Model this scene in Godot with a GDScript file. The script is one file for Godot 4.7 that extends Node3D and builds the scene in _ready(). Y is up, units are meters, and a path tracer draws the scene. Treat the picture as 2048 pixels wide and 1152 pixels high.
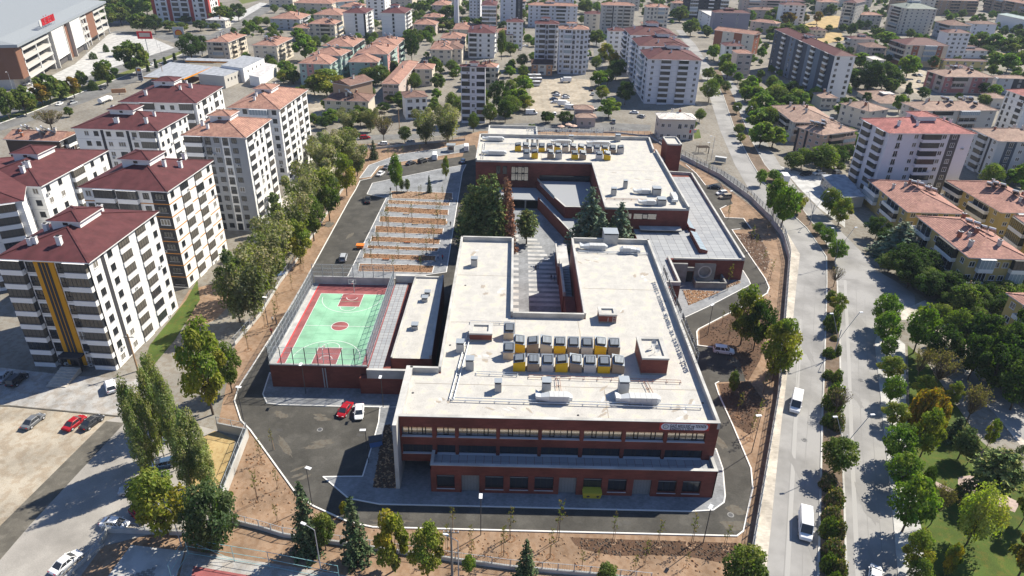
extends Node3D
# An aerial view over a school, its grounds and the town round it. Units are metres; x runs east, -z runs away from the camera.

# ---------------------------------------------------------------- helpers
var mats := {}
var cache := {}
var rng := RandomNumberGenerator.new()

class Shape:
	# Collects triangles per material; corners run anticlockwise seen from outside.
	var s := {}
	var tf := Transform3D.IDENTITY
	func _slot(m: String) -> Array:
		if not s.has(m):
			s[m] = [PackedVector3Array(), PackedVector3Array(), PackedVector2Array(), PackedColorArray()]
		return s[m]
	func tri(m: String, a: Vector3, b: Vector3, c: Vector3, col := Color.WHITE, along := Vector3.ZERO) -> void:
		a = tf * a; b = tf * b; c = tf * c
		var n := (b - a).cross(c - a).normalized()
		var u := (tf.basis * along).normalized() if along != Vector3.ZERO else (b - a).normalized()
		var v := n.cross(u)
		var t := _slot(m)
		t[0].append_array([a, c, b])
		t[1].append_array([n, n, n])
		t[2].append_array([Vector2(a.dot(u), -a.dot(v)), Vector2(c.dot(u), -c.dot(v)), Vector2(b.dot(u), -b.dot(v))])
		t[3].append_array([col, col, col])
	func quad(m: String, a: Vector3, b: Vector3, c: Vector3, d: Vector3, col := Color.WHITE, along := Vector3.ZERO) -> void:
		var al := along if along != Vector3.ZERO else b - a
		tri(m, a, b, c, col, al)
		tri(m, a, c, d, col, al)
	func hexa(m: String, p: Array, col := Color.WHITE, top := "") -> void:
		# p: four bottom corners then four top corners, anticlockwise from above
		quad(m, p[3], p[2], p[1], p[0], col)
		quad(top if top else m, p[4], p[5], p[6], p[7], col)
		for i in 4:
			var j := (i + 1) % 4
			quad(m, p[i], p[j], p[4 + j], p[4 + i], col)
	func box(m: String, x0: float, y0: float, z0: float, x1: float, y1: float, z1: float, top := "") -> void:
		hexa(m, [Vector3(x0, y0, z1), Vector3(x1, y0, z1), Vector3(x1, y0, z0), Vector3(x0, y0, z0), Vector3(x0, y1, z1), Vector3(x1, y1, z1), Vector3(x1, y1, z0), Vector3(x0, y1, z0)], Color.WHITE, top)
	func cbox(m: String, c: Vector3, sx: float, sy: float, sz: float) -> void:
		box(m, c.x - sx / 2, c.y, c.z - sz / 2, c.x + sx / 2, c.y + sy, c.z + sz / 2)
	func bar(m: String, a: Vector3, b: Vector3, w: float, h: float) -> void:
		# a beam of width w and height h from a to b (a and b on its underside's middle line)
		var side := (b - a).cross(Vector3.UP)
		side = (side.normalized() if side.length() > 1e-4 else Vector3.RIGHT) * (w / 2)
		var up := side.cross(b - a).normalized() * h
		hexa(m, [a - side, a + side, b + side, b - side, a - side + up, a + side + up, b + side + up, b - side + up])
	func tube(m: String, a: Vector3, b: Vector3, r0: float, r1: float, n := 6, col := Color.WHITE, caps := true) -> void:
		var d := (b - a).normalized()
		var x := d.cross(Vector3.FORWARD if absf(d.z) < 0.8 else Vector3.RIGHT).normalized()
		var y := d.cross(x)
		for i in n:
			var t0 := TAU * i / n
			var t1 := TAU * (i + 1) / n
			var p := x * cos(t0) + y * sin(t0)
			var q := x * cos(t1) + y * sin(t1)
			quad(m, a + p * r0, a + q * r0, b + q * r1, b + p * r1, col)
			if caps:
				if r1 > 0.0:
					tri(m, b, b + p * r1, b + q * r1, col)
				tri(m, a, a + q * r0, a + p * r0, col)
	func prism(m: String, pts: PackedVector2Array, y0: float, y1: float, top := "", bottom := false) -> void:
		# pts as (x, z)
		var ccw := Geometry2D.is_polygon_clockwise(pts)
		var q := pts.duplicate()
		if not ccw:
			q.reverse()
		var ix := Geometry2D.triangulate_polygon(q)
		for i in range(0, ix.size(), 3):
			var a := q[ix[i]]; var b := q[ix[i + 1]]; var c := q[ix[i + 2]]
			if (b - a).cross(c - a) > 0:
				var k := b; b = c; c = k
			tri(top if top else m, Vector3(a.x, y1, a.y), Vector3(b.x, y1, b.y), Vector3(c.x, y1, c.y), Color.WHITE, Vector3.RIGHT)
		if y1 - y0 > 0.001:
			for i in q.size():
				var a := q[i]; var b := q[(i + 1) % q.size()]
				if Geometry2D.is_polygon_clockwise(q):
					quad(m, Vector3(a.x, y0, a.y), Vector3(b.x, y0, b.y), Vector3(b.x, y1, b.y), Vector3(a.x, y1, a.y))
				else:
					quad(m, Vector3(b.x, y0, b.y), Vector3(a.x, y0, a.y), Vector3(a.x, y1, a.y), Vector3(b.x, y1, b.y))
	func path(m: String, pts: PackedVector2Array, w: float, y0: float, y1: float, closed := false) -> void:
		var n := pts.size()
		for i in (n if closed else n - 1):
			var a := pts[i]; var b := pts[(i + 1) % n]
			var d := (b - a).normalized() * (w * 0.35)
			bar(m, Vector3(a.x - d.x, y0, a.y - d.y), Vector3(b.x + d.x, y0, b.y + d.y), w, y1 - y0 + 0.004 * (i % 2))
	func mesh(host: Node3D) -> ArrayMesh:
		var am := ArrayMesh.new()
		for m in s:
			var t: Array = s[m]
			var ar := []
			ar.resize(Mesh.ARRAY_MAX)
			ar[Mesh.ARRAY_VERTEX] = t[0]
			ar[Mesh.ARRAY_NORMAL] = t[1]
			ar[Mesh.ARRAY_TEX_UV] = t[2]
			ar[Mesh.ARRAY_COLOR] = t[3]
			am.add_surface_from_arrays(Mesh.PRIMITIVE_TRIANGLES, ar)
			am.surface_set_material(am.get_surface_count() - 1, host.mats[m])
		return am

func put(called: String, what, parent: Node3D = self) -> MeshInstance3D:
	var o := MeshInstance3D.new()
	o.name = called
	o.mesh = what.mesh(self) if what is Shape else what
	parent.add_child(o, true)
	return o

func base(called: String, at: Vector3, turn := 0.0) -> Node3D:
	var o := Node3D.new()
	o.name = called
	o.position = at
	o.rotation.y = turn
	add_child(o, true)
	return o

func tag(o: Node3D, label: String, category: String, group := "") -> Node3D:
	o.set_meta("label", label)
	o.set_meta("category", category)
	if group:
		o.set_meta("group", group)
	return o

func struct(called: String, what, label := "") -> MeshInstance3D:
	var o := put(called, what)
	o.set_meta("kind", "structure")
	if label:
		o.set_meta("label", label)
	return o

func stuff(o: Node3D) -> Node3D:
	o.set_meta("kind", "stuff")
	return o

func copy(o: Node3D, at: Vector3, turn := 0.0, size := Vector3.ONE) -> Node3D:
	var c: Node3D = o.duplicate()
	c.name = o.name.rstrip("0123456789")
	add_child(c, true)
	c.position = at
	c.basis = Basis(Vector3.UP, turn).scaled_local(size)
	return c

func V2(a: Array) -> PackedVector2Array:
	var r := PackedVector2Array()
	for i in range(0, a.size(), 2):
		r.append(Vector2(a[i], a[i + 1]))
	return r

func sheet(m: String, pts: PackedVector2Array, y: float) -> Shape:
	var s := Shape.new()
	s.prism(m, pts, y, y)
	if m in ["road", "old_asphalt", "asphalt", "lot", "lane", "pale_paving", "walkway", "soil", "dry_grass"]:
		self.blocked.append(pts)
	return s

# ---------------------------------------------------------------- materials
func noise_map(px: int, seed_: int, f: Callable) -> ImageTexture:
	# two seamless noises (coarse, fine) turned into a picture by f(coarse, fine, random)
	var a := FastNoiseLite.new(); a.seed = seed_; a.noise_type = FastNoiseLite.TYPE_SIMPLEX_SMOOTH; a.frequency = 5.0 / px; a.fractal_octaves = 5
	var b := FastNoiseLite.new(); b.seed = seed_ + 7; b.noise_type = FastNoiseLite.TYPE_SIMPLEX_SMOOTH; b.frequency = 40.0 / px; b.fractal_octaves = 4
	var ia := a.get_seamless_image(px, px)
	var ib := b.get_seamless_image(px, px)
	var da := ia.get_data()
	var db := ib.get_data()
	var im := Image.create_empty(px, px, false, Image.FORMAT_RGB8)
	var r := RandomNumberGenerator.new(); r.seed = seed_
	for y in px:
		for x in px:
			var i := y * px + x
			im.set_pixel(x, y, f.call(da[i] / 255.0, db[i] / 255.0, r.randf(), x, y))
	return ImageTexture.create_from_image(im)

func g(v: float) -> Color:
	return Color(v, v, v).linear_to_srgb()

func mat(called: String, r: float, gr: float, b: float, rough := 0.85, tex: Texture2D = null, metres := 8.0, detail: Texture2D = null, dmetres := 60.0, own_uv := false) -> StandardMaterial3D:
	var m := StandardMaterial3D.new()
	m.resource_name = called
	m.albedo_color = Color(r, gr, b).linear_to_srgb()
	m.roughness = rough
	m.metallic_specular = 0.35
	if tex:
		m.albedo_texture = tex
		if not own_uv:
			m.uv1_triplanar = true
			m.uv1_world_triplanar = true
		m.uv1_scale = Vector3.ONE / metres
	if detail:
		m.detail_enabled = true
		m.detail_albedo = detail
		m.detail_blend_mode = BaseMaterial3D.BLEND_MODE_MUL
		m.detail_uv_layer = BaseMaterial3D.DETAIL_UV_2
		m.uv2_triplanar = true
		m.uv2_world_triplanar = true
		m.uv2_scale = Vector3.ONE / dmetres
	mats[called] = m
	return m

func make_materials() -> void:
	var grain := noise_map(256, 11, func(a, b, r, x, y): return g(0.80 + 0.22 * b + 0.06 * (r - 0.5)))
	var plaster := noise_map(256, 13, func(a, b, r, x, y): return g(0.90 + 0.07 * b + 0.05 * a + 0.03 * (r - 0.5)))
	var blotch := noise_map(512, 23, func(a, b, r, x, y): return g(clampf(0.62 + 0.52 * a + 0.10 * (b - 0.5), 0.0, 1.0)))
	var stain := noise_map(512, 31, func(a, b, r, x, y):
		var t: float = smoothstep(0.55, 0.8, a) * (0.5 + 0.5 * b)
		var k: float = smoothstep(0.72, 0.82, b) * 0.25
		var vein: float = smoothstep(0.035, 0.0, absf(a - 0.5)) * 0.16 * smoothstep(0.35, 0.6, b)
		var v: float = 0.80 + 0.22 * (b - 0.5) - k * 1.3 - vein + 0.22 * (a - 0.5) + 0.05 * (r - 0.5)
		return Color(v, v * (1.0 - 0.05 * t), v * (1.0 - 0.16 * t)).clamp().linear_to_srgb())
	var earth := noise_map(512, 41, func(a, b, r, x, y):
		var d: float = smoothstep(0.35, 0.75, a)
		var v: float = (0.68 + 0.34 * b) * (0.86 + 0.3 * (r - 0.5)) * lerpf(1.0, 0.86, d)
		return Color(v, v * lerpf(1.0, 0.94, d), v * lerpf(1.0, 0.88, d)).linear_to_srgb())
	var tar := noise_map(512, 53, func(a, b, r, x, y):
		var patch: float = smoothstep(0.45, 0.85, a) * 0.22
		return g(clampf((0.72 + 0.30 * b + 0.12 * (r - 0.5)) * (0.9 + patch), 0.0, 1.6) / 1.3))
	var turf := noise_map(512, 61, func(a, b, r, x, y):
		var d: float = smoothstep(0.52, 0.74, a * 0.7 + b * 0.3)
		var v: float = 0.62 + 0.5 * b + 0.3 * (r - 0.5)
		return Color(v * lerpf(0.75, 1.35, d), v * lerpf(0.9, 0.95, d), v * lerpf(0.75, 0.9, d)).clamp().linear_to_srgb())
	var tile_tint := PackedFloat32Array()
	var rr := RandomNumberGenerator.new(); rr.seed = 5
	for i in 800:
		tile_tint.append(rr.randf())
	var tiles := noise_map(512, 71, func(a, b, r, x, y):
		var row: int = y / 32
		var col: int = (x + (row % 2) * 12) / 24
		var t: float = tile_tint[(row * 37 + col * 11) % 800]
		var lip: float = 0.55 if y % 32 < 7 else 1.0
		var v: float = (0.72 + 0.28 * t) * lip * (0.86 + 0.2 * a)
		return Color(v, v * (0.92 + 0.08 * t), v * (0.9 + 0.08 * b)).linear_to_srgb())
	var sheetmetal := noise_map(256, 81, func(a, b, r, x, y): return g((0.55 if x % 64 < 6 else 0.86) + 0.14 * a))
	var sheetroof := noise_map(512, 83, func(a, b, r, x, y):
		var v: float = 0.80 + 0.24 * (a - 0.5) + 0.10 * (b - 0.5) + 0.06 * (r - 0.5)
		return Color(v, v * (1.0 - 0.06 * a), v * (1.0 - 0.05 * b)).linear_to_srgb())
	var cladding := noise_map(512, 91, func(a, b, r, x, y):
		var row: int = y / 32
		var t: float = tile_tint[(row * 13 + ((x + row * 90) / 128) * 7) % 800]
		var joint: float = 0.62 if y % 32 < 3 else 1.0
		return g((0.78 + 0.2 * t) * joint * (0.9 + 0.2 * b)))
	var pavers := noise_map(512, 97, func(a, b, r, x, y):
		var row: int = y / 16
		var t: float = tile_tint[(row * 29 + ((x + (row % 2) * 16) / 32) * 17) % 800]
		return g((0.80 + 0.2 * t) * (0.8 if y % 16 == 0 else 1.0) * (0.82 + 0.28 * a)))
	var mulch := noise_map(512, 103, func(a, b, r, x, y):
		var t: float = smoothstep(0.4, 0.62, b)
		var v: float = (0.35 + 0.65 * t) * (0.7 + 0.6 * r)
		return Color(v, v * 0.95, v * 0.9).clamp().linear_to_srgb())
	# ground
	mat("ground", 0.33, 0.31, 0.27, 0.95, earth, 9.0, blotch, 130.0)
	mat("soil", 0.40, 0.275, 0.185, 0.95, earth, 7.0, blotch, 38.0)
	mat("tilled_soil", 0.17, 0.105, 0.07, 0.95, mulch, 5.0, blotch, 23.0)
	mat("lot", 0.55, 0.49, 0.395, 0.95, earth, 11.0, blotch, 47.0)
	mat("dry_grass", 0.60, 0.45, 0.22, 0.95, earth, 6.0, blotch, 40.0)
	mat("asphalt", 0.115, 0.11, 0.098, 0.9, tar, 17.0, blotch, 41.0)
	mat("old_asphalt", 0.27, 0.27, 0.265, 0.9, tar, 13.0, blotch, 57.0)
	mat("road", 0.325, 0.32, 0.312, 0.9, grain, 5.0, blotch, 61.0)
	mat("road_seam", 0.255, 0.25, 0.243, 0.9, grain, 5.0)
	mat("road_wear", 0.36, 0.355, 0.345, 0.9, grain, 5.0)
	mat("lane", 0.37, 0.35, 0.32, 0.9, grain, 11.0, blotch, 57.0)
	mat("median_soil", 0.25, 0.19, 0.14, 0.95, earth, 7.0, blotch, 38.0)
	mat("roof_stain", 0.43, 0.385, 0.33, 0.9, stain, 5.0)
	mat("roof_patch", 0.57, 0.56, 0.54, 0.85, grain, 5.0)
	mat("dust", 0.165, 0.152, 0.128, 0.95, earth, 5.0)
	mat("oil", 0.07, 0.068, 0.064, 0.6, grain, 3.0)
	mat("tar_edge", 0.20, 0.185, 0.155, 0.95, tar, 9.0, blotch, 21.0)
	mat("slab_yard", 0.52, 0.51, 0.49, 0.9, earth, 11.0, blotch, 27.0)
	mat("paving", 0.285, 0.298, 0.315, 0.85, pavers, 6.0, blotch, 35.0)
	mat("pale_paving", 0.52, 0.52, 0.51, 0.85, grain, 4.0, blotch, 21.0)
	mat("walkway", 0.58, 0.53, 0.46, 0.9, pavers, 9.0, blotch, 44.0)
	mat("pink_paving", 0.48, 0.38, 0.34, 0.9, pavers, 5.0, blotch, 20.0)
	mat("grass", 0.105, 0.135, 0.028, 0.95, turf, 8.0, blotch, 31.0)
	mat("verge", 0.16, 0.17, 0.05, 0.95, turf, 7.0)
	mat("mulch", 0.34, 0.20, 0.115, 0.95, mulch, 9.0)
	mat("kerb", 0.74, 0.73, 0.70, 0.85, grain, 3.0)
	mat("concrete", 0.55, 0.545, 0.52, 0.85, grain, 5.0, blotch, 33.0)
	mat("grey_concrete", 0.27, 0.27, 0.265, 0.85, grain, 5.0, blotch, 17.0)
	mat("roof_membrane", 0.575, 0.56, 0.525, 0.85, stain, 16.0, blotch, 90.0)
	mats["roof_membrane"].detail_enabled = false
	mat("deck_slab", 0.30, 0.315, 0.335, 0.8, grain, 4.0)
	mat("deck_slab_pale", 0.34, 0.355, 0.37, 0.8, grain, 4.0)
	mat("court_green", 0.275, 0.535, 0.355, 0.75, grain, 5.0, blotch, 37.0)
	mat("court_red", 0.33, 0.105, 0.105, 0.75, grain, 4.0, blotch, 19.0)
	mat("court_edge", 0.62, 0.07, 0.07, 0.75, grain, 4.0)
	mat("white_line", 0.62, 0.64, 0.62, 0.8)
	mat("thin_line", 0.16, 0.38, 0.24, 0.8)
	# school
	mat("school_red", 0.225, 0.066, 0.050, 0.7, cladding, 5.0, blotch, 43.0)
	mat("school_glass", 0.40, 0.375, 0.34, 0.06)
	mats["school_glass"].metallic = 0.85
	mat("dark_glass", 0.030, 0.034, 0.040, 0.12)
	mats["dark_glass"].metallic_specular = 0.6
	mat("sky_glass", 0.30, 0.36, 0.40, 0.15)
	mat("black_frame", 0.018, 0.018, 0.020, 0.5)
	mat("sill", 0.50, 0.50, 0.52, 0.6)
	mat("shutter", 0.24, 0.25, 0.255, 0.5, sheetmetal, 2.0)
	mat("galvanised", 0.62, 0.65, 0.67, 0.45, grain, 3.0)
	mats["galvanised"].metallic = 0.35
	mat("zinc", 0.36, 0.40, 0.44, 0.5, grain, 3.0)
	mats["zinc"].metallic = 0.3
	mat("unit_white", 0.52, 0.53, 0.53, 0.5, grain, 4.0)
	mat("hood_yellow", 0.74, 0.46, 0.02, 0.55, grain, 4.0)
	mat("hood_tan", 0.33, 0.255, 0.19, 0.6, grain, 4.0)
	mat("hood_beige", 0.56, 0.49, 0.40, 0.6, grain, 4.0)
	mat("hood_grey", 0.55, 0.53, 0.51, 0.6, grain, 4.0)
	mat("red_pipe", 0.30, 0.17, 0.135, 0.6)
	mat("steel", 0.34, 0.36, 0.38, 0.45)
	mat("dark_steel", 0.06, 0.062, 0.068, 0.5)
	mat("wire", 0.36, 0.40, 0.44, 0.5)
	mat("lamp_lens", 0.72, 0.74, 0.76, 0.3)
	mat("wood", 0.36, 0.13, 0.05, 0.7, grain, 2.0)
	mat("dry_wood", 0.40, 0.26, 0.15, 0.8, grain, 2.0)
	mat("safety_yellow", 0.55, 0.47, 0.05, 0.6, grain, 3.0)
	mat("cart_orange", 0.75, 0.20, 0.03, 0.6)
	mat("tarp_blue", 0.10, 0.20, 0.45, 0.6)
	mat("turquoise", 0.25, 0.48, 0.50, 0.5)
	mat("signal_red", 0.55, 0.02, 0.03, 0.5)
	mat("banner_red", 0.50, 0.06, 0.05, 0.6)
	mat("ink", 0.02, 0.02, 0.06, 0.7)
	mat("lamp_orange", 0.72, 0.28, 0.02, 0.5)
	# town walls (linear base colours)
	var walls := {"white": [0.80, 0.80, 0.79], "blwhite": [0.70, 0.71, 0.75], "cream": [0.64, 0.60, 0.52], "tan": [0.62, 0.56, 0.46], "dktan": [0.36, 0.26, 0.19], "grey": [0.33, 0.345, 0.37], "blgrey": [0.46, 0.48, 0.51], "charcoal": [0.05, 0.05, 0.057], "slate": [0.075, 0.09, 0.12], "ltslate": [0.17, 0.21, 0.27], "lavender": [0.70, 0.70, 0.75], "mustard": [0.50, 0.39, 0.16], "yellow": [0.60, 0.50, 0.22], "teal": [0.36, 0.48, 0.44], "ltblue": [0.45, 0.55, 0.60], "pink": [0.55, 0.28, 0.26], "rose": [0.40, 0.17, 0.17], "pinkgrey": [0.52, 0.44, 0.40], "purple": [0.30, 0.29, 0.34], "brick": [0.32, 0.13, 0.08], "orangew": [0.52, 0.27, 0.14], "peach": [0.58, 0.41, 0.32], "greige": [0.54, 0.52, 0.48], "greyb": [0.10, 0.095, 0.10], "dkbrown": [0.075, 0.05, 0.04], "ochre": [0.60, 0.29, 0.02], "orange_line": [0.52, 0.23, 0.06], "red_panel": [0.42, 0.07, 0.06], "mall_brown": [0.20, 0.10, 0.065], "mall_grey": [0.50, 0.49, 0.47]}
	for w in walls:
		var c: Array = walls[w]
		mat(w, c[0], c[1], c[2], 0.85, plaster, 9.0)
	# town roofs, laid in rows of tiles or sheet
	var roofs := {"r_orange": [0.47, 0.275, 0.215], "r_tanroof": [0.45, 0.32, 0.26], "r_red": [0.50, 0.20, 0.185], "r_redtile": [0.47, 0.26, 0.215], "r_brown": [0.27, 0.17, 0.14], "r_whitetile": [0.98, 0.96, 0.90]}
	for w in roofs:
		var c: Array = roofs[w]
		mat(w, c[0], c[1], c[2], 0.85, tiles, 9.0, blotch, 21.0, true)
	for w in {"r_maroon": 0, "r_dkbrown": 0, "r_green": 0, "r_mint": 0, "r_grey": 0, "r_white": 0}:
		var c: Array = {"r_maroon": [0.132, 0.044, 0.047], "r_dkbrown": [0.10, 0.055, 0.04], "r_green": [0.24, 0.29, 0.26], "r_mint": [0.50, 0.62, 0.58], "r_grey": [0.42, 0.46, 0.50], "r_white": [0.70, 0.70, 0.69]}[w]
		mat(w, c[0], c[1], c[2], 0.75, sheetroof, 9.0, blotch, 17.0)
	mat("metal_roof", 0.30, 0.325, 0.34, 0.55, sheetmetal, 3.0, null, 1.0, true)
	mat("window_frame", 0.72, 0.72, 0.72, 0.5)
	mat("brown_frame", 0.12, 0.08, 0.06, 0.5)
	mat("curtain", 0.20, 0.185, 0.16, 0.8)
	mat("blind", 0.115, 0.105, 0.09, 0.6)
	mat("solar_panel", 0.03, 0.035, 0.05, 0.15)
	mat("tank", 0.62, 0.64, 0.66, 0.35)
	# vehicles
	mat("car_white", 0.78, 0.79, 0.80, 0.25)
	mat("car_silver", 0.36, 0.38, 0.40, 0.25)
	mat("car_red", 0.32, 0.012, 0.02, 0.22)
	mat("car_dark", 0.035, 0.038, 0.045, 0.2)
	mat("car_grey", 0.13, 0.14, 0.155, 0.22)
	mat("car_blue", 0.05, 0.09, 0.17, 0.22)
	mat("car_beige", 0.36, 0.31, 0.24, 0.3)
	mat("tyre", 0.02, 0.02, 0.02, 0.9)
	mat("rim", 0.45, 0.46, 0.48, 0.35)
	mat("headlight", 0.75, 0.77, 0.80, 0.15)
	mat("tail_light", 0.35, 0.01, 0.01, 0.25)
	# people
	mat("skin", 0.42, 0.24, 0.17, 0.6)
	mat("cloth_dark", 0.02, 0.022, 0.03, 0.9)
	mat("cloth_blue", 0.05, 0.08, 0.17, 0.9)
	mat("cloth_white", 0.60, 0.60, 0.60, 0.9)
	mat("cloth_red", 0.30, 0.03, 0.04, 0.9)
	# plants
	mat("bark", 0.11, 0.085, 0.065, 0.95, grain, 2.0)
	mat("pale_bark", 0.26, 0.23, 0.19, 0.95, grain, 2.0)
	var leaf := mat("leaf", 1.0, 1.0, 1.0, 0.7)
	leaf.vertex_color_use_as_albedo = true
	leaf.backlight_enabled = true
	leaf.backlight = Color(0.90, 1.0, 0.45)
	leaf.metallic_specular = 0.25
	var needle := mat("needle", 1.0, 1.0, 1.0, 0.8)
	needle.vertex_color_use_as_albedo = true
	needle.metallic_specular = 0.2
	needle.backlight_enabled = true
	needle.backlight = Color(0.5, 0.55, 0.35)

# ---------------------------------------------------------------- town buildings
const SHARE := {"w": 2.3, "W": 3.2, "D": 4.6, "L": 4.0, "B": 4.2, "O": 3.4, "V": 2.0, ".": 1.6, "|": 0.7, "!": 1.8, "a": 3.8, "@": 1.4}

func cached(key: String, make: Callable) -> ArrayMesh:
	if not cache.has(key):
		var s := Shape.new()
		make.call(s)
		cache[key] = s.mesh(self)
	return cache[key]

func glazing(s: Shape, x0: float, y0: float, x1: float, y1: float, z: float, n: int, frame: String, glass: String, t := 0.07) -> void:
	# n panes in a frame; the glass lies 6 cm behind the frame's face
	if glass:
		s.quad(glass, Vector3(x0, y0, z), Vector3(x1, y0, z), Vector3(x1, y1, z), Vector3(x0, y1, z))
	var f := z + 0.06
	s.box(frame, x0, y0, z - 0.02, x1, y0 + t, f)
	s.box(frame, x0, y1 - t, z - 0.02, x1, y1, f)
	for i in n + 1:
		var x := lerpf(x0 + t / 2, x1 - t / 2, float(i) / n)
		s.box(frame, x - t / 2, y0 + t, z - 0.02, x + t / 2, y1 - t, f - 0.004)

func element(kind: String, wd: float, fh: float, wall: String, v: int) -> ArrayMesh:
	# one storey's worth of a window or balcony; x runs along the face, z outwards, y up from the floor
	wd = snappedf(wd, 0.15)
	fh = snappedf(fh, 0.1)
	return cached("%s %.2f %.2f %s %d" % [kind, wd, fh, wall, v], func(s: Shape):
		var dark := "dark_glass"
		var frame := "brown_frame" if wall in ["mustard", "tan", "cream"] and v == 1 else ("black_frame" if v == 2 else "window_frame")
		match kind:
			"w", "W", "V":
				var ww: float = minf(wd - 0.5, {"w": 1.45, "W": 2.3, "V": 1.5}[kind])
				var y0: float = 0.35 if kind == "V" else 0.95
				var y1: float = minf(fh - 0.45, 2.45)
				if v >= 10:
					s.quad("curtain" if v == 13 else dark, Vector3(-ww / 2, y0, 0.02), Vector3(ww / 2, y0, 0.02), Vector3(ww / 2, y1, 0.02), Vector3(-ww / 2, y1, 0.02))
					return
				glazing(s, -ww / 2, y0, ww / 2, y1, 0.02, 3 if kind == "W" else 2, frame, "", 0.09)
				s.box("sill", -ww / 2 - 0.1, y0 - 0.08, 0.0, ww / 2 + 0.1, y0 - 0.005, 0.14)
				if kind == "V":
					for i in 6:
						var x: float = lerpf(-ww / 2, ww / 2, i / 5.0)
						s.box("dark_steel", x - 0.02, y0, 0.16, x + 0.02, y0 + 0.9, 0.2)
					s.box("dark_steel", -ww / 2, y0 + 0.9, 0.15, ww / 2, y0 + 0.96, 0.21)
			"L", "D":
				# loggia: pale parapet below, dark glazing or an open recess above
				var ww := minf(wd - 0.35, 4.9 if kind == "D" else 3.7)
				var out := 0.95 if kind == "D" else 0.25
				s.box(wall, -ww / 2, -0.12, 0.0, ww / 2, 0.95, out)
				s.box("sill", -ww / 2 - 0.03, 0.95, -0.0, ww / 2 + 0.03, 1.0, out + 0.03)
				if v == 1 and kind == "L":
					s.box(dark, -ww / 2 + 0.1, 1.003, 0.0, ww / 2 - 0.1, fh - 0.35, 0.05)
					s.box("steel", -ww / 2, 1.25, out - 0.06, ww / 2, 1.29, out - 0.02)
				else:
					s.box("blind" if v == 2 else dark, -ww / 2 + 0.06, 1.003, 0.0, ww / 2 - 0.06, fh - 0.14, out - 0.1)
					var n := int(maxf(3, ww / 0.8))
					for i in n + 1:
						var x: float = lerpf(-ww / 2 + 0.09, ww / 2 - 0.09, float(i) / n)
						s.box("dark_steel", x - 0.03, 1.003, out - 0.105, x + 0.03, fh - 0.2, out - 0.06)
					if v == 2:
						s.box("black_frame", -ww / 2 + 0.03, 1.3, out - 0.108, ww / 2 - 0.03, 1.36, out - 0.05)
					s.box(wall, -ww / 2, fh - 0.137, 0.0, ww / 2, fh - 0.125, out)
			"B", "O":
				var ww := wd - 0.25
				var out := 1.35
				s.box(wall, -ww / 2, -0.12, 0.0, ww / 2, 0.06, out)
				s.box(wall, -ww / 2, 0.063, out - 0.12, ww / 2, 0.95, out)
				s.box(wall, -ww / 2, 0.063, 0.0, -ww / 2 + 0.12, 0.95, out - 0.123)
				s.box(wall, ww / 2 - 0.12, 0.063, 0.0, ww / 2, 0.95, out - 0.123)
				glazing(s, -ww / 2 + 0.5, 0.1, ww / 2 - 0.5, fh - 0.5, 0.02, 3, frame, dark, 0.1)
				if v == 0 or v == 2:
					var n := int(maxf(3, ww / 0.9))
					s.box("sky_glass" if v == 0 else dark, -ww / 2 + 0.05, 0.953, 0.0, ww / 2 - 0.05, fh - 0.18, out - 0.06)
					for i in n + 1:
						var x: float = lerpf(-ww / 2 + 0.05, ww / 2 - 0.05, float(i) / n)
						s.box(frame, x - 0.04, 0.953, out - 0.07, x + 0.04, fh - 0.18, out - 0.02)
					s.box(frame, -ww / 2, fh - 0.177, 0.0, ww / 2, fh - 0.125, out)
				elif v == 3:
					s.box("steel", -ww / 2, 1.1, out - 0.08, ww / 2, 1.14, out - 0.04)
	)

const PART := {"w": "window", "W": "window", "V": "tall_window", "L": "loggia", "D": "glazed_balcony", "B": "balcony", "O": "balcony"}

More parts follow.
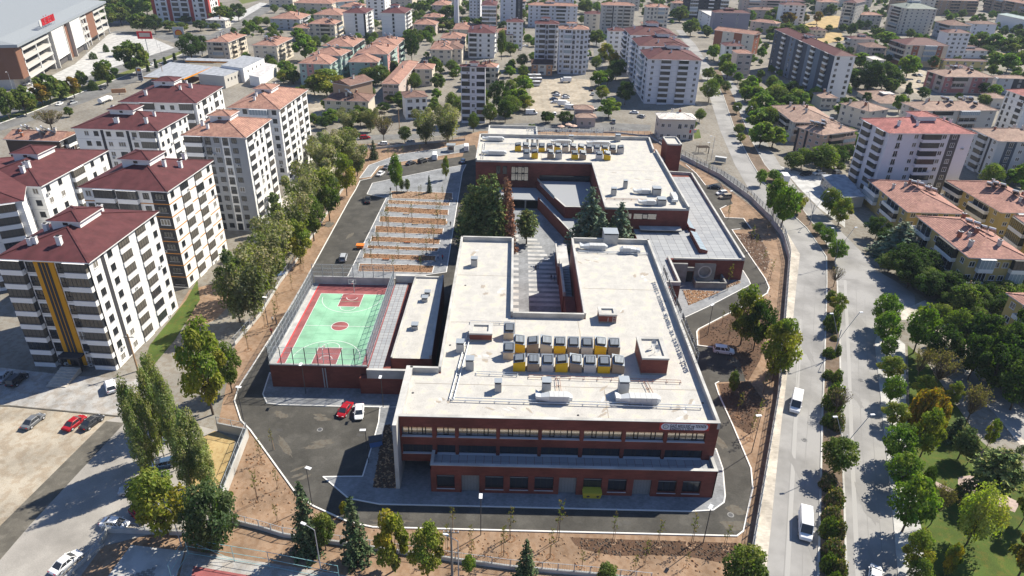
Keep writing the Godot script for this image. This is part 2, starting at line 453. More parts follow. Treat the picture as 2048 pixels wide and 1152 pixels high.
func roof_shape(kind: String, m: String, w: float, d: float, ov: float, pitch: float) -> Shape:
	# hip, gable or flat roof over a w by d plan, its eaves at y = 0
	var s := Shape.new()
	var a := w / 2 + ov
	var b := d / 2 + ov
	var edge: String = "window_frame" if m in ["r_maroon", "r_green", "r_orange", "r_red"] else "sill"
	if kind == "flat":
		s.box("concrete", -a + ov, 0, -b + ov, a - ov, 0.12, b - ov, m)
		for q in [[-a + ov, -b + ov, a - ov, -b + ov + 0.3], [-a + ov, b - ov - 0.3, a - ov, b - ov], [-a + ov, -b + ov + 0.3, -a + ov + 0.3, b - ov - 0.3], [a - ov - 0.3, -b + ov + 0.3, a - ov, b - ov - 0.3]]:
			s.box("concrete", q[0], 0.12, q[1], q[2], 0.8, q[3])
		return s
	s.box(edge, -a, -0.16, -b, a, 0.06, b)
	var lo := minf(a, b)
	var hgt := lo * tan(pitch)
	var y := 0.063
	var p := [Vector3(-a, y, b), Vector3(a, y, b), Vector3(a, y, -b), Vector3(-a, y, -b)]
	var r0: Vector3
	var r1: Vector3
	if a >= b:
		var inset := 0.0 if kind == "gable" else b
		r0 = Vector3(-a + inset, y + hgt, 0); r1 = Vector3(a - inset, y + hgt, 0)
		s.quad(m, p[0], p[1], r1, r0)
		s.quad(m, p[2], p[3], r0, r1)
		s.tri(m, p[1], p[2], r1)
		s.tri(m, p[3], p[0], r0)
	else:
		var inset := 0.0 if kind == "gable" else a
		r0 = Vector3(0, y + hgt, b - inset); r1 = Vector3(0, y + hgt, -b + inset)
		s.quad(m, p[1], p[2], r1, r0)
		s.quad(m, p[3], p[0], r0, r1)
		s.tri(m, p[0], p[1], r0)
		s.tri(m, p[2], p[3], r1)
	var cap: String = m
	for e in [[p[0], r0], [p[1], r1 if a >= b else r0], [p[2], r1], [p[3], r0 if a >= b else r1], [r0, r1]]:
		if kind == "hip" or e[0] == r0:
			if e[0].distance_to(e[1]) > 0.5:
				s.bar(cap, e[0], e[1], 0.4, 0.1)
	return s

func roof_height(x: float, z: float, w: float, d: float, ov: float, pitch: float) -> float:
	return maxf(0.0, minf(w / 2 + ov - absf(x), d / 2 + ov - absf(z))) * tan(pitch)

func chimney(v: int) -> ArrayMesh:
	return cached("chimney %d" % v, func(s: Shape):
		var m: String = ["white", "greige", "brick"][v]
		s.box(m, -0.4, -0.8, -0.35, 0.4, 1.5, 0.35)
		s.box("sill", -0.5, 1.5, -0.45, 0.5, 1.62, 0.45)
		s.box("black_frame", -0.25, 1.62, -0.2, 0.25, 1.8, 0.2))

func solar(v: int) -> ArrayMesh:
	return cached("solar %d" % v, func(s: Shape):
		# two tilted collectors on legs with a lying tank behind
		for x in ([-1.05, 1.05] if v else [0.0]):
			s.hexa("solar_panel", [Vector3(x - 0.95, 0.2, 1.0), Vector3(x + 0.95, 0.2, 1.0), Vector3(x + 0.95, 1.4, -0.6), Vector3(x - 0.95, 1.4, -0.6), Vector3(x - 0.95, 0.3, 1.06), Vector3(x + 0.95, 0.3, 1.06), Vector3(x + 0.95, 1.5, -0.54), Vector3(x - 0.95, 1.5, -0.54)])
			for e in [Vector3(x - 0.9, -0.9, -0.6), Vector3(x + 0.9, -0.9, -0.6), Vector3(x - 0.9, -0.6, 0.9), Vector3(x + 0.9, -0.6, 0.9)]:
				s.box("steel", e.x - 0.04, e.y, e.z - 0.04, e.x + 0.04, 1.45 if e.z < 0 else 0.25, e.z + 0.04)
			s.tube("tank", Vector3(x - 0.8, 1.75, -0.85), Vector3(x + 0.8, 1.75, -0.85), 0.32, 0.32, 8))

func apt(x: float, z: float, w: float, d: float, yaw: float, h: float, fl: int, wall: String, roof: String, rt: String, specs: String, label: String, o := {}) -> Node3D:
	var faces := specs.split("/")
	var t := base("apartment_building" if fl > 2 else "house", Vector3(x, 0, z), yaw)
	tag(t, label, "building")
	var fh := h / fl
	var ring := PackedVector2Array()
	for q in [Vector3(-w / 2 - 1, 0, -d / 2 - 1), Vector3(w / 2 + 1, 0, -d / 2 - 1), Vector3(w / 2 + 1, 0, d / 2 + 1), Vector3(-w / 2 - 1, 0, d / 2 + 1)]:
		var e: Vector3 = t.transform * q
		ring.append(Vector2(e.x, e.z))
	self.blocked.append(ring)
	var s := Shape.new()
	s.box(wall, -w / 2, -0.5, -d / 2, w / 2, h - 0.16, d / 2)
	put("wall", s, t)
	var acc: String = o.get("acc", "charcoal")
	var s2: String = o.get("s2", wall)
	var r := RandomNumberGenerator.new()
	r.seed = int(absf(x) * 13 + absf(z) * 7)
	if s2 != wall:
		var e := Shape.new()
		e.box(s2, w / 2, 0.0, -d / 2 + 0.01, w / 2 + 0.03, h - 0.17, d / 2 - 0.01)
		put("end_wall", e, t)
	if o.has("band"):
		for i in range(1, fl):
			var e := Shape.new()
			for q in [[-w / 2 - 0.07, d / 2, w / 2 + 0.07, d / 2 + 0.07], [w / 2, -d / 2, w / 2 + 0.07, d / 2]]:
				e.box(o.band, q[0], i * fh - 0.24, q[1], q[2], i * fh - 0.02, q[3])
			put("floor_band", e, t)
	elif fl >= 5 and wall in ["white", "blwhite", "grey", "cream"]:
		for i in range(1, fl):
			var e := Shape.new()
			e.box("steel", w / 2, i * fh - 0.10, -d / 2, w / 2 + 0.025, i * fh - 0.04, d / 2)
			e.box("steel", -w / 2, i * fh - 0.10, d / 2, w / 2 + 0.025, i * fh - 0.04, d / 2 + 0.025)
			put("floor_line", e, t)
	for k in 4:
		var spec: String = faces[k]
		if spec == "":
			continue
		var along := w if k % 2 == 0 else d
		var off := d / 2 if k % 2 == 0 else w / 2
		if s2 != wall and k == 1:
			off += 0.03
		var turn := Basis(Vector3.UP, [0.0, PI / 2, PI, -PI / 2][k])
		var total := 0.0
		for ch in spec:
			if not ch in "^~":
				total += SHARE[ch]
		var unit := along / total
		var at := -along / 2
		var lift := 0.0
		var back := acc
		var vcol := r.randi() % 4
		for ch in spec:
			if ch in "^~":
				lift = 0.06
				back = acc if ch == "^" else "charcoal"
				continue
			var wd: float = SHARE[ch] * unit
			var cx := at + wd / 2
			at += wd
			if lift > 0.0 or ch in "|!a":
				var e := Shape.new()
				e.tf = Transform3D(turn, turn * Vector3(cx, 0, off))
				e.box("charcoal" if ch == "|" else (back if lift > 0.0 else acc), -wd / 2, 0.3, 0.0, wd / 2, h - 0.2, 0.28 if ch == "a" else 0.05)
				if ch == "a":
					for i in 3:
						e.box("charcoal", -1.05 + i * 0.75, 0.6, 0.283, -0.55 + i * 0.75, h - 0.5, 0.36)
				put("accent_strip", e, t)
			var kind: String = {"@": "V"}.get(ch, ch)
			if kind in "wWVLDBO":
				for i in fl:
					if kind == "B" and i == 0:
						continue
					var v := r.randi() % 4 if kind in "BLD" and r.randf() < 0.5 else vcol
					if kind in "wWV":
						v = 3 if r.randf() < 0.18 else (2 if wall in ["white", "grey", "slate", "charcoal"] else 0)
					if kind == "D":
						v = 2 if r.randf() < 0.55 else 0
					var e := put(PART[kind], element(kind, wd, fh, "white" if kind in "LBD" and wall in ["grey", "slate", "dkbrown", "charcoal", "mustard"] else wall, v), t)
					e.transform = Transform3D(turn, turn * Vector3(cx, i * fh, off + lift))
					if kind in "wWV":
						put("pane", element(kind, wd, fh, wall, v + 10), e)
			lift = 0.0
	if fl >= 5 and z > -340.0:
		var ac := cached("air conditioner", func(e: Shape):
			e.box("unit_white", -0.42, 0, 0, 0.42, 0.6, 0.34)
			e.tube("dark_steel", Vector3(0.1, 0.3, 0.34), Vector3(0.1, 0.3, 0.36), 0.22, 0.22, 10))
		for i in 9:
			var k := i % 2
			var q := put("air_conditioner", ac, t)
			var along := w if k == 0 else d
			var e := Basis(Vector3.UP, k * PI / 2)
			q.transform = Transform3D(e, e * Vector3(r.randf_range(-0.46, 0.46) * along, (r.randi() % fl) * fh + 0.15, (d if k == 0 else w) / 2 + 0.06))
	if o.get("entry", 0):
		var e := Shape.new()
		e.box("charcoal", -2.2, 3.0, d / 2 + 0.3, 2.2, 3.5, d / 2 + 2.2)
		for px in [-2.0, 1.7]:
			e.box("charcoal", px, 0, d / 2 + 1.8, px + 0.3, 3.0, d / 2 + 2.1)
		e.box("dark_glass", -1.3, 0.1, d / 2 + 0.3, 1.3, 2.7, d / 2 + 0.36)
		put("entrance_porch", e, t)
		for i in 7:
			e = Shape.new()
			e.box("walkway", -2.0, -0.2, d / 2 + 2.2 + i * 0.75, 2.0, 1.15 - i * 0.16, d / 2 + 2.95 + i * 0.75)
			put("step", e, t)
	var pitch: float = o.get("pitch", 0.30)
	var ov := 0.6 if rt != "flat" else 0.0
	var rs := roof_shape(rt, "r_" + roof, w, d, ov, pitch)
	var rf := put("roof", rs, t)
	rf.position.y = h
	if o.get("patch", 0):
		var e := Shape.new()
		e.tf = Transform3D(Basis.IDENTITY, Vector3(w * 0.05, roof_height(0, 0, w, d, ov, pitch) - 0.4, 0))
		e.box("r_white", -3.0, 0.0, -3.0, 3.0, 0.55, 3.0)
		put("skylight", e, rf)
	if o.get("pent", 0):
		var pw := clampf(w * 0.34, 3.0, 7.5)
		var pd := clampf(d * 0.3, 3.0, 7.0)
		var ph := roof_height(0, 0, w, d, ov, pitch) + 0.9
		var e := Shape.new()
		e.box("white" if wall != "purple" else "brick", -pw / 2, 0.2, -pd / 2, pw / 2, ph, pd / 2)
		glazing(e, -0.5, ph - 1.0, 0.5, ph - 0.35, pd / 2 + 0.02, 1, "black_frame", "dark_glass")
		var pt := put("stair_tower", e, t)
		pt.position = Vector3(-w * 0.06, h, -d * 0.04)
		put("roof", roof_shape("hip", "r_" + roof, pw, pd, 0.5, 0.28), pt).position.y = ph
	for i in o.get("ch", 0):
		var cx := r.randf_range(-0.36, 0.36) * w
		var cz := r.randf_range(-0.36, 0.36) * d
		if o.get("pent", 0) and absf(cx + w * 0.06) < w * 0.24 and absf(cz) < d * 0.22:
			cz = d * 0.34 * signf(cz + 0.01)
		var c := put("chimney", chimney(0 if wall in ["white", "blwhite", "grey", "lavender"] else 1 + i % 2), t)
		c.position = Vector3(cx, h + roof_height(cx, cz, w, d, ov, pitch), cz)
		c.scale = Vector3.ONE * r.randf_range(0.75, 1.15)
	for i in o.get("sol", 0):
		var cx := r.randf_range(-0.32, 0.32) * w
		var cz := r.randf_range(-0.32, 0.32) * d
		var c := put("solar_heater", solar(r.randi() % 2), t)
		c.position = Vector3(cx, h + roof_height(cx, cz, w, d, ov, pitch) + 0.25, cz)
		c.rotation.y = 2.22 - yaw + r.randf_range(-0.1, 0.1)
	return t

# ---------------------------------------------------------------- plants
func leaf_card(s: Shape, m: String, p: Vector3, r: RandomNumberGenerator, size: float, col: Color, lean := Vector3(0, 0.5, 0)) -> void:
	# a bent leaf spray: two triangles folded along the middle rib, its face leaning the way given
	var n := (Vector3(r.randfn(), r.randfn(), r.randfn()) * 0.6 + lean).normalized()
	var x := n.cross(Vector3(r.randfn(), r.randfn(), r.randfn())).normalized() * size
	var y := n.cross(x) * r.randf_range(0.5, 0.85)
	var fold := n * size * 0.25
	s.tri(m, p - x, p - y + fold, p + x, col)
	s.tri(m, p + x, p + y + fold, p - x, col)

func shade_of(c: Color, r: RandomNumberGenerator, spread := 0.35) -> Color:
	var k := 1.0 + r.randf_range(-spread, spread)
	return Color(c.r * k * (1.0 + r.randf_range(-0.1, 0.1)), c.g * k, c.b * k)

func broadleaf(seed_: int, h: float, rad: float, leaves: int, size: float, cols: Array, opt := {}) -> Array:
	# trunk and limbs, and a crown of leaf sprays gathered in lobes; returns [trunk, crown]
	var r := RandomNumberGenerator.new(); r.seed = seed_
	var trunk := Shape.new()
	var crown := Shape.new()
	var bark: String = opt.get("bark", "bark")
	var clear: float = h * opt.get("clear", 0.26)
	var tr: float = opt.get("girth", 0.17)
	trunk.tube(bark, Vector3(0, -0.2, 0), Vector3(0.1, clear, 0.05), tr, tr * 0.75, 7)
	var ch := h - clear * 0.8
	var lobes := []
	var n: int = opt.get("lobes", 21)
	for i in n:
		var a := TAU * i * 0.618 + r.randf_range(-0.3, 0.3)
		var f := (i + 0.5) / n
		var prof: float
		match opt.get("form", "round"):
			"column": prof = 0.35 + 0.6 * sin(PI * pow(f, 0.8))
			"fan": prof = 0.25 + 0.8 * pow(f, 0.7)
			_: prof = 0.30 + 0.75 * sin(PI * pow(f * 0.92 + 0.04, 0.9))
		var lr := rad * r.randf_range(0.22, 0.44)
		var dist := maxf(0.0, rad * prof - lr * 0.65) * r.randf_range(0.75, 1.1)
		var p := Vector3(cos(a) * dist, clear * 0.85 + ch * (0.10 + 0.78 * f), sin(a) * dist)
		lobes.append([p, lr, shade_of(cols[r.randi() % cols.size()], r, 0.22)])
		trunk.tube(bark, Vector3(0.1, clear * r.randf_range(0.7, 1.0), 0.05), p * Vector3(0.85, 1, 0.85) - Vector3(0, lr * 0.3, 0), tr * 0.45, 0.03, 5)
	for i in leaves:
		var l: Array = lobes[r.randi() % lobes.size()]
		var dir := Vector3(r.randfn(), r.randfn() * 0.9 + 0.15, r.randfn()).normalized()
		var q: float = pow(r.randf(), 0.25)
		var p: Vector3 = l[0] + dir * l[1] * q * Vector3(1.05, opt.get("tall", 0.85), 1.05) * r.randf_range(0.85, 1.2)
		leaf_card(crown, "leaf", p, r, size * r.randf_range(0.7, 1.25), shade_of(l[2], r, 0.35), dir * 0.75 + Vector3(0, 0.65, 0))
	return [trunk, crown]

func conifer(seed_: int, h: float, rad: float, density: float, cols: Array, opt := {}) -> Array:
	# whorls of drooping boughs carrying needle sprays
	var r := RandomNumberGenerator.new(); r.seed = seed_
	var trunk := Shape.new()
	var crown := Shape.new()
	var clear: float = h * opt.get("clear", 0.05)
	trunk.tube("bark", Vector3(0, -0.2, 0), Vector3(0, h * 0.97, 0), 0.16 * h / 9.0 + 0.05, 0.03, 6)
	var y := clear
	while y < h * 0.985:
		var f := (y - clear) / (h - clear)
		var reach: float = rad * (pow(1.0 - f, opt.get("taper", 0.85)) * 0.97 + 0.03)
		if opt.get("form", "") == "pine":
			reach = rad * (0.35 + 0.75 * sin(PI * clampf(f * 0.85 + 0.15, 0.0, 1.0)))
		var n := int(maxf(4, reach * opt.get("boughs", 3.6)))
		for i in n:
			var a := TAU * (i + r.randf()) / n
			var len := reach * r.randf_range(0.72, 1.12)
			var droop: float = opt.get("droop", 0.22) * len
			var tip := Vector3(cos(a) * len, y - droop, sin(a) * len)
			trunk.tube("bark", Vector3(0, y, 0), tip * Vector3(0.8, 1, 0.8), 0.04, 0.012, 3, Color.WHITE, false)
			var col: Color = shade_of(cols[r.randi() % cols.size()], r, 0.3)
			var cnt := int(maxf(3, len * density))
			for j in cnt:
				var q: float = pow((j + r.randf()) / cnt, 0.75)
				var p := Vector3(0, y, 0).lerp(tip, q) + Vector3(r.randfn(), r.randfn() * 0.5, r.randfn()) * 0.16
				leaf_card(crown, "needle", p, r, r.randf_range(0.16, 0.30) * opt.get("size", 1.0), shade_of(col, r, 0.22), Vector3(cos(a) * 0.5, 0.9, sin(a) * 0.5))
		y += (h / 9.0) * r.randf_range(0.16, 0.26) * (1.0 + 0.9 * (1.0 - f)) * opt.get("gap", 1.0)
	return [trunk, crown]

func twigs(seed_: int, h: float, rad: float, n: int, cols: Array, leaves: int) -> Array:
	# a nearly bare tree: forked limbs and thin shoots, with a few leaves
	var r := RandomNumberGenerator.new(); r.seed = seed_
	var trunk := Shape.new()
	var crown := Shape.new()
	trunk.tube("bark", Vector3(0, -0.1, 0), Vector3(0, h * 0.34, 0), 0.10, 0.08, 6)
	for i in n:
		var a := r.randf() * TAU
		var q := sqrt(r.randf())
		var mid := Vector3(cos(a) * rad * q * 0.45, h * r.randf_range(0.42, 0.62), sin(a) * rad * q * 0.45)
		var tip := Vector3(cos(a) * rad * q, h * (0.72 + 0.28 * sqrt(1.0 - q * q * 0.9)), sin(a) * rad * q)
		trunk.tube("pale_bark" if i % 3 == 0 else "bark", Vector3(0, h * 0.33, 0), mid, 0.05, 0.03, 3, Color.WHITE, false)
		trunk.tube("bark", mid, tip, 0.03, 0.010, 3, Color.WHITE, false)
		for j in 3:
			var p := mid.lerp(tip, r.randf_range(0.3, 0.9))
			var e := p + Vector3(r.randfn(), absf(r.randfn()) + 0.3, r.randfn()) * rad * 0.16
			trunk.tube("bark", p, e, 0.016, 0.006, 3, Color.WHITE, false)
			for l in leaves:
				leaf_card(crown, "leaf", p.lerp(e, r.randf()) + Vector3(r.randfn(), r.randfn(), r.randfn()) * 0.1, r, 0.10, shade_of(cols[r.randi() % cols.size()], r))
	return [trunk, crown]

func young(seed_: int) -> Array:
	# a newly planted stem with a stake, a few shoots and scattered leaves
	var r := RandomNumberGenerator.new(); r.seed = seed_
	var trunk := Shape.new()
	var crown := Shape.new()
	trunk.tube("bark", Vector3(0, -0.05, 0), Vector3(0.03, 3.5, 0.02), 0.035, 0.012, 5)
	trunk.tube("dry_wood", Vector3(0.22, -0.05, 0.1), Vector3(0.16, 1.7, 0.08), 0.03, 0.03, 4)
	for i in 9:
		var a0 := TAU * i / 9.0
		var a1 := TAU * (i + 1) / 9.0
		trunk.bar("mulch" if seed_ % 2 else "soil", Vector3(cos(a0) * 0.45, -0.02, sin(a0) * 0.45), Vector3(cos(a1) * 0.45, -0.02, sin(a1) * 0.45), 0.16, 0.05)
	for i in 11:
		var y := 1.5 + i * 0.18
		var a := i * 2.4
		var e := Vector3(cos(a) * 0.4, y + 0.35, sin(a) * 0.4) * Vector3(1.0 - i * 0.05, 1, 1.0 - i * 0.05)
		trunk.tube("bark", Vector3(0.02, y, 0.01), e, 0.014, 0.006, 3, Color.WHITE, false)
		for j in 7:
			leaf_card(crown, "leaf", Vector3(0, y, 0).lerp(e, r.randf_range(0.4, 1.1)) + Vector3(r.randfn(), r.randfn(), r.randfn()) * 0.07, r, 0.085, shade_of(Color(0.17, 0.19, 0.05) if r.randf() < 0.7 else Color(0.26, 0.18, 0.05), r))
	return [trunk, crown]

func shrub(seed_: int, cols: Array, leaves: int, size: float, box := false, stems := true) -> Array:
	# a clipped or loose shrub about 1 m high and 1 m in radius, leafy to the ground
	var r := RandomNumberGenerator.new(); r.seed = seed_
	var trunk := Shape.new()
	var crown := Shape.new()
	if stems:
		for i in 7:
			var a := r.randf() * TAU
			trunk.tube("bark", Vector3(0, -0.05, 0), Vector3(cos(a) * 0.6, 0.75, sin(a) * 0.6), 0.05, 0.015, 4)
	for i in leaves:
		var d := Vector3(r.randfn(), absf(r.randfn()), r.randfn()).normalized()
		var p := d * pow(r.randf(), 0.22)
		if box:
			p = Vector3(r.randf_range(-1, 1), sqrt(r.randf()), r.randf_range(-1, 1))
			if r.randf() < 0.6:
				p.y = r.randf_range(0.85, 1.0)
		else:
			p *= 1.0 + 0.10 * sin(d.x * 7.0 + seed_) * cos(d.z * 6.0)
		leaf_card(crown, "leaf", p, r, size * r.randf_range(0.7, 1.3), shade_of(cols[r.randi() % cols.size()], r, 0.35), d * 0.8 + Vector3(0, 0.5, 0))
	return [trunk, crown]

func lin(a: Array) -> Array:
	var out := []
	for c in a:
		out.append(Color(c[0], c[1], c[2]))
	return out

var plants := {}   # kind -> list of [trunk mesh, crown mesh, height, radius]

func add_plant(kind: String, two: Array, h: float, rad: float) -> void:
	if not plants.has(kind):
		plants[kind] = []
	plants[kind].append([two[0].mesh(self) if two[0].s.size() else null, two[1].mesh(self), h, rad])

func make_plants() -> void:
	var green := lin([[0.193, 0.286, 0.051], [0.142, 0.235, 0.044], [0.239, 0.312, 0.064]])
	var mid := lin([[0.148, 0.190, 0.053], [0.115, 0.163, 0.046], [0.193, 0.222, 0.060]])
	var dark := lin([[0.078, 0.120, 0.035], [0.101, 0.143, 0.040], [0.061, 0.100, 0.032]])
	var olive := lin([[0.284, 0.286, 0.164], [0.226, 0.241, 0.126], [0.335, 0.322, 0.196], [0.180, 0.209, 0.090]])
	var lime := lin([[0.264, 0.286, 0.058], [0.193, 0.235, 0.053], [0.322, 0.299, 0.058]])
	var gold := lin([[0.425, 0.329, 0.045], [0.304, 0.299, 0.051], [0.258, 0.273, 0.058], [0.206, 0.235, 0.058]])
	var orange := lin([[0.425, 0.235, 0.045], [0.322, 0.216, 0.046], [0.245, 0.209, 0.053]])
	var spruce := lin([[0.078, 0.113, 0.058], [0.101, 0.137, 0.066], [0.061, 0.097, 0.046]])
	var blue := lin([[0.148, 0.203, 0.145], [0.113, 0.168, 0.107], [0.199, 0.241, 0.164]])
	var pine := lin([[0.165, 0.213, 0.072], [0.123, 0.170, 0.059], [0.235, 0.257, 0.089]])
	var rust := lin([[0.322, 0.164, 0.107], [0.258, 0.132, 0.090], [0.373, 0.190, 0.126]])
	var dry := lin([[0.258, 0.190, 0.139], [0.308, 0.228, 0.139], [0.193, 0.177, 0.096]])
	for i in 3:
		add_plant("green", broadleaf(100 + i, 6.5, 2.7, 2700, 0.22, green), 6.5, 2.7)
		add_plant("mid", broadleaf(110 + i, 7.0, 3.0, 2900, 0.22, mid), 7.0, 3.0)
		add_plant("olive", broadleaf(130 + i, 9.0, 3.6, 4400, 0.22, olive, {"lobes": 18, "clear": 0.16, "tall": 1.1, "form": "fan"}), 9.0, 3.6)
		add_plant("far", broadleaf(160 + i, 7.0, 3.2, 1500, 0.42, mid, {"lobes": 11}), 7.0, 3.2)
		add_plant("fargreen", broadleaf(170 + i, 7.0, 3.2, 1500, 0.42, green, {"lobes": 11}), 7.0, 3.2)
	for i in 2:
		add_plant("dark", broadleaf(120 + i, 8.0, 3.6, 3900, 0.23, dark, {"lobes": 16}), 8.0, 3.6)
		add_plant("lime", broadleaf(140 + i, 8.0, 3.0, 3400, 0.22, lime, {"lobes": 15, "clear": 0.2}), 8.0, 3.0)
		add_plant("gold", broadleaf(150 + i, 7.0, 2.5, 3400, 0.23, gold, {"lobes": 14, "clear": 0.14, "tall": 1.15}), 7.0, 2.5)
		add_plant("poplar", broadleaf(180 + i, 14.0, 3.4, 5200, 0.23, lin([[0.295, 0.322, 0.145], [0.239, 0.273, 0.113], [0.348, 0.361, 0.177]]), {"lobes": 24, "clear": 0.12, "tall": 1.35, "form": "column", "bark": "pale_bark", "girth": 0.24}), 14.0, 3.4)
		add_plant("spruce", conifer(200 + i, 9.0, 2.7, 9.0, spruce), 9.0, 2.7)
		add_plant("bluespruce", conifer(210 + i, 12.0, 4.2, 9.0, blue, {"droop": 0.12, "size": 1.15}), 12.0, 4.2)
		add_plant("pine", conifer(220 + i, 7.0, 2.3, 9.0, pine, {"form": "pine", "clear": 0.22, "droop": -0.12}), 7.0, 2.3)
		add_plant("rust", conifer(230 + i, 9.0, 2.0, 9.0, rust, {"taper": 0.6}), 9.0, 2.0)
		add_plant("tallpine", conifer(240 + i, 12.0, 3.2, 9.0, pine, {"taper": 0.55, "clear": 0.08, "droop": 0.02}), 12.0, 3.2)
		add_plant("bare", twigs(250 + i, 4.0, 2.0, 60, dry, 1), 4.0, 2.0)
		add_plant("dry", twigs(260 + i, 4.5, 2.2, 70, dry, 6), 4.5, 2.2)
		add_plant("sapling", young(270 + i), 3.6, 0.45)
		add_plant("hedge", shrub(280 + i, dark + mid, 900, 0.10), 1.0, 1.0)
		add_plant("rusthedge", shrub(285 + i, dry + dark, 900, 0.10), 1.0, 1.0)
		add_plant("column", conifer(320 + i, 4.0, 0.5, 26.0, dark, {"taper": 0.5, "gap": 0.5, "boughs": 14.0}), 4.0, 0.5)
	add_plant("orangeball", shrub(290, orange, 2600, 0.075), 1.0, 1.0)
	add_plant("globe", shrub(291, dark, 1000, 0.09), 1.0, 1.0)
	add_plant("juniper", broadleaf(292, 7.0, 3.6, 5200, 0.22, lin([[0.088, 0.124, 0.058], [0.109, 0.150, 0.066]]), {"lobes": 20, "clear": 0.06}), 7.0, 3.6)
	add_plant("willow", broadleaf(293, 6.5, 3.3, 4200, 0.19, lin([[0.425, 0.444, 0.107], [0.335, 0.380, 0.096], [0.488, 0.470, 0.139]]), {"lobes": 18, "clear": 0.3, "tall": 1.3}), 6.5, 3.3)
	add_plant("orange", broadleaf(294, 6.0, 2.2, 2000, 0.28, orange, {"lobes": 12}), 6.0, 2.2)

var plant_first := {}

func plant(kind: String, x: float, z: float, h: float, rad: float, label: String, group: String, y := 0.0) -> void:
	# the first of a kind is built, the others are copies of it
	var list: Array = plants[kind]
	var k := int(absf(x * 3.1 + z * 1.7)) % list.size()
	var e: Array = list[k]
	var called: String = {"hedge": "shrub", "rusthedge": "shrub", "globe": "shrub", "orangeball": "shrub", "sapling": "sapling", "spruce": "spruce_tree", "bluespruce": "spruce_tree", "pine": "pine_tree", "tallpine": "pine_tree", "rust": "dry_conifer", "column": "cypress"}.get(kind, "tree")
	var o: Node3D
	var key := "%s %d" % [kind, k]
	if not plant_first.has(key):
		o = base(called, Vector3.ZERO)
		if e[0]:
			put("trunk", e[0], o)
		put("crown", e[1], o)
		plant_first[key] = o
	else:
		o = plant_first[key].duplicate()
		o.name = called
		add_child(o, true)
	o.position = Vector3(x, y, z)
	o.basis = Basis(Vector3.UP, fposmod(x * 7.3 + z * 3.9, TAU)).scaled_local(Vector3(rad / e[3], h / e[2], rad / e[3]))
	tag(o, label, "shrub" if called == "shrub" else "tree", group)

const NTH := ["nearest", "second nearest", "third nearest", "fourth nearest", "fifth nearest", "sixth nearest", "seventh nearest", "eighth nearest", "ninth nearest", "tenth nearest", "eleventh nearest", "twelfth nearest", "thirteenth nearest", "fourteenth nearest", "fifteenth nearest", "sixteenth nearest", "seventeenth nearest", "eighteenth nearest", "nineteenth nearest", "twentieth nearest", "twenty-first nearest", "twenty-second nearest", "twenty-third nearest", "twenty-fourth nearest", "twenty-fifth nearest", "twenty-sixth nearest", "twenty-seventh nearest", "twenty-eighth nearest", "twenty-ninth nearest", "thirtieth nearest"]

func grove(kind: String, what: String, place: String, first: int, count: int, rows: Array) -> void:
	# rows of x, z, height, crown radius, from the nearest to the farthest
	for i in range(0, rows.size(), 4):
		var label := what + " " + place
		if count > 1:
			label = NTH[first + i / 4] + " " + label
		plant(kind, rows[i], rows[i + 1], rows[i + 2], rows[i + 3], label, "trees " + place)

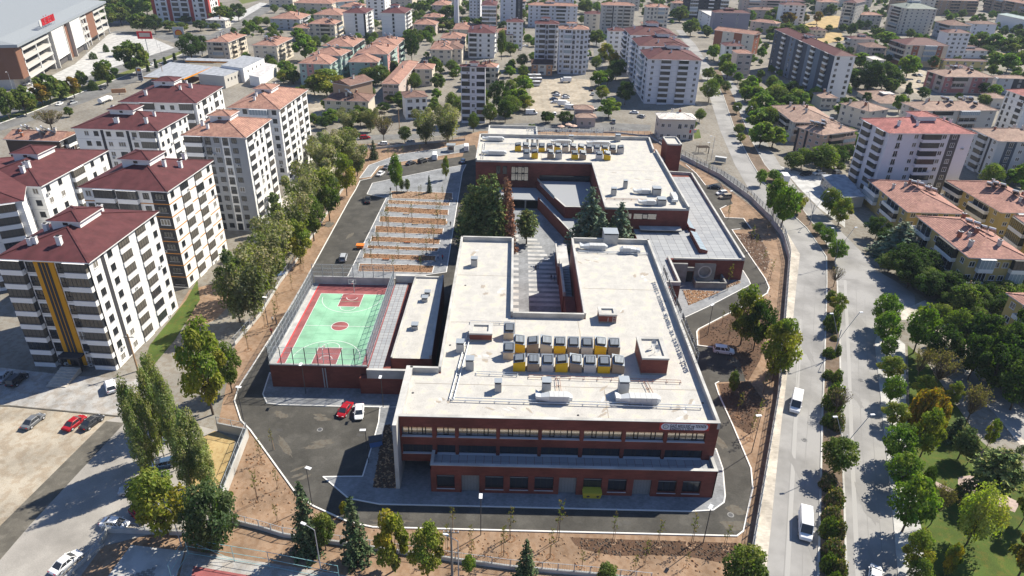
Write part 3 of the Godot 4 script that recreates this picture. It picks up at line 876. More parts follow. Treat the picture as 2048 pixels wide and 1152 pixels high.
# ---------------------------------------------------------------- vehicles
func car_parts(kind: String) -> Dictionary:
	# long axis is x, front towards +x
	var d: Array = {"sedan": [4.5, 1.78, 1.45, -1.55, -0.75, 0.55, 1.35, 0.92], "hatch": [4.1, 1.75, 1.48, -1.95, -1.55, 0.45, 1.25, 0.92], "suv": [4.6, 1.88, 1.72, -2.15, -1.85, 0.55, 1.25, 1.02], "van": [5.8, 2.0, 2.45, -2.86, -2.80, 1.35, 2.05, 1.15], "pickup": [5.2, 1.85, 1.75, -0.65, -0.45, 0.75, 1.4, 1.02]}[kind]
	var L: float = d[0] / 2; var W: float = d[1] / 2; var H: float = d[2]; var belt: float = d[7]
	var body := Shape.new()
	# lower body: cross-sections along the length, rounded in plan at both ends
	var st := [[-L, 0.80, 0.45, belt - 0.22], [-L + 0.18, 0.94, 0.24, belt - 0.06], [-L * 0.6, 1.0, 0.20, belt], [L * 0.25, 1.0, 0.20, belt], [L * 0.72, 0.97, 0.20, belt - 0.10], [L - 0.2, 0.90, 0.24, belt - 0.24], [L, 0.74, 0.42, belt - 0.40]]
	if kind == "van":
		st = [[-L, 0.94, 0.35, belt], [-L + 0.15, 1.0, 0.25, belt], [0.0, 1.0, 0.25, belt], [1.4, 1.0, 0.25, belt], [L - 0.55, 0.97, 0.25, belt - 0.05], [L - 0.12, 0.9, 0.28, belt - 0.22], [L, 0.8, 0.42, belt - 0.42]]
	var rings := []
	for e in st:
		var w: float = e[1] * W
		rings.append([Vector3(e[0], e[2], w * 0.92), Vector3(e[0], e[2] + 0.28, w), Vector3(e[0], e[3] - 0.14, w), Vector3(e[0], e[3], w * 0.86), Vector3(e[0], e[3], -w * 0.86), Vector3(e[0], e[3] - 0.14, -w), Vector3(e[0], e[2] + 0.28, -w), Vector3(e[0], e[2], -w * 0.92)])
	for i in rings.size() - 1:
		for j in 8:
			var k := (j + 1) % 8
			body.quad("paint", rings[i][j], rings[i + 1][j], rings[i + 1][k], rings[i][k])
	for e in [rings[0], rings[-1]]:
		for j in range(1, 7):
			if e == rings[0]:
				body.tri("paint", e[0], e[j], e[j + 1])
			else:
				body.tri("paint", e[0], e[j + 1], e[j])
	# cabin: glazed frustum with painted roof and pillars
	var glass := Shape.new()
	var x0: float = d[3]; var x1: float = d[4]; var x2: float = d[5]; var x3: float = d[6]
	var b := W * 0.88; var t := W * 0.70
	if kind == "van":
		t = W * 0.86
	var lo := [Vector3(x0, belt - 0.02, b), Vector3(x3, belt - 0.02, b), Vector3(x3, belt - 0.02, -b), Vector3(x0, belt - 0.02, -b)]
	var hi := [Vector3(x1, H - 0.05, t), Vector3(x2, H - 0.05, t), Vector3(x2, H - 0.05, -t), Vector3(x1, H - 0.05, -t)]
	glass.hexa("dark_glass", lo + hi)
	var roof := []
	for p in hi:
		roof.append(p + Vector3(signf(p.x - (x1 + x2) / 2) * 0.05, -0.02, signf(p.z) * 0.03))
	var ro2 := []
	for p in hi:
		ro2.append(Vector3(lerpf(p.x, (x1 + x2) / 2, 0.06), H, p.z * 0.9))
	body.hexa("paint", roof + ro2)
	for sgn in [1.0, -1.0]:
		var k := 0 if sgn > 0 else 3
		var k2 := 1 if sgn > 0 else 2
		for f in ([0.0, 0.42, 0.72, 1.0] if kind != "van" else [0.0, 1.0]):
			var a: Vector3 = lo[k].lerp(lo[k2], f)
			var c: Vector3 = hi[k].lerp(hi[k2], f)
			body.tube("paint", a + Vector3(0, 0, sgn * 0.01), c + Vector3(0, 0, sgn * 0.01), 0.055, 0.05, 4)
		if kind == "van":
			body.hexa("paint", [Vector3(x0, belt - 0.05, sgn * b - 0.02), Vector3(0.75, belt - 0.05, sgn * b - 0.02), Vector3(0.75, belt - 0.05, sgn * b + 0.02), Vector3(x0, belt - 0.05, sgn * b + 0.02)].map(func(p): return p) + [Vector3(x1, H - 0.06, sgn * t - 0.02), Vector3(0.75, H - 0.06, sgn * t - 0.02), Vector3(0.75, H - 0.06, sgn * t + 0.02), Vector3(x1, H - 0.06, sgn * t + 0.02)])
		body.box("paint", x3 - 0.62, belt + 0.02, sgn * (W + 0.08) - 0.09, x3 - 0.48, belt + 0.17, sgn * (W + 0.08) + 0.09)
	if kind == "van":
		body.box("paint", -L, belt - 0.05, -b, -L + 0.1, H - 0.06, b)
		for i in 3:
			body.box("paint", -2.4 + i * 1.3, H, -0.55, -1.6 + i * 1.3, H + 0.03, 0.55)
	if kind == "pickup":
		body.box("black_frame", -L + 0.15, belt - 0.3, -W + 0.14, -0.75, belt + 0.015, W - 0.14)
	var wheel := Shape.new()
	wheel.tube("tyre", Vector3(0, 0, -0.11), Vector3(0, 0, 0.11), 0.33, 0.33, 12)
	wheel.tube("rim", Vector3(0, 0, 0.112), Vector3(0, 0, 0.125), 0.21, 0.17, 8)
	wheel.tube("rim", Vector3(0, 0, -0.125), Vector3(0, 0, -0.112), 0.17, 0.21, 8)
	var lamp := Shape.new()
	lamp.cbox("headlight", Vector3.ZERO, 0.16, 0.15, 0.36)
	var tail := Shape.new()
	tail.cbox("tail_light", Vector3.ZERO, 0.10, 0.18, 0.34)
	return {"body": body, "glass": glass, "wheel": wheel, "lamp": lamp, "tail": tail, "L": L, "W": W, "belt": belt}

var car_first := {}

func car(kind: String, paint: String, x: float, z: float, turn: float, label: String, group := "", y := 0.03) -> Node3D:
	var key := kind + paint
	var o: Node3D
	if not car_first.has(key):
		mats["paint"] = mats[paint]
		var p := car_parts(kind)
		o = base("van" if kind == "van" else ("pickup_truck" if kind == "pickup" else "car"), Vector3.ZERO)
		put("body", p.body, o)
		put("windows", p.glass, o)
		for sx in [-0.60, 0.62]:
			for sz in [-1, 1]:
				put("wheel", p.wheel, o).position = Vector3(p.L * sx, 0.33, sz * (p.W - 0.10))
		for sz in [-1, 1]:
			put("headlight", p.lamp, o).position = Vector3(p.L - 0.16, p.belt - 0.43, sz * p.W * 0.60)
			put("tail_light", p.tail, o).position = Vector3(-p.L + 0.06, p.belt - 0.32, sz * p.W * 0.66)
		car_first[key] = o
	else:
		o = car_first[key].duplicate()
		o.name = "van" if kind == "van" else ("pickup_truck" if kind == "pickup" else "car")
		add_child(o, true)
	o.position = Vector3(x, y, z)
	o.rotation.y = turn
	return tag(o, label, "van" if kind == "van" else ("pickup" if kind == "pickup" else "car"), group)

func lorry(kind: String, x: float, z: float, turn: float, label: String) -> Node3D:
	var o := base("bus" if kind == "bus" else "truck", Vector3(x, 0.03, z), turn)
	var len := 6.5 if kind == "box" else (9.0 if kind == "tank" else 7.5)
	var s := Shape.new()
	if kind == "bus":
		s.box("car_white", -3.7, 0.4, -1.15, 3.6, 1.45, 1.15)
		s.box("car_white", -3.7, 2.35, -1.12, 3.55, 2.75, 1.12)
		s.box("unit_white", -1.5, 2.75, -0.7, 0.6, 2.95, 0.7)
		put("body", s, o)
		var e := Shape.new()
		e.box("dark_glass", -3.66, 1.45, -1.10, 3.58, 2.35, 1.10)
		put("windows", e, o)
	else:
		s.box("car_white", len / 2 - 1.9, 0.5, -1.05, len / 2, 1.5, 1.05)
		s.hexa("car_white", [Vector3(len / 2 - 1.9, 1.5, 1.05), Vector3(len / 2 - 0.05, 1.5, 1.05), Vector3(len / 2 - 0.05, 1.5, -1.05), Vector3(len / 2 - 1.9, 1.5, -1.05), Vector3(len / 2 - 1.85, 2.35, 0.95), Vector3(len / 2 - 0.45, 2.35, 0.95), Vector3(len / 2 - 0.45, 2.35, -0.95), Vector3(len / 2 - 1.85, 2.35, -0.95)])
		put("cab", s, o)
		var e := Shape.new()
		e.hexa("dark_glass", [Vector3(len / 2 - 0.10, 1.55, 0.9), Vector3(len / 2 - 0.02, 1.55, 0.9), Vector3(len / 2 - 0.02, 1.55, -0.9), Vector3(len / 2 - 0.10, 1.55, -0.9), Vector3(len / 2 - 0.46, 2.28, 0.82), Vector3(len / 2 - 0.40, 2.28, 0.82), Vector3(len / 2 - 0.40, 2.28, -0.82), Vector3(len / 2 - 0.46, 2.28, -0.82)])
		put("windscreen", e, o)
		var c := Shape.new()
		if kind == "tank":
			c.tube("car_white", Vector3(-len / 2, 1.75, 0), Vector3(len / 2 - 2.1, 1.75, 0), 1.1, 1.1, 14)
			c.box("dark_steel", -len / 2, 0.6, -0.5, len / 2 - 1.9, 0.8, 0.5)
			put("tank", c, o)
		else:
			c.box("car_white", -len / 2, 0.85, -1.15, len / 2 - 2.0, 3.0, 1.15)
			c.box("dark_steel", -len / 2, 0.6, -0.5, len / 2 - 1.9, 0.848, 0.5)
			put("cargo_box", c, o)
	var w := Shape.new()
	w.tube("tyre", Vector3(0, 0, -0.15), Vector3(0, 0, 0.15), 0.45, 0.45, 12)
	w.tube("rim", Vector3(0, 0, -0.16), Vector3(0, 0, 0.16), 0.24, 0.24, 8)
	for sx in [-len * 0.33, len * 0.33]:
		for sz in [-0.95, 0.95]:
			put("wheel", w, o).position = Vector3(sx, 0.45, sz)
	return tag(o, label, "bus" if kind == "bus" else "truck")

# ---------------------------------------------------------------- people
func figure(pose: String, top: String, legs: String) -> ArrayMesh:
	# a skeleton of tapered capsules, joined by a smooth minimum and meshed as one continuous surface
	var j := {"hip": Vector3(0, 0.92, 0), "chest": Vector3(0, 1.30, 0.01), "neck": Vector3(0, 1.50, 0), "head": Vector3(0, 1.64, 0.02)}
	var stride := 0.17 if pose == "walk" else 0.03
	var bones := []
	bones.append([j.hip, j.chest, 0.145, 0.165])
	bones.append([j.chest, j.neck, 0.15, 0.06])
	bones.append([j.neck, j.head, 0.055, 0.095])
	bones.append([j.head, j.head + Vector3(0, 0.05, 0), 0.098, 0.09])
	bones.append([j.head + Vector3(0, -0.01, 0.09), j.head + Vector3(0, -0.03, 0.11), 0.018, 0.016])
	for s in [-1.0, 1.0]:
		var hip := Vector3(0.09 * s, 0.90, 0)
		var knee := Vector3(0.10 * s, 0.49, stride * s * 0.6 + 0.03)
		var foot := Vector3(0.10 * s, 0.07, stride * s)
		if pose == "sit":
			hip.y = 0.50; knee = Vector3(0.11 * s, 0.50, 0.42); foot = Vector3(0.11 * s, 0.07, 0.45)
		bones.append([hip, knee, 0.095, 0.062])
		bones.append([knee, foot, 0.060, 0.042])
		bones.append([foot, foot + Vector3(0.01 * s, -0.03, 0.15), 0.045, 0.035])
		var sh := Vector3(0.19 * s, 1.42, 0)
		var el := Vector3(0.25 * s, 1.14, -stride * s * 0.7)
		var ha := Vector3(0.25 * s, 0.89, -stride * s * 1.0 + 0.06)
		if pose == "talk":
			ha = Vector3(0.16 * s, 1.10, 0.24)
		if pose == "sit":
			sh.y -= 0.42; el.y -= 0.42; ha = Vector3(0.12 * s, 0.66, 0.28)
		bones.append([j.chest + Vector3(0.1 * s, 0.09, 0) - Vector3(0, 0.42 if pose == "sit" else 0.0, 0), sh, 0.085, 0.062])
		bones.append([sh, el, 0.055, 0.042])
		bones.append([el, ha, 0.040, 0.028])
		bones.append([ha, ha + (ha - el).normalized() * 0.10, 0.034, 0.026])
	if pose == "sit":
		for i in 5:
			bones[i][0] -= Vector3(0, 0.42, 0)
			bones[i][1] -= Vector3(0, 0.42, 0)
	var cell := 0.035
	var nx := 26; var ny := 54; var nz := 28
	var o := Vector3(-cell * nx / 2, -0.02, -cell * nz / 2 + 0.1)
	var f := PackedFloat32Array()
	f.resize(nx * ny * nz)
	f.fill(1.0)
	for b in bones:
		var a: Vector3 = b[0]; var c: Vector3 = b[1]
		var rad: float = maxf(b[2], b[3]) + 0.12
		var lo := ((a.min(c) - Vector3.ONE * rad) - o) / cell
		var hi := ((a.max(c) + Vector3.ONE * rad) - o) / cell
		for z in range(maxi(0, int(lo.z)), mini(nz, int(hi.z) + 1)):
			for y in range(maxi(0, int(lo.y)), mini(ny, int(hi.y) + 1)):
				for x in range(maxi(0, int(lo.x)), mini(nx, int(hi.x) + 1)):
					var p := o + Vector3(x, y, z) * cell
					var t := clampf((p - a).dot(c - a) / maxf((c - a).length_squared(), 1e-6), 0, 1)
					var dd: float = p.distance_to(a.lerp(c, t)) - lerpf(b[2], b[3], t)
					var i := (z * ny + y) * nx + x
					var k := 0.035
					var hmix := clampf(0.5 + 0.5 * (f[i] - dd) / k, 0, 1)
					f[i] = lerpf(f[i], dd, hmix) - k * hmix * (1.0 - hmix)
	var vert := {}
	var s := Shape.new()
	var pos := func(x: int, y: int, z: int) -> Vector3:
		var key := (z * ny + y) * nx + x
		if vert.has(key):
			return vert[key]
		var sum := Vector3.ZERO
		var n := 0
		for e in [[0, 0, 0, 1, 0, 0], [0, 1, 0, 1, 1, 0], [0, 0, 1, 1, 0, 1], [0, 1, 1, 1, 1, 1], [0, 0, 0, 0, 1, 0], [1, 0, 0, 1, 1, 0], [0, 0, 1, 0, 1, 1], [1, 0, 1, 1, 1, 1], [0, 0, 0, 0, 0, 1], [1, 0, 0, 1, 0, 1], [0, 1, 0, 0, 1, 1], [1, 1, 0, 1, 1, 1]]:
			var va := f[((z + e[2]) * ny + y + e[1]) * nx + x + e[0]]
			var vb := f[((z + e[5]) * ny + y + e[4]) * nx + x + e[3]]
			if (va < 0) != (vb < 0):
				sum += Vector3(x + e[0], y + e[1], z + e[2]).lerp(Vector3(x + e[3], y + e[4], z + e[5]), va / (va - vb))
				n += 1
		vert[key] = o + sum / maxi(n, 1) * cell
		return vert[key]
	var drop := 0.42 if pose == "sit" else 0.0
	for z in range(1, nz - 1):
		for y in range(1, ny - 1):
			for x in range(1, nx - 1):
				var va := f[(z * ny + y) * nx + x]
				for ax in 3:
					var vb := f[((z + int(ax == 2)) * ny + y + int(ax == 1)) * nx + x + int(ax == 0)]
					if (va < 0) == (vb < 0):
						continue
					var q: Array
					if ax == 0:
						q = [pos.call(x, y - 1, z - 1), pos.call(x, y, z - 1), pos.call(x, y, z), pos.call(x, y - 1, z)]
					elif ax == 1:
						q = [pos.call(x - 1, y, z - 1), pos.call(x - 1, y, z), pos.call(x, y, z), pos.call(x, y, z - 1)]
					else:
						q = [pos.call(x - 1, y - 1, z), pos.call(x, y - 1, z), pos.call(x, y, z), pos.call(x - 1, y, z)]
					if va >= 0:
						q.reverse()
					var c: Vector3 = (q[0] + q[2]) / 2
					var m := legs if c.y < 0.93 - drop else top
					if c.y > 1.52 - drop:
						m = "skin" if c.z > 0.035 and c.y < 1.70 - drop else "ink"
					elif absf(c.x) > 0.2 and c.y < 0.9 and pose == "walk":
						m = "skin"
					s.quad(m, q[0], q[1], q[2], q[3])
	return s.mesh(self)

func person(pose: String, top: String, legs: String, x: float, z: float, turn: float, label: String, y := 0.03) -> void:
	var key := "person %s %s %s" % [pose, top, legs]
	if not cache.has(key):
		cache[key] = figure(pose, top, legs)
	var o := put("person", cache[key])
	o.position = Vector3(x, y, z)
	o.rotation.y = turn
	tag(o, label, "person")

# ---------------------------------------------------------------- the school
func wput(called: String, s: Shape, root: Node3D) -> MeshInstance3D:
	# a part whose shape was drawn in world metres
	var o := put(called, s, root)
	o.position = -root.position
	return o

func wall_x(s: Shape, m: String, x0: float, x1: float, y0: float, y1: float, zf: float, thick: float, holes: Array) -> void:
	# a wall along x with its outer face at zf and rectangular openings [xa, xb, ya, yb]
	var xs := [x0, x1]
	for h in holes:
		xs.append(h[0]); xs.append(h[1])
	xs.sort()
	for i in xs.size() - 1:
		if xs[i + 1] - xs[i] < 0.01:
			continue
		var mid: float = (xs[i] + xs[i + 1]) / 2
		var ys := [y0]
		var hs := holes.filter(func(h): return h[0] < mid and mid < h[1])
		hs.sort_custom(func(a, b): return a[2] < b[2])
		for h in hs:
			ys.append(h[2]); ys.append(h[3])
		ys.append(y1)
		for j in range(0, ys.size(), 2):
			if ys[j + 1] - ys[j] > 0.01:
				s.box(m, xs[i], ys[j], zf - thick, xs[i + 1], ys[j + 1], zf)

func parapet(s: Shape, x0: float, z0: float, x1: float, z1: float, y0: float, y1: float, t := 0.42) -> void:
	# a low roof wall whose outer line runs from (x0, z0) to (x1, z1), lying to the left of that line
	var d := Vector2(x1 - x0, z1 - z0).normalized()
	var n := Vector2(d.y, -d.x) * t / 2
	s.bar("concrete", Vector3(x0 + n.x, y0, z0 + n.y), Vector3(x1 + n.x, y0, z1 + n.y), t, y1 - y0 - 0.1)
	s.bar("concrete", Vector3(x0 + n.x, y1 - 0.1, z0 + n.y), Vector3(x1 + n.x, y1 - 0.1, z1 + n.y), t + 0.1, 0.1)

func strip_window(root: Node3D, x0: float, x1: float, y0: float, y1: float, z: float, parts: Array, glass := "school_glass") -> void:
	# a framed row of panes; every pane a sub-part; negative shares are opening lights in thick dark frames
	var s := Shape.new()
	var total := 0.0
	for p in parts:
		total += absf(p)
	s.box("black_frame", x0, y0, z - 0.05, x1, y0 + 0.08, z + 0.05)
	s.box("black_frame", x0, y1 - 0.08, z - 0.05, x1, y1, z + 0.05)
	var at := x0
	var spans := []
	for p in parts:
		var w: float = absf(p) / total * (x1 - x0)
		var t := 0.13 if p < 0 else 0.035
		s.box("black_frame", at, y0 + 0.08, z - 0.05, at + t, y1 - 0.08, z + 0.049)
		s.box("black_frame", at + w - t, y0 + 0.08, z - 0.05, at + w, y1 - 0.08, z + 0.048)
		if p < 0:
			s.box("black_frame", at + t, y0 + 0.08, z - 0.05, at + w - t, y0 + 0.24, z + 0.06)
			s.box("black_frame", at + t, y1 - 0.24, z - 0.05, at + w - t, y1 - 0.08, z + 0.06)
		spans.append([at + t, at + w - t])
		at += w
	var f := wput("window", s, root)
	for q in spans:
		var e := Shape.new()
		e.box(glass, q[0], y0 + 0.06, z - 0.02, q[1], y1 - 0.06, z)
		put("pane", e, f)

func tile_floor(root: Node3D, x0: float, z0: float, x1: float, z1: float, y: float, step: float, called := "paving_slab") -> void:
	# square slabs with open joints, each one a part
	var nx := int(round((x1 - x0) / step))
	var nz := int(round((z1 - z0) / step))
	var sx := (x1 - x0) / nx
	var sz := (z1 - z0) / nz
	for v in 2:
		cached("slab %d %.3f %.3f" % [v, sx, sz], func(s: Shape): s.box(["deck_slab", "deck_slab_pale"][v], -sx / 2 + 0.03, 0, -sz / 2 + 0.03, sx / 2 - 0.03, 0.05, sz / 2 - 0.03))
	for i in nx:
		for j in nz:
			var e := put(called, cache["slab %d %.3f %.3f" % [rng.randi() % 2, sx, sz]], root)
			e.position = Vector3(x0 + (i + 0.5) * sx, y + rng.randf() * 0.006, z0 + (j + 0.5) * sz) - root.position

func school_main() -> void:
	var t := base("school_building", Vector3(9, 0, -120))
	tag(t, "dark red brick school wing with white flat roofs and long terraced front", "school")
	var R := 11.8
	var s := Shape.new()
	s.prism("school_red", V2([-11.9, -87.0, 34.7, -87.0, 35.15, -157.5, 15.6, -157.5, 15.6, -120.1, 0.97, -120.1, 0.97, -156.8, -12.15, -156.8, -12.15, -100.2, -17.2, -100.2, -17.2, -96.0, -11.9, -96.0]), -0.3, 3.55)
	s.prism("school_red", V2([-17.2, -87.0, 34.7, -87.0, 35.15, -157.5, 15.6, -157.5, 15.6, -120.1, 0.97, -120.1, 0.97, -156.8, -12.15, -156.8, -12.15, -100.2, -17.2, -100.2]), 3.55, R)
	wput("wall", s, t)
	var bays := [[-16.9, -11.95], [-11.2, -8.2], [-7.6, -1.45], [-0.85, 5.42], [6.0, 12.2], [12.87, 19.08], [19.72, 25.94], [26.54, 32.75]]
	var holes := []
	for b in bays:
		holes.append([b[0], b[1], 8.9, 10.85])
		holes.append([b[0], b[1], 5.25, 7.15])
	var f := Shape.new()
	wall_x(f, "school_red", -17.2, 34.7, 3.55, 13.0, -86.35, 0.6, holes)
	wput("front_wall", f, t)
	for b in bays:
		var wide: bool = b[1] - b[0] > 4.0
		for y in [8.95, 5.3]:
			strip_window(t, b[0], b[1], y, y + 1.87, -86.75, [1.7, -1.0, 1.35, 1.35, -1.0, 1.7] if wide else [1.1, -0.8, 1.1], "school_glass" if y > 8.0 else "dark_glass")
			var e := Shape.new()
			e.box("sill", b[0] - 0.03, y - 0.1, -86.7, b[1] + 0.03, y - 0.01, -86.24)
			wput("window_sill", e, t)
	# roof, with its stained membrane, and the roof walls round it
	var r := Shape.new()
	r.prism("roof_membrane", V2([-16.8, -86.9, 34.3, -86.9, 34.75, -157.1, 16.0, -157.1, 16.0, -119.7, 0.55, -119.7, 0.55, -156.4, -11.75, -156.4, -11.75, -99.8, -16.8, -99.8]), R, R + 0.05)
	wput("roof", r, t)
	var p := Shape.new()
	for e in [[34.72, -86.33, 35.18, -157.52], [35.18, -157.52, 15.58, -157.52], [15.58, -157.52, 15.58, -120.12], [15.58, -120.12, 0.99, -120.12], [0.99, -120.12, 0.99, -156.82], [0.99, -156.82, -12.17, -156.82], [-12.17, -156.82, -12.17, -100.22], [-12.17, -100.22, -17.22, -100.22], [-17.22, -100.22, -17.22, -86.9]]:
		parapet(p, e[0], e[1], e[2], e[3], R, 13.05)
	p.box("concrete", -17.25, 13.0, -86.95, 34.75, 13.1, -86.28)
	wput("roof_parapet", p, t)
	var fin := Shape.new()
	fin.hexa("concrete", [Vector3(-17.9, -0.2, -83.3), Vector3(-17.25, -0.2, -83.3), Vector3(-17.25, -0.2, -100.3), Vector3(-17.9, -0.2, -100.3), Vector3(-17.9, 13.1, -84.0), Vector3(-17.25, 13.1, -84.0), Vector3(-17.25, 13.1, -100.3), Vector3(-17.9, 13.1, -100.3)])
	wput("fin_wall", fin, t)
	# the low front block and its terrace
	var lb := Shape.new()
	lb.box("school_red", -12.0, -0.3, -86.9, 34.6, 5.15, -83.5)
	lb.box("school_red", -12.0, 5.15, -86.35, -11.8, 5.95, -82.85)
	lb.box("school_red", 34.4, -0.3, -86.35, 34.6, 5.95, -82.85)
	wput("low_block_wall", lb, t)
	var opens := [[-11.05, -8.1, 1.0, 3.95], [-7.0, -4.05, 0.05, 3.95], [-3.1, -0.1, 1.0, 3.95], [0.95, 3.97, 1.0, 3.95], [5.0, 8.1, 1.0, 3.95], [9.0, 11.9, 0.05, 3.9], [13.0, 16.03, 1.0, 3.9], [17.05, 20.13, 1.0, 3.85], [21.2, 24.2, 0.05, 3.8], [25.25, 28.33, 1.0, 3.8], [29.3, 32.3, 1.0, 3.8]]
	var lf := Shape.new()
	wall_x(lf, "school_red", -12.0, 34.6, -0.3, 5.95, -82.85, 0.62, opens)
	wput("low_block_front", lf, t)
	for i in opens.size():
		var q: Array = opens[i]
		if i in [1, 5, 8]:
			var e := Shape.new()
			for k in 13:
				e.box("shutter", q[0], 0.05 + k * 0.3, -83.40, q[1], 0.05 + k * 0.3 + 0.28, -83.30)
			wput("roller_door", e, t)
		else:
			strip_window(t, q[0], q[1], q[2], q[3], -83.35, [1.0, 1.0, 1.0], "dark_glass")
			var e := Shape.new()
			e.box("sill", q[0] - 0.03, q[2] - 0.1, -83.3, q[1] + 0.03, q[2] - 0.01, -82.74)
			e.box("steel", q[0] + 0.05, q[3] - 0.62, -83.28, q[1] - 0.05, q[3] - 0.55, -83.2)
			wput("window_sill", e, t)
	var lp := Shape.new()
	lp.box("concrete", -12.03, 5.95, -83.4, 34.65, 6.05, -82.8)
	lp.box("concrete", -12.03, 5.95, -86.34, -11.5, 6.046, -83.4)
	lp.box("concrete", 34.1, 5.95, -86.34, 34.65, 6.046, -83.4)
	lp.box("concrete", 34.1, 5.15, -86.34, 34.4, 5.95, -83.47)
	lp.box("concrete", -11.8, 5.15, -83.47, 34.1, 5.95, -83.40)
	wput("terrace_parapet", lp, t)
	tile_floor(t, -11.7, -86.3, 34.05, -83.5, 5.15, 1.4)
	# banner over the last windows
	var b := Shape.new()
	b.box("banner_red", 24.95, 11.42, -86.33, 33.05, 12.95, -86.26)
	var pts := PackedVector2Array()
	for i in 24:
		var a := TAU * i / 24.0
		pts.append(Vector2((3.15 if cos(a) > 0 else -3.15) + cos(a) * 0.66, sin(a) * 0.66))
	for i in 24:
		var u := pts[i]; var v := pts[(i + 1) % 24]
		b.tri("lavender", Vector3(29.0, 12.18, -86.25), Vector3(29.0 + u.x, 12.18 + u.y, -86.25), Vector3(29.0 + v.x, 12.18 + v.y, -86.25))
	var bo := put("banner", b, self)
	tag(bo, "red and pale banner with the school name on the upper right front", "banner")
	lettering(bo, "GAZİ MESLEKİ ve TEKNİK", Vector3(29.55, 12.32, -86.235), 0.0, 0.58, "ink", 5.9)
	lettering(bo, "ANADOLU LİSESİ", Vector3(28.6, 11.68, -86.235), 0.0, 0.58, "ink", 3.9)
	var em := Shape.new()
	for i in 20:
		var a := TAU * i / 20.0
		var c := TAU * (i + 1) / 20.0
		em.tri("purple", Vector3(25.95, 12.18, -86.24), Vector3(25.95 + cos(a) * 0.5, 12.18 + sin(a) * 0.5, -86.24), Vector3(25.95 + cos(c) * 0.5, 12.18 + sin(c) * 0.5, -86.24))
		em.tri("white_line", Vector3(25.95, 12.18, -86.235), Vector3(25.95 + cos(a) * 0.33, 12.18 + sin(a) * 0.33, -86.235), Vector3(25.95 + cos(c) * 0.33, 12.18 + sin(c) * 0.33, -86.235))
	em.box("purple", 25.92, 11.95, -86.235, 25.98, 12.4, -86.225)
	put("emblem", em, bo)

func lettering(parent: Node3D, text: String, at: Vector3, turn: float, size: float, m: String, width: float, depth := 0.02) -> void:
	# raised lettering, fitted to a width; one mesh of flat print
	var tm := TextMesh.new()
	var fo := SystemFont.new()
	fo.font_names = PackedStringArray(["Droid Sans"])
	fo.font_weight = 700
	tm.font = fo
	tm.text = text
	tm.font_size = 64
	tm.pixel_size = size / 46.0
	tm.depth = depth
	tm.curve_step = 4.0
	tm.material = mats[m]
	var o := put("lettering", tm, parent)
	o.position = at
	o.rotation.y = turn
	var w := tm.get_aabb().size.x
	if w > 0.01:
		o.scale.x = width / w

func roof_letters(text: String, from: Vector3, to: Vector3, face: float, size: float, label: String) -> void:
	# standing metal letters on a rail; each letter a part
	var t := base("roof_sign", (from + to) / 2)
	tag(t, label, "sign")
	var s := Shape.new()
	s.bar("steel", from + Vector3(0, 1.1, 0), to + Vector3(0, 0.25, 0), 0.06, 0.06)
	s.bar("steel", from + Vector3(0, 1.1 + size * 0.9, 0), to + Vector3(0, 1.1 + size * 0.9, 0), 0.05, 0.05)
	var n := text.length()
	for i in range(0, n + 1, 3):
		var p := from.lerp(to, float(i) / n)
		s.box("steel", p.x - 0.04, p.y - 0.1, p.z - 0.04, p.x + 0.04, p.y + 1.1 + size, p.z + 0.04)
		var back := p + Vector3(-0.9, 0, 0) if absf(to.x - from.x) < 1.0 else p + Vector3(0, 0, 0.9)
		s.bar("steel", back, p + Vector3(0, size * 0.9, 0), 0.04, 0.04)
	wput("frame", s, t)
	var fo := SystemFont.new()
	fo.font_names = PackedStringArray(["Droid Sans"])
	fo.font_weight = 700
	for i in n:
		if text[i] == " ":
			continue
		var key := "letter %s %.1f" % [text[i], size]
		if not cache.has(key):
			var tm := TextMesh.new()
			tm.font = fo
			tm.text = text[i]
			tm.font_size = 48
			tm.pixel_size = size / 34.0
			tm.depth = 0.12
			tm.curve_step = 4.0
			tm.material = mats["dark_steel"] if absf(to.x - from.x) < 1.0 else mats["galvanised"]
			cache[key] = tm
		var o := put("letter", cache[key], t)
		o.position = from.lerp(to, (i + 0.5) / n) + Vector3(0, 1.2 + size / 2, 0) - t.position
		o.rotation.y = face

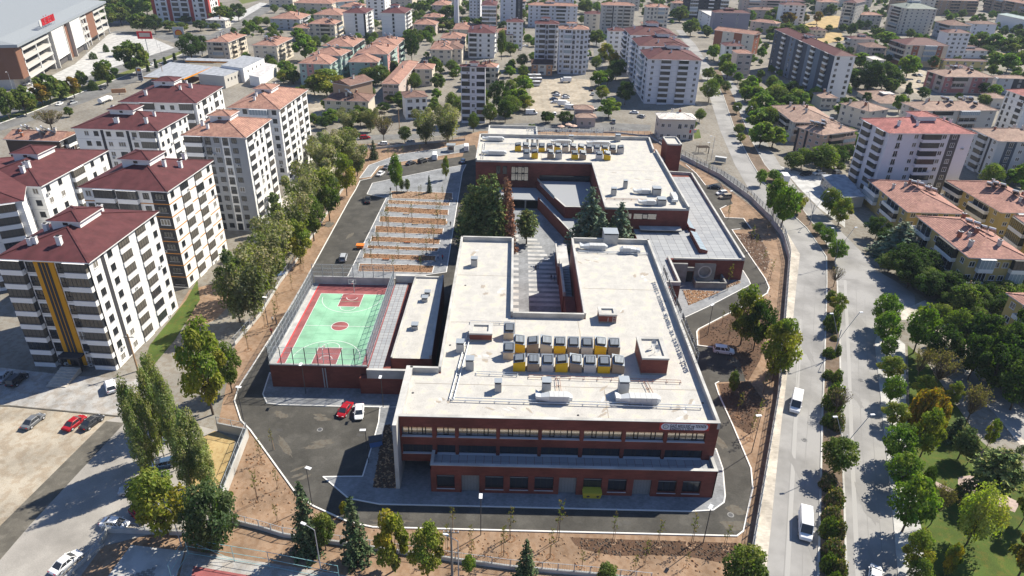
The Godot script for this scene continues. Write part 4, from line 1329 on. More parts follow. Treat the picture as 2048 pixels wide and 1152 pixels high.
func school_north() -> void:
	var t := base("school_hall", Vector3(20, 0, -215))
	tag(t, "rear dark red brick school block with white roof crowded by colourful cabinets", "school")
	var R := 11.8
	var s := Shape.new()
	s.prism("school_red", V2([-11.9, -219.2, 26.75, -219.6, 26.75, -180.0, 50.6, -180.3, 50.95, -249.3, -11.9, -248.4]), 0, R)
	wput("wall", s, t)
	var r := Shape.new()
	r.prism("roof_membrane", V2([-11.5, -219.6, 27.15, -220.0, 27.15, -180.4, 50.2, -180.7, 50.55, -248.9, -11.5, -248.0]), R, R + 0.05)
	wput("roof", r, t)
	var p := Shape.new()
	for e in [[50.62, -180.28, 50.75, -234.0], [50.0, -234.0, 50.97, -249.32], [50.97, -249.32, -11.92, -248.42], [-11.92, -248.42, -11.92, -219.18]]:
		parapet(p, e[0], e[1], e[2], e[3], R, 13.05)
	for e in [[-11.92, -219.18, 26.73, -219.58], [26.73, -219.58, 26.73, -179.98], [26.73, -179.98, 50.62, -180.28]]:
		parapet(p, e[0], e[1], e[2], e[3], R, 12.42)
	wput("roof_parapet", p, t)
	# glazing on the south faces
	strip_window(t, 0.05, 5.65, 8.2, 10.5, -219.12, [1.2, -0.8, 1.2, -0.8, 1.2])
	strip_window(t, 0.05, 5.65, 5.65, 8.15, -219.12, [1.2, -0.8, 1.2, -0.8, 1.2])
	for x in [-5.05, -2.9]:
		strip_window(t, x, x + 1.4, 7.8, 10.6, -219.10, [1.0, 1.0], "dark_glass")
	strip_window(t, 9.5, 26.4, 4.2, 7.7, -219.35, [1, 1, 1, 1, 1, 1, 1, 1, 1, 1, 1, 1, 1], "dark_glass")
	strip_window(t, 30.0, 34.4, 9.0, 10.75, -179.95, [1.2, -0.8, 1.2])
	strip_window(t, 35.0, 41.5, 9.0, 10.75, -180.0, [1.5, -0.9, 1.5])
	var c := Shape.new()
	c.box("concrete", 36.9, 6.75, -180.2, 48.7, 6.95, -177.4)
	wput("door_canopy", c, t)
	strip_window(t, 38.5, 42.5, 4.0, 6.6, -180.05, [1, 1, 1], "dark_glass")
	# low annexe behind the north-west corner
	var a := Shape.new()
	a.box("school_red", -9.0, 0, -262.0, 9.5, 11.6, -249.4, "roof_membrane")
	parapet(a, 9.5, -249.4, 9.5, -262.0, 11.6, 12.6)
	parapet(a, 9.5, -262.0, -9.0, -262.0, 11.6, 12.6)
	parapet(a, -9.0, -262.0, -9.0, -249.4, 11.6, 12.6)
	wput("annexe", a, t)
	# stair tower on the east side
	var w := base("brick_tower", Vector3(56.6, 0, -237))
	tag(w, "square dark red brick tower with white rimmed top east of the rear block", "tower")
	var e := Shape.new()
	e.box("school_red", 54.1, 0, -241.5, 59.1, 15.1, -232.3, "roof_membrane")
	e.box("school_red", 50.9, 0, -238.5, 54.1, 9.0, -233.5, "concrete")
	wput("wall", e, w)
	var q := Shape.new()
	for k in [[54.1, -232.3, 59.1, -232.3], [59.1, -232.3, 59.1, -241.5], [59.1, -241.5, 54.1, -241.5], [54.1, -241.5, 54.1, -232.3]]:
		parapet(q, k[0], k[1], k[2], k[3], 15.1, 15.6, 0.35)
	wput("parapet", q, w)

func school_terrace() -> void:
	var t := base("terrace_building", Vector3(52, 0, -195))
	tag(t, "low dark red brick annex with a walled grey slab roof terrace", "building")
	var D := 5.85
	var s := Shape.new()
	s.prism("school_red", V2([43.2, -160.9, 61.8, -161.1, 62.9, -228.5, 51.0, -228.5, 50.7, -180.2, 35.3, -180.2, 35.3, -144.0, 41.8, -146.4, 41.8, -160.9]), 0, D)
	wput("wall", s, t)
	var p := Shape.new()
	for e in [[61.82, -161.08, 62.95, -228.5], [62.95, -228.5, 52.4, -229.5], [41.82, -146.38, 41.82, -160.9], [37.9, -146.38, 41.82, -146.38]]:
		parapet(p, e[0], e[1], e[2], e[3], D, 6.85)
	parapet(p, 43.2, -160.88, 61.82, -161.08, D, 6.3)
	wput("terrace_parapet", p, t)
	tile_floor(t, 50.9, -226.0, 62.0, -180.2, D + 0.02, 2.2)
	tile_floor(t, 43.4, -180.2, 61.9, -161.6, D + 0.02, 2.2)
	tile_floor(t, 35.4, -180.2, 43.4, -161.6, D + 0.02, 2.2)
	tile_floor(t, 35.4, -161.6, 41.3, -146.9, D + 0.02, 2.2)
	for q in [[50.7, -176.6, 52.9, -164.8], [51.0, -186.6, 52.9, -178.9]]:
		var k := base("skylight", Vector3(q[0], D, q[3]))
		tag(k, "long sloping skylight on brick kerb, " + ("nearer one on the slab terrace" if q[0] < 50.8 else "farther one against the rear block"), "skylight", "terrace skylights")
		var e := Shape.new()
		e.hexa("school_red", [Vector3(q[0], D, q[3]), Vector3(q[2], D, q[3]), Vector3(q[2], D, q[1]), Vector3(q[0], D, q[1]), Vector3(q[0], D + 1.5, q[3]), Vector3(q[2], D + 0.9, q[3]), Vector3(q[2], D + 0.9, q[1]), Vector3(q[0], D + 1.5, q[1])])
		wput("kerb_wall", e, k)
		for i in 6:
			var g0 := Shape.new()
			var za: float = lerpf(q[3], q[1], i / 6.0) - 0.05
			var zb: float = lerpf(q[3], q[1], (i + 1) / 6.0) + 0.05
			g0.quad("sky_glass", Vector3(q[0] + 0.1, D + 1.53, za), Vector3(q[2] - 0.1, D + 0.97, za), Vector3(q[2] - 0.1, D + 0.97, zb), Vector3(q[0] + 0.1, D + 1.53, zb))
			wput("pane", g0, k)
	# concrete monument front with a round opening
	var m := base("concrete_portal", Vector3(48, 0, -158))
	tag(m, "grey concrete entrance walls with a ring opening beside the slab terrace", "wall")
	var c := Shape.new()
	c.box("grey_concrete", 41.9, 0, -159.7, 46.6, 5.5, -159.1)
	c.box("grey_concrete", 46.6, 3.4, -159.7, 48.4, 4.4, -159.2)
	wput("wall", c, m)
	var d := Shape.new()
	var cx := 51.1
	var cy := 3.6
	var pts := PackedVector2Array()
	for i in 28:
		var a := -PI / 2 + TAU * i / 28.0
		pts.append(Vector2(cos(a), sin(a)))
	for i in 28:
		var u := pts[i]; var v := pts[(i + 1) % 28]
		var ou := u * minf(2.7 / maxf(absf(u.x), 0.001), 2.2 / maxf(absf(u.y), 0.001))
		var ov := v * minf(2.7 / maxf(absf(v.x), 0.001), 2.2 / maxf(absf(v.y), 0.001))
		var o := Vector3(cx, cy, -158.6)
		d.quad("grey_concrete", o + Vector3(u.x * 1.5, u.y * 1.5, 0), o + Vector3(ou.x, ou.y, 0), o + Vector3(ov.x, ov.y, 0), o + Vector3(v.x * 1.5, v.y * 1.5, 0))
		d.quad("concrete", o + Vector3(v.x * 1.5, v.y * 1.5, 0.0), o + Vector3(v.x * 1.5, v.y * 1.5, -0.5), o + Vector3(u.x * 1.5, u.y * 1.5, -0.5), o + Vector3(u.x * 1.5, u.y * 1.5, 0.0))
		d.quad("concrete", o + Vector3(u.x * 1.5, u.y * 1.5, 0.06), o + Vector3(u.x * 1.8, u.y * 1.8, 0.06), o + Vector3(v.x * 1.8, v.y * 1.8, 0.06), o + Vector3(v.x * 1.5, v.y * 1.5, 0.06))
	d.box("grey_concrete", 48.4, 0, -159.1, 53.8, 1.4, -158.6)
	d.box("grey_concrete", 48.4, 1.4, -159.1, 53.8, 5.8, -159.06)
	d.box("black_frame", 46.7, 0.02, -159.6, 48.3, 3.0, -159.4)
	wput("ring_wall", d, m)
	var tr := Shape.new()
	tr.box("grey_concrete", 48.4, 0, -156.2, 56.5, 1.9, -155.8)
	tr.box("grey_concrete", 56.1, 0, -160.8, 56.5, 1.96, -156.2)
	tr.box("grey_concrete", 48.4, 0, -158.5, 48.8, 1.96, -156.2)
	tr.box("concrete", 52.6, 0.8, -158.0, 55.2, 1.1, -156.6)
	wput("planter_wall", tr, m)

func school_ramps() -> void:
	# raised terrace and gallery between the two blocks
	var t := base("raised_terrace", Vector3(20, 0, -200))
	tag(t, "dark red brick raised terrace with slanting parapet between the school blocks", "terrace")
	var s := Shape.new()
	s.prism("school_red", V2([8.6, -219.1, 26.7, -219.1, 26.7, -193.4, 16.7, -193.4]), 0, 5.85)
	wput("wall", s, t)
	var d := Shape.new()
	d.prism("deck_slab", V2([9.4, -218.6, 26.5, -218.6, 26.5, -193.9, 17.0, -193.9]), 5.86, 5.9)
	wput("deck", d, t)
	var p := Shape.new()
	p.bar("school_red", Vector3(13.8, 5.85, -201.4), Vector3(16.75, 5.85, -193.5), 0.35, 1.0)
	p.bar("concrete", Vector3(13.8, 6.85, -201.4), Vector3(16.75, 6.85, -193.5), 0.5, 0.1)
	p.bar("school_red", Vector3(16.7, 5.85, -193.6), Vector3(26.7, 5.85, -193.6), 0.35, 1.0)
	p.bar("concrete", Vector3(16.5, 6.85, -193.6), Vector3(26.7, 6.85, -193.6), 0.5, 0.096)
	p.bar("school_red", Vector3(8.8, 5.85, -218.4), Vector3(13.75, 5.85, -201.5), 0.3, 0.3)
	p.bar("concrete", Vector3(9.6, 6.15, -214.5), Vector3(13.75, 6.15, -201.5), 0.4, 0.1)
	wput("parapet", p, t)
	var g1 := Shape.new()
	g1.quad("sky_glass", Vector3(8.8, 6.2, -218.4), Vector3(13.75, 6.2, -201.5), Vector3(13.75, 7.1, -201.5), Vector3(8.8, 7.1, -218.4))
	wput("glass_railing", g1, t)
	var k := base("gallery", Vector3(10, 0, -200))
	tag(k, "grey gallery deck on a column with white parapet above the courtyard", "walkway")
	var e := Shape.new()
	e.prism("grey_concrete", V2([-11.5, -219.0, 8.5, -219.0, 16.6, -193.3, 26.6, -193.3, 26.6, -180.6, 18.0, -180.1, 9.0, -208.0, -11.5, -208.3]), 2.85, 3.2, "deck_slab")
	wput("deck", e, k)
	var q := Shape.new()
	q.bar("school_red", Vector3(9.0, 0, -208.0), Vector3(18.05, 0, -180.1), 0.4, 4.05)
	q.bar("concrete", Vector3(9.6, 4.05, -206.2), Vector3(12.6, 4.05, -197.0), 0.5, 0.1)
	q.bar("concrete", Vector3(12.6, 4.05, -197.0), Vector3(18.05, 4.05, -180.1), 0.45, 0.1)
	wput("parapet", q, k)
	var c := Shape.new()
	c.box("grey_concrete", 4.6, 0, -208.3, 5.1, 2.85, -207.8)
	wput("column", c, k)
	# stair block against the east wing
	var w := base("courtyard_stair", Vector3(14, 0, -145))
	tag(w, "white edged outdoor stair block along the courtyard side of the east wing", "stairs")
	var a := Shape.new()
	a.box("school_red", 13.2, 0, -140.6, 15.5, 5.4, -124.0)
	wput("wall", a, w)
	a = Shape.new()
	a.box("school_red", 12.7, 0, -170.0, 15.5, 5.4, -156.0, "pale_paving")
	wput("landing", a, w)
	for i in 14:
		var st := Shape.new()
		st.box("deck_slab", 13.5, 0, -156.0 + i * 1.1, 15.4, 5.38 - i * 0.18, -156.0 + (i + 1) * 1.1)
		wput("step", st, w)
	var b := Shape.new()
	b.box("concrete", 12.9, 5.4, -158.8, 13.45, 6.5, -140.6)
	b.box("concrete", 12.35, 5.4, -169.8, 12.75, 6.3, -156.2)
	b.box("school_red", 12.9, 0, -156.0, 13.45, 5.4, -140.6)
	wput("parapet", b, w)

func cabinet(kind: int, paint: String) -> Node3D:
	# roof ventilation cabinet: panelled front, sloping or cocked top with a black louvred mouth
	var t := base("ventilation_cabinet", Vector3.ZERO)
	var s := Shape.new()
	var hf: float = [1.75, 2.0, 1.9, 1.55][kind]
	var hb: float = [2.7, 2.6, 2.9, 2.75][kind]
	var tw: float = [0.0, 0.45, -0.45, 0.0][kind]
	var w := 1.1
	var p := [Vector3(-w, 0, 0.95), Vector3(w, 0, 0.95), Vector3(w, 0, -0.95), Vector3(-w, 0, -0.95), Vector3(-w, hf - tw * 0.4, 0.95), Vector3(w, hf + tw * 0.4, 0.95), Vector3(w, hb + tw * 0.4, -0.95), Vector3(-w, hb - tw * 0.4, -0.95)]
	s.hexa(paint, p, Color.WHITE, "zinc")
	put("body", s, t)
	for i in 3:
		var e := Shape.new()
		var x0 := -w + 0.03 + i * (2 * w - 0.06) / 3.0
		e.box(paint, x0 + 0.015, 0.1, 0.95, x0 + (2 * w - 0.06) / 3.0 - 0.015, hf - absf(tw) * 0.4 - 0.06, 0.985)
		put("front_panel", e, t)
	var c := Shape.new()
	var ang := atan2(hb - hf, 1.9)
	var cy := (hf + hb) / 2
	var bs := Basis(Vector3.RIGHT, ang) * Basis(Vector3.FORWARD, -atan2(tw * 0.8, 2.2))
	c.tf = Transform3D(bs, Vector3(0, cy, 0.05))
	c.box("black_frame", -0.85, -0.15, -0.72, 0.85, 0.36, 0.80)
	put("louvre_box", c, t)
	for i in 6:
		var e := Shape.new()
		e.tf = Transform3D(bs, Vector3(0, cy, 0.05))
		if kind % 2 == 0:
			e.box("zinc", -0.72 + i * 0.25, 0.363, -0.6, -0.56 + i * 0.25, 0.40, 0.66)
		else:
			e.box("zinc", -0.7, 0.363, -0.58 + i * 0.21, 0.7, 0.40, -0.44 + i * 0.21)
		put("louvre_slat", e, t)
	return t

func roof_shaft(x: float, z: float, w: float, h: float, y: float, label: String, cap := "zinc") -> void:
	var t := base("roof_shaft", Vector3(x, y, z))
	tag(t, label, "vent shaft", "concrete shafts on the school roofs")
	var s := Shape.new()
	s.box("concrete", -w / 2, 0, -w / 2, w / 2, h - 0.5, w / 2)
	put("body", s, t)
	var e := Shape.new()
	e.box("black_frame", -w / 2 + 0.08, h - 0.5, -w / 2 + 0.08, w / 2 - 0.08, h - 0.2, w / 2 - 0.08)
	put("vent_gap", e, t)
	var c := Shape.new()
	c.box(cap, -w / 2 - 0.06, h - 0.2, -w / 2 - 0.06, w / 2 + 0.06, h - 0.08, w / 2 + 0.06)
	put("cap", c, t)

func air_handler(x: float, z: float, turn: float, len: float, y: float, label: String) -> void:
	# cased fan unit on feet, with a bent duct to one side
	var t := base("air_handling_unit", Vector3(x, y, z), turn)
	tag(t, label, "air handler")
	var s := Shape.new()
	s.box("dark_steel", -len / 2, 0, -0.7, len / 2, 0.25, 0.7)
	put("feet", s, t)
	var n := int(len / 0.8)
	for i in n:
		var e := Shape.new()
		e.box("unit_white", -len / 2 + i * len / n + 0.012, 0.253, -0.8, -len / 2 + (i + 1) * len / n - 0.012, 1.55, 0.8)
		put("casing_panel", e, t)
	var d := Shape.new()
	d.hexa("galvanised", [Vector3(-len / 2 - 1.4, 0.5, 0.5), Vector3(-len / 2, 0.3, 0.75), Vector3(-len / 2, 0.3, -0.75), Vector3(-len / 2 - 1.4, 0.5, -0.6), Vector3(-len / 2 - 1.4, 1.2, 0.5), Vector3(-len / 2, 1.5, 0.75), Vector3(-len / 2, 1.5, -0.75), Vector3(-len / 2 - 1.4, 1.2, -0.6)])
	put("duct", d, t)
	d = Shape.new()
	d.hexa("galvanised", [Vector3(-len / 2 - 2.3, 0.6, 0.45), Vector3(-len / 2 - 1.42, 0.5, 0.5), Vector3(-len / 2 - 1.42, 0.5, -0.6), Vector3(-len / 2 - 2.3, 0.6, -1.5), Vector3(-len / 2 - 2.3, 1.3, 0.45), Vector3(-len / 2 - 1.42, 1.2, 0.5), Vector3(-len / 2 - 1.42, 1.2, -0.6), Vector3(-len / 2 - 2.3, 1.3, -1.5)])
	put("duct_bend", d, t)
	d = Shape.new()
	d.hexa("galvanised", [Vector3(len / 2 + 0.02, 0.35, 0.7), Vector3(len / 2 + 0.7, 0.5, 0.4), Vector3(len / 2 + 0.7, 0.5, -0.4), Vector3(len / 2 + 0.02, 0.35, -0.7), Vector3(len / 2 + 0.02, 1.5, 0.7), Vector3(len / 2 + 0.7, 1.1, 0.4), Vector3(len / 2 + 0.7, 1.1, -0.4), Vector3(len / 2 + 0.02, 1.5, -0.7)])
	put("duct", d, t)

func pipe_run(pts: Array, y: float, r: float, m: String, label: String) -> void:
	# twin roof pipes on little supports
	var t := base("roof_pipe", Vector3(pts[0][0], y, pts[0][1]))
	tag(t, label, "pipe")
	var s := Shape.new()
	var f := Shape.new()
	for i in pts.size() - 1:
		var a := Vector3(pts[i][0], y + 0.35, pts[i][1])
		var b := Vector3(pts[i + 1][0], y + 0.35, pts[i + 1][1])
		var n := (b - a).cross(Vector3.UP).normalized() * 0.35
		s.tube(m, a - n, b - n, r, r, 6)
		s.tube(m, a + n, b + n, r, r, 6)
		var k := int(a.distance_to(b) / 2.6) + 1
		for j in k + 1:
			var q := a.lerp(b, float(j) / k)
			f.bar(m, q - n * 1.2 - Vector3(0, 0.12, 0), q + n * 1.2 - Vector3(0, 0.12, 0), 0.08, 0.06)
			f.box(m, q.x - 0.04, y, q.z - 0.04, q.x + 0.04, y + 0.24, q.z + 0.04)
	wput("pipes", s, t)
	wput("supports", f, t)

func penthouse(x0: float, z0: float, x1: float, z1: float, y: float, h: float, label: String, ladder := false) -> Node3D:
	var t := base("roof_house", Vector3((x0 + x1) / 2, y, z1))
	tag(t, label, "roof house")
	var s := Shape.new()
	s.box("grey_concrete", x0 - 0.03, y, z0 - 0.03, x1 + 0.03, y + 0.35, z1 + 0.03)
	s.box("school_red", x0, y + 0.35, z0, x1, y + h - 0.1, z1, "roof_membrane")
	wput("wall", s, t)
	var p := Shape.new()
	var b := 0.7 if x1 - x0 > 4.0 else 0.55
	p.box("concrete", x0 - 0.1, y + h - 0.097, z1 - b, x1 + 0.1, y + h + 0.25, z1 + 0.1)
	p.box("concrete", x0 - 0.1, y + h - 0.097, z0 - 0.1, x1 + 0.1, y + h + 0.25, z0 + b)
	p.box("concrete", x0 - 0.1, y + h - 0.097, z0 + b, x0 + b, y + h + 0.25, z1 - b)
	p.box("concrete", x1 - b, y + h - 0.097, z0 + b, x1 + 0.1, y + h + 0.25, z1 - b)
	wput("roof_rim", p, t)
	if ladder:
		var l := Shape.new()
		for x in [x1 - 0.75, x1 - 0.25]:
			l.box("unit_white", x - 0.03, y + 0.2, z1 + 0.05, x + 0.03, y + h + 0.2, z1 + 0.12)
		for i in 5:
			l.box("unit_white", x1 - 0.72, y + 0.4 + i * 0.38, z1 + 0.06, x1 - 0.28, y + 0.45 + i * 0.38, z1 + 0.11)
		l.box("unit_white", (x0 + x1) / 2, y + 0.4, z1 + 0.02, (x0 + x1) / 2 + 0.1, y + h - 0.5, z1 + 0.1)
		wput("ladder", l, t)
	return t

func fence(pts: PackedVector2Array, y: float, h: float, gap: float, label: String, wall_h := 0.0, wall_m := "concrete", post_m := "steel", rails := 2, step := 0.35) -> void:
	# optional low wall, posts that are parts of their own, rails and wire between them
	var t := base("fence", Vector3(pts[0].x, y, pts[0].y))
	tag(t, label, "fence")
	if wall_h > 0.0:
		var s := Shape.new()
		s.path(wall_m, pts, 0.3, y - 0.2, y + wall_h)
		wput("low_wall", s, t)
	var wire := Shape.new()
	var post := cached("post %.2f %s" % [h, post_m], func(s: Shape): s.box(post_m, -0.06, 0, -0.06, 0.06, h, 0.06))
	var n_posts := 0
	for i in pts.size() - 1:
		var a := Vector3(pts[i].x, y + wall_h, pts[i].y)
		var b := Vector3(pts[i + 1].x, y + wall_h, pts[i + 1].y)
		var n := int(maxf(1, round(a.distance_to(b) / gap)))
		for j in n + (1 if i == pts.size() - 2 else 0):
			var o := put("post", post, t)
			o.position = a.lerp(b, float(j) / n) - t.position
			n_posts += 1
		for k in rails:
			var yy: float = h * (k + 0.08) / maxf(1.0, rails - 0.9) if rails > 1 else h * 0.95
			wire.bar("wire", a + Vector3(0, minf(yy, h - 0.05), 0), b + Vector3(0, minf(yy, h - 0.05), 0), 0.05, 0.05)
		var m := int(a.distance_to(b) / step)
		for j in m:
			var q := a.lerp(b, (j + 0.5) / m)
			wire.box("wire", q.x - 0.011, q.y, q.z - 0.011, q.x + 0.011, q.y + h, q.z + 0.011)
	stuff(wput("wire_mesh", wire, t))

func court() -> void:
	var t := base("sports_court", Vector3(-37, 0, -126))
	tag(t, "raised walled ball court with green and red floor and white lines", "sports court")
	var Y := 5.55
	var x0 := -46.7; var x1 := -27.4; var z0 := -143.6; var z1 := -110.2
	var s := Shape.new()
	s.box("school_red", x0, -0.2, z0, x1, Y - 0.05, z1)
	wput("wall", s, t)
	s = Shape.new()
	s.box("school_red", -28.8, -0.2, -109.9, -14.9, 3.9, -108.6)
	wput("porch_wall", s, t)
	var sl := Shape.new()
	for q in [[-36.4, -36.2], [-35.9, -35.7]]:
		sl.box("steel", q[0], 0.3, -110.2, q[1], 5.0, -110.1)
	wput("wall_slot", sl, t)
	var c := Shape.new()
	c.box("concrete", x0 - 0.15, Y - 0.05, z1 - 0.35, x1, Y + 0.15, z1 + 0.12)
	c.box("concrete", x0 - 0.15, Y - 0.05, z0 - 0.3, x0 + 0.3, Y + 0.15, z1 - 0.35)
	c.box("concrete", x0 + 0.3, Y - 0.05, z0 - 0.4, x1, Y + 2.0, z0)
	wput("court_wall", c, t)
	for q in [["court_red", x0 + 0.3, z0, x1 + 0.2, z1 - 0.35, 0.0], ["pale_paving", x0 + 0.3, z0, x0 + 1.3, z1 - 0.35, 0.006], ["court_edge", x0 + 1.3, z0, x0 + 1.6, z1 - 0.35, 0.010], ["court_green", -43.75, -139.0, -28.55, -110.6, 0.012]]:
		var e := Shape.new()
		e.box(q[0], q[1], Y - 0.04, q[2], q[3], Y + 0.02 + q[5], q[4])
		wput("court_floor", e, t)
	var ax0 := -43.72; var ax1 := -28.6
	var cx := (ax0 + ax1) / 2
	var ze := -139.0; var zn := -110.75; var zm := (ze + zn) / 2
	var ly := Y + 0.036
	var red := Shape.new()
	red.box("court_red", cx - 2.45, ly - 0.01, ze, cx + 2.45, ly, ze + 5.8)
	wput("painted_area", red, t)
	red = Shape.new()
	red.box("court_red", cx - 2.45, ly - 0.01, zn - 5.8, cx + 2.45, ly, zn)
	wput("painted_area", red, t)
	red = Shape.new()
	for i in 24:
		var a := TAU * i / 24.0; var b := TAU * (i + 1) / 24.0
		red.tri("court_red", Vector3(cx, ly, zm), Vector3(cx + cos(b) * 1.8, ly, zm + sin(b) * 1.8), Vector3(cx + cos(a) * 1.8, ly, zm + sin(a) * 1.8))
	wput("painted_area", red, t)
	var ln := Shape.new()
	var yy := ly + 0.006
	var seg := func(a: Vector2, b: Vector2, w: float, m: String):
		ln.bar(m, Vector3(a.x, yy, a.y), Vector3(b.x, yy, b.y), w, 0.004)
	var arc := func(c0: Vector2, r: float, a0: float, a1: float, n: int):
		for i in n:
			var a := lerpf(a0, a1, float(i) / n); var b := lerpf(a0, a1, float(i + 1) / n)
			seg.call(c0 + Vector2(cos(a), sin(a)) * r, c0 + Vector2(cos(b), sin(b)) * r, 0.12, "white_line")
	for q in [[ax0, ze, ax0, zn], [ax1, ze, ax1, zn], [ax0, ze, ax1, ze], [ax0, zm, ax1, zm], [cx - 2.45, ze, cx - 2.45, ze + 5.8], [cx + 2.45, ze, cx + 2.45, ze + 5.8], [cx - 2.45, ze + 5.8, cx + 2.45, ze + 5.8], [cx - 2.45, zn, cx - 2.45, zn - 5.8], [cx + 2.45, zn, cx + 2.45, zn - 5.8], [cx - 2.45, zn - 5.8, cx + 2.45, zn - 5.8]]:
		seg.call(Vector2(q[0], q[1]), Vector2(q[2], q[3]), 0.10, "white_line")
	for q in [[cx - 4.5, ze + 3.5, cx - 4.5, zn - 3.0], [cx + 4.5, ze + 3.5, cx + 4.5, zn - 3.0], [cx - 4.5, ze + 3.5, cx + 4.5, ze + 3.5], [cx - 4.5, zm - 4.0, cx + 4.5, zm - 4.0], [cx - 4.5, zm + 3.2, cx + 4.5, zm + 3.2]]:
		seg.call(Vector2(q[0], q[1]), Vector2(q[2], q[3]), 0.07, "thin_line")
	arc.call(Vector2(cx, zm), 1.82, 0, TAU, 28)
	arc.call(Vector2(cx, ze + 1.6), 6.75, 0.0, PI, 26)
	arc.call(Vector2(cx, zn - 1.6), 6.75, PI, TAU, 26)
	arc.call(Vector2(cx, ze + 5.8), 1.8, 0.0, PI, 14)
	arc.call(Vector2(cx, zn - 5.8), 1.8, PI, TAU, 14)
	arc.call(Vector2(cx, ze + 1.6), 1.25, 0.0, PI, 12)
	arc.call(Vector2(cx, zn - 1.6), 1.25, PI, TAU, 12)
	wput("line_marking", ln, t)
	for q in [[ze - 0.8, 1.0, "farther hoop by the slab wall"], [zn - 0.2, -1.0, "nearer hoop by the front fence"]]:
		var h := base("basketball_hoop", Vector3(cx, Y + 0.02, q[0]))
		tag(h, "white basketball hoop and post, " + q[2], "basketball hoop", "court hoops")
		var e := Shape.new()
		e.tube("unit_white", Vector3.ZERO, Vector3(0, 3.2, 0), 0.09, 0.07, 8)
		e.tube("unit_white", Vector3(0, 3.1, 0), Vector3(0, 3.3, q[1] * 1.1), 0.06, 0.05, 6)
		put("post", e, h)
		var bd := Shape.new()
		for k in [[-0.9, 2.9, 0.9, 2.97], [-0.9, 3.88, 0.9, 3.95], [-0.9, 2.97, -0.83, 3.88], [0.83, 2.97, 0.9, 3.88], [-0.3, 3.05, 0.3, 3.1], [-0.3, 3.45, 0.3, 3.5]]:
			bd.box("unit_white", k[0], k[1], q[1] * 1.1 - 0.03, k[2], k[3], q[1] * 1.1 + 0.03)
		put("backboard", bd, h)
		var ri := Shape.new()
		for i in 12:
			var a := TAU * i / 12.0; var b := TAU * (i + 1) / 12.0
			ri.bar("signal_red", Vector3(cos(a) * 0.23, 3.05, q[1] * 1.4 + sin(a) * 0.23), Vector3(cos(b) * 0.23, 3.05, q[1] * 1.4 + sin(b) * 0.23), 0.03, 0.03)
		put("rim", ri, h)
	fence(V2([x0, z1, x1, z1]), Y + 0.15, 4.0, 2.3, "tall wire fence along the front edge of the ball court", 0.0, "concrete", "dark_steel", 4, 0.16)
	fence(V2([x1, z1, x1, z0 + 0.6]), Y + 0.15, 4.0, 2.3, "tall wire fence between the ball court and the slab walkway", 0.0, "concrete", "steel", 4, 0.16)
	fence(V2([x1, z0 - 0.2, x0, z0 - 0.2]), Y + 2.0, 3.2, 2.3, "tall wire fence on the rear wall of the ball court", 0.0, "concrete", "steel", 4, 0.16)
	fence(V2([x0, z0 + 0.2, x0, z1]), Y + 0.15, 4.0, 2.3, "tall wire fence along the outer long side of the ball court", 0.0, "concrete", "steel", 4, 0.16)
	# slab walkway and low workshop between the court and the school
	var w := base("court_walkway", Vector3(-25, 0, -126))
	tag(w, "grey slab walkway with concrete front edge beside the ball court", "walkway")
	var e2 := Shape.new()
	e2.prism("school_red", V2([-27.35, -109.2, -22.9, -109.2, -22.5, -146.0, -27.35, -146.0]), -0.2, Y - 0.1)
	wput("wall", e2, w)
	tile_floor(w, -27.2, -145.0, -24.3, -109.6, Y - 0.1, 1.1)
	var f2 := Shape.new()
	f2.box("concrete", -27.3, 3.9, -109.2, -17.2, 5.9, -108.6)
	wput("edge_wall", f2, w)
	f2 = Shape.new()
	f2.box("concrete", -27.3, Y - 0.1, -146.4, -20.0, 7.3, -145.4)
	wput("edge_wall", f2, w)
	var b2 := base("workshop_building", Vector3(-19, 0, -127))
	tag(b2, "low flat roofed workshop with white roof between court and west wing", "building")
	var g2 := Shape.new()
	g2.hexa("school_red", [Vector3(-22.9, -0.2, -111.4), Vector3(-14.9, -0.2, -111.4), Vector3(-15.7, -0.2, -145.6), Vector3(-22.6, -0.2, -145.6), Vector3(-22.9, 6.9, -111.4), Vector3(-14.9, 6.9, -111.4), Vector3(-15.7, 6.9, -145.6), Vector3(-22.6, 6.9, -145.6)], Color.WHITE, "roof_membrane")
	wput("wall", g2, b2)
	var h2 := Shape.new()
	parapet(h2, -14.9, -111.4, -15.7, -145.6, 6.9, 7.75)
	parapet(h2, -15.7, -145.6, -22.6, -145.6, 6.9, 7.3)
	parapet(h2, -22.6, -145.6, -22.9, -111.4, 6.9, 7.15, 0.3)
	wput("roof_parapet", h2, b2)
	roof_shaft(-18.6, -137.2, 1.3, 1.1, 6.9, "low vent box with cowl, farthest of three on the workshop roof")
	roof_shaft(-18.9, -134.4, 1.35, 1.2, 6.9, "low vent box with cowl, middle of three on the workshop roof")
	roof_shaft(-19.6, -122.6, 1.4, 1.3, 6.9, "low vent box with cowl, nearest of three on the workshop roof")

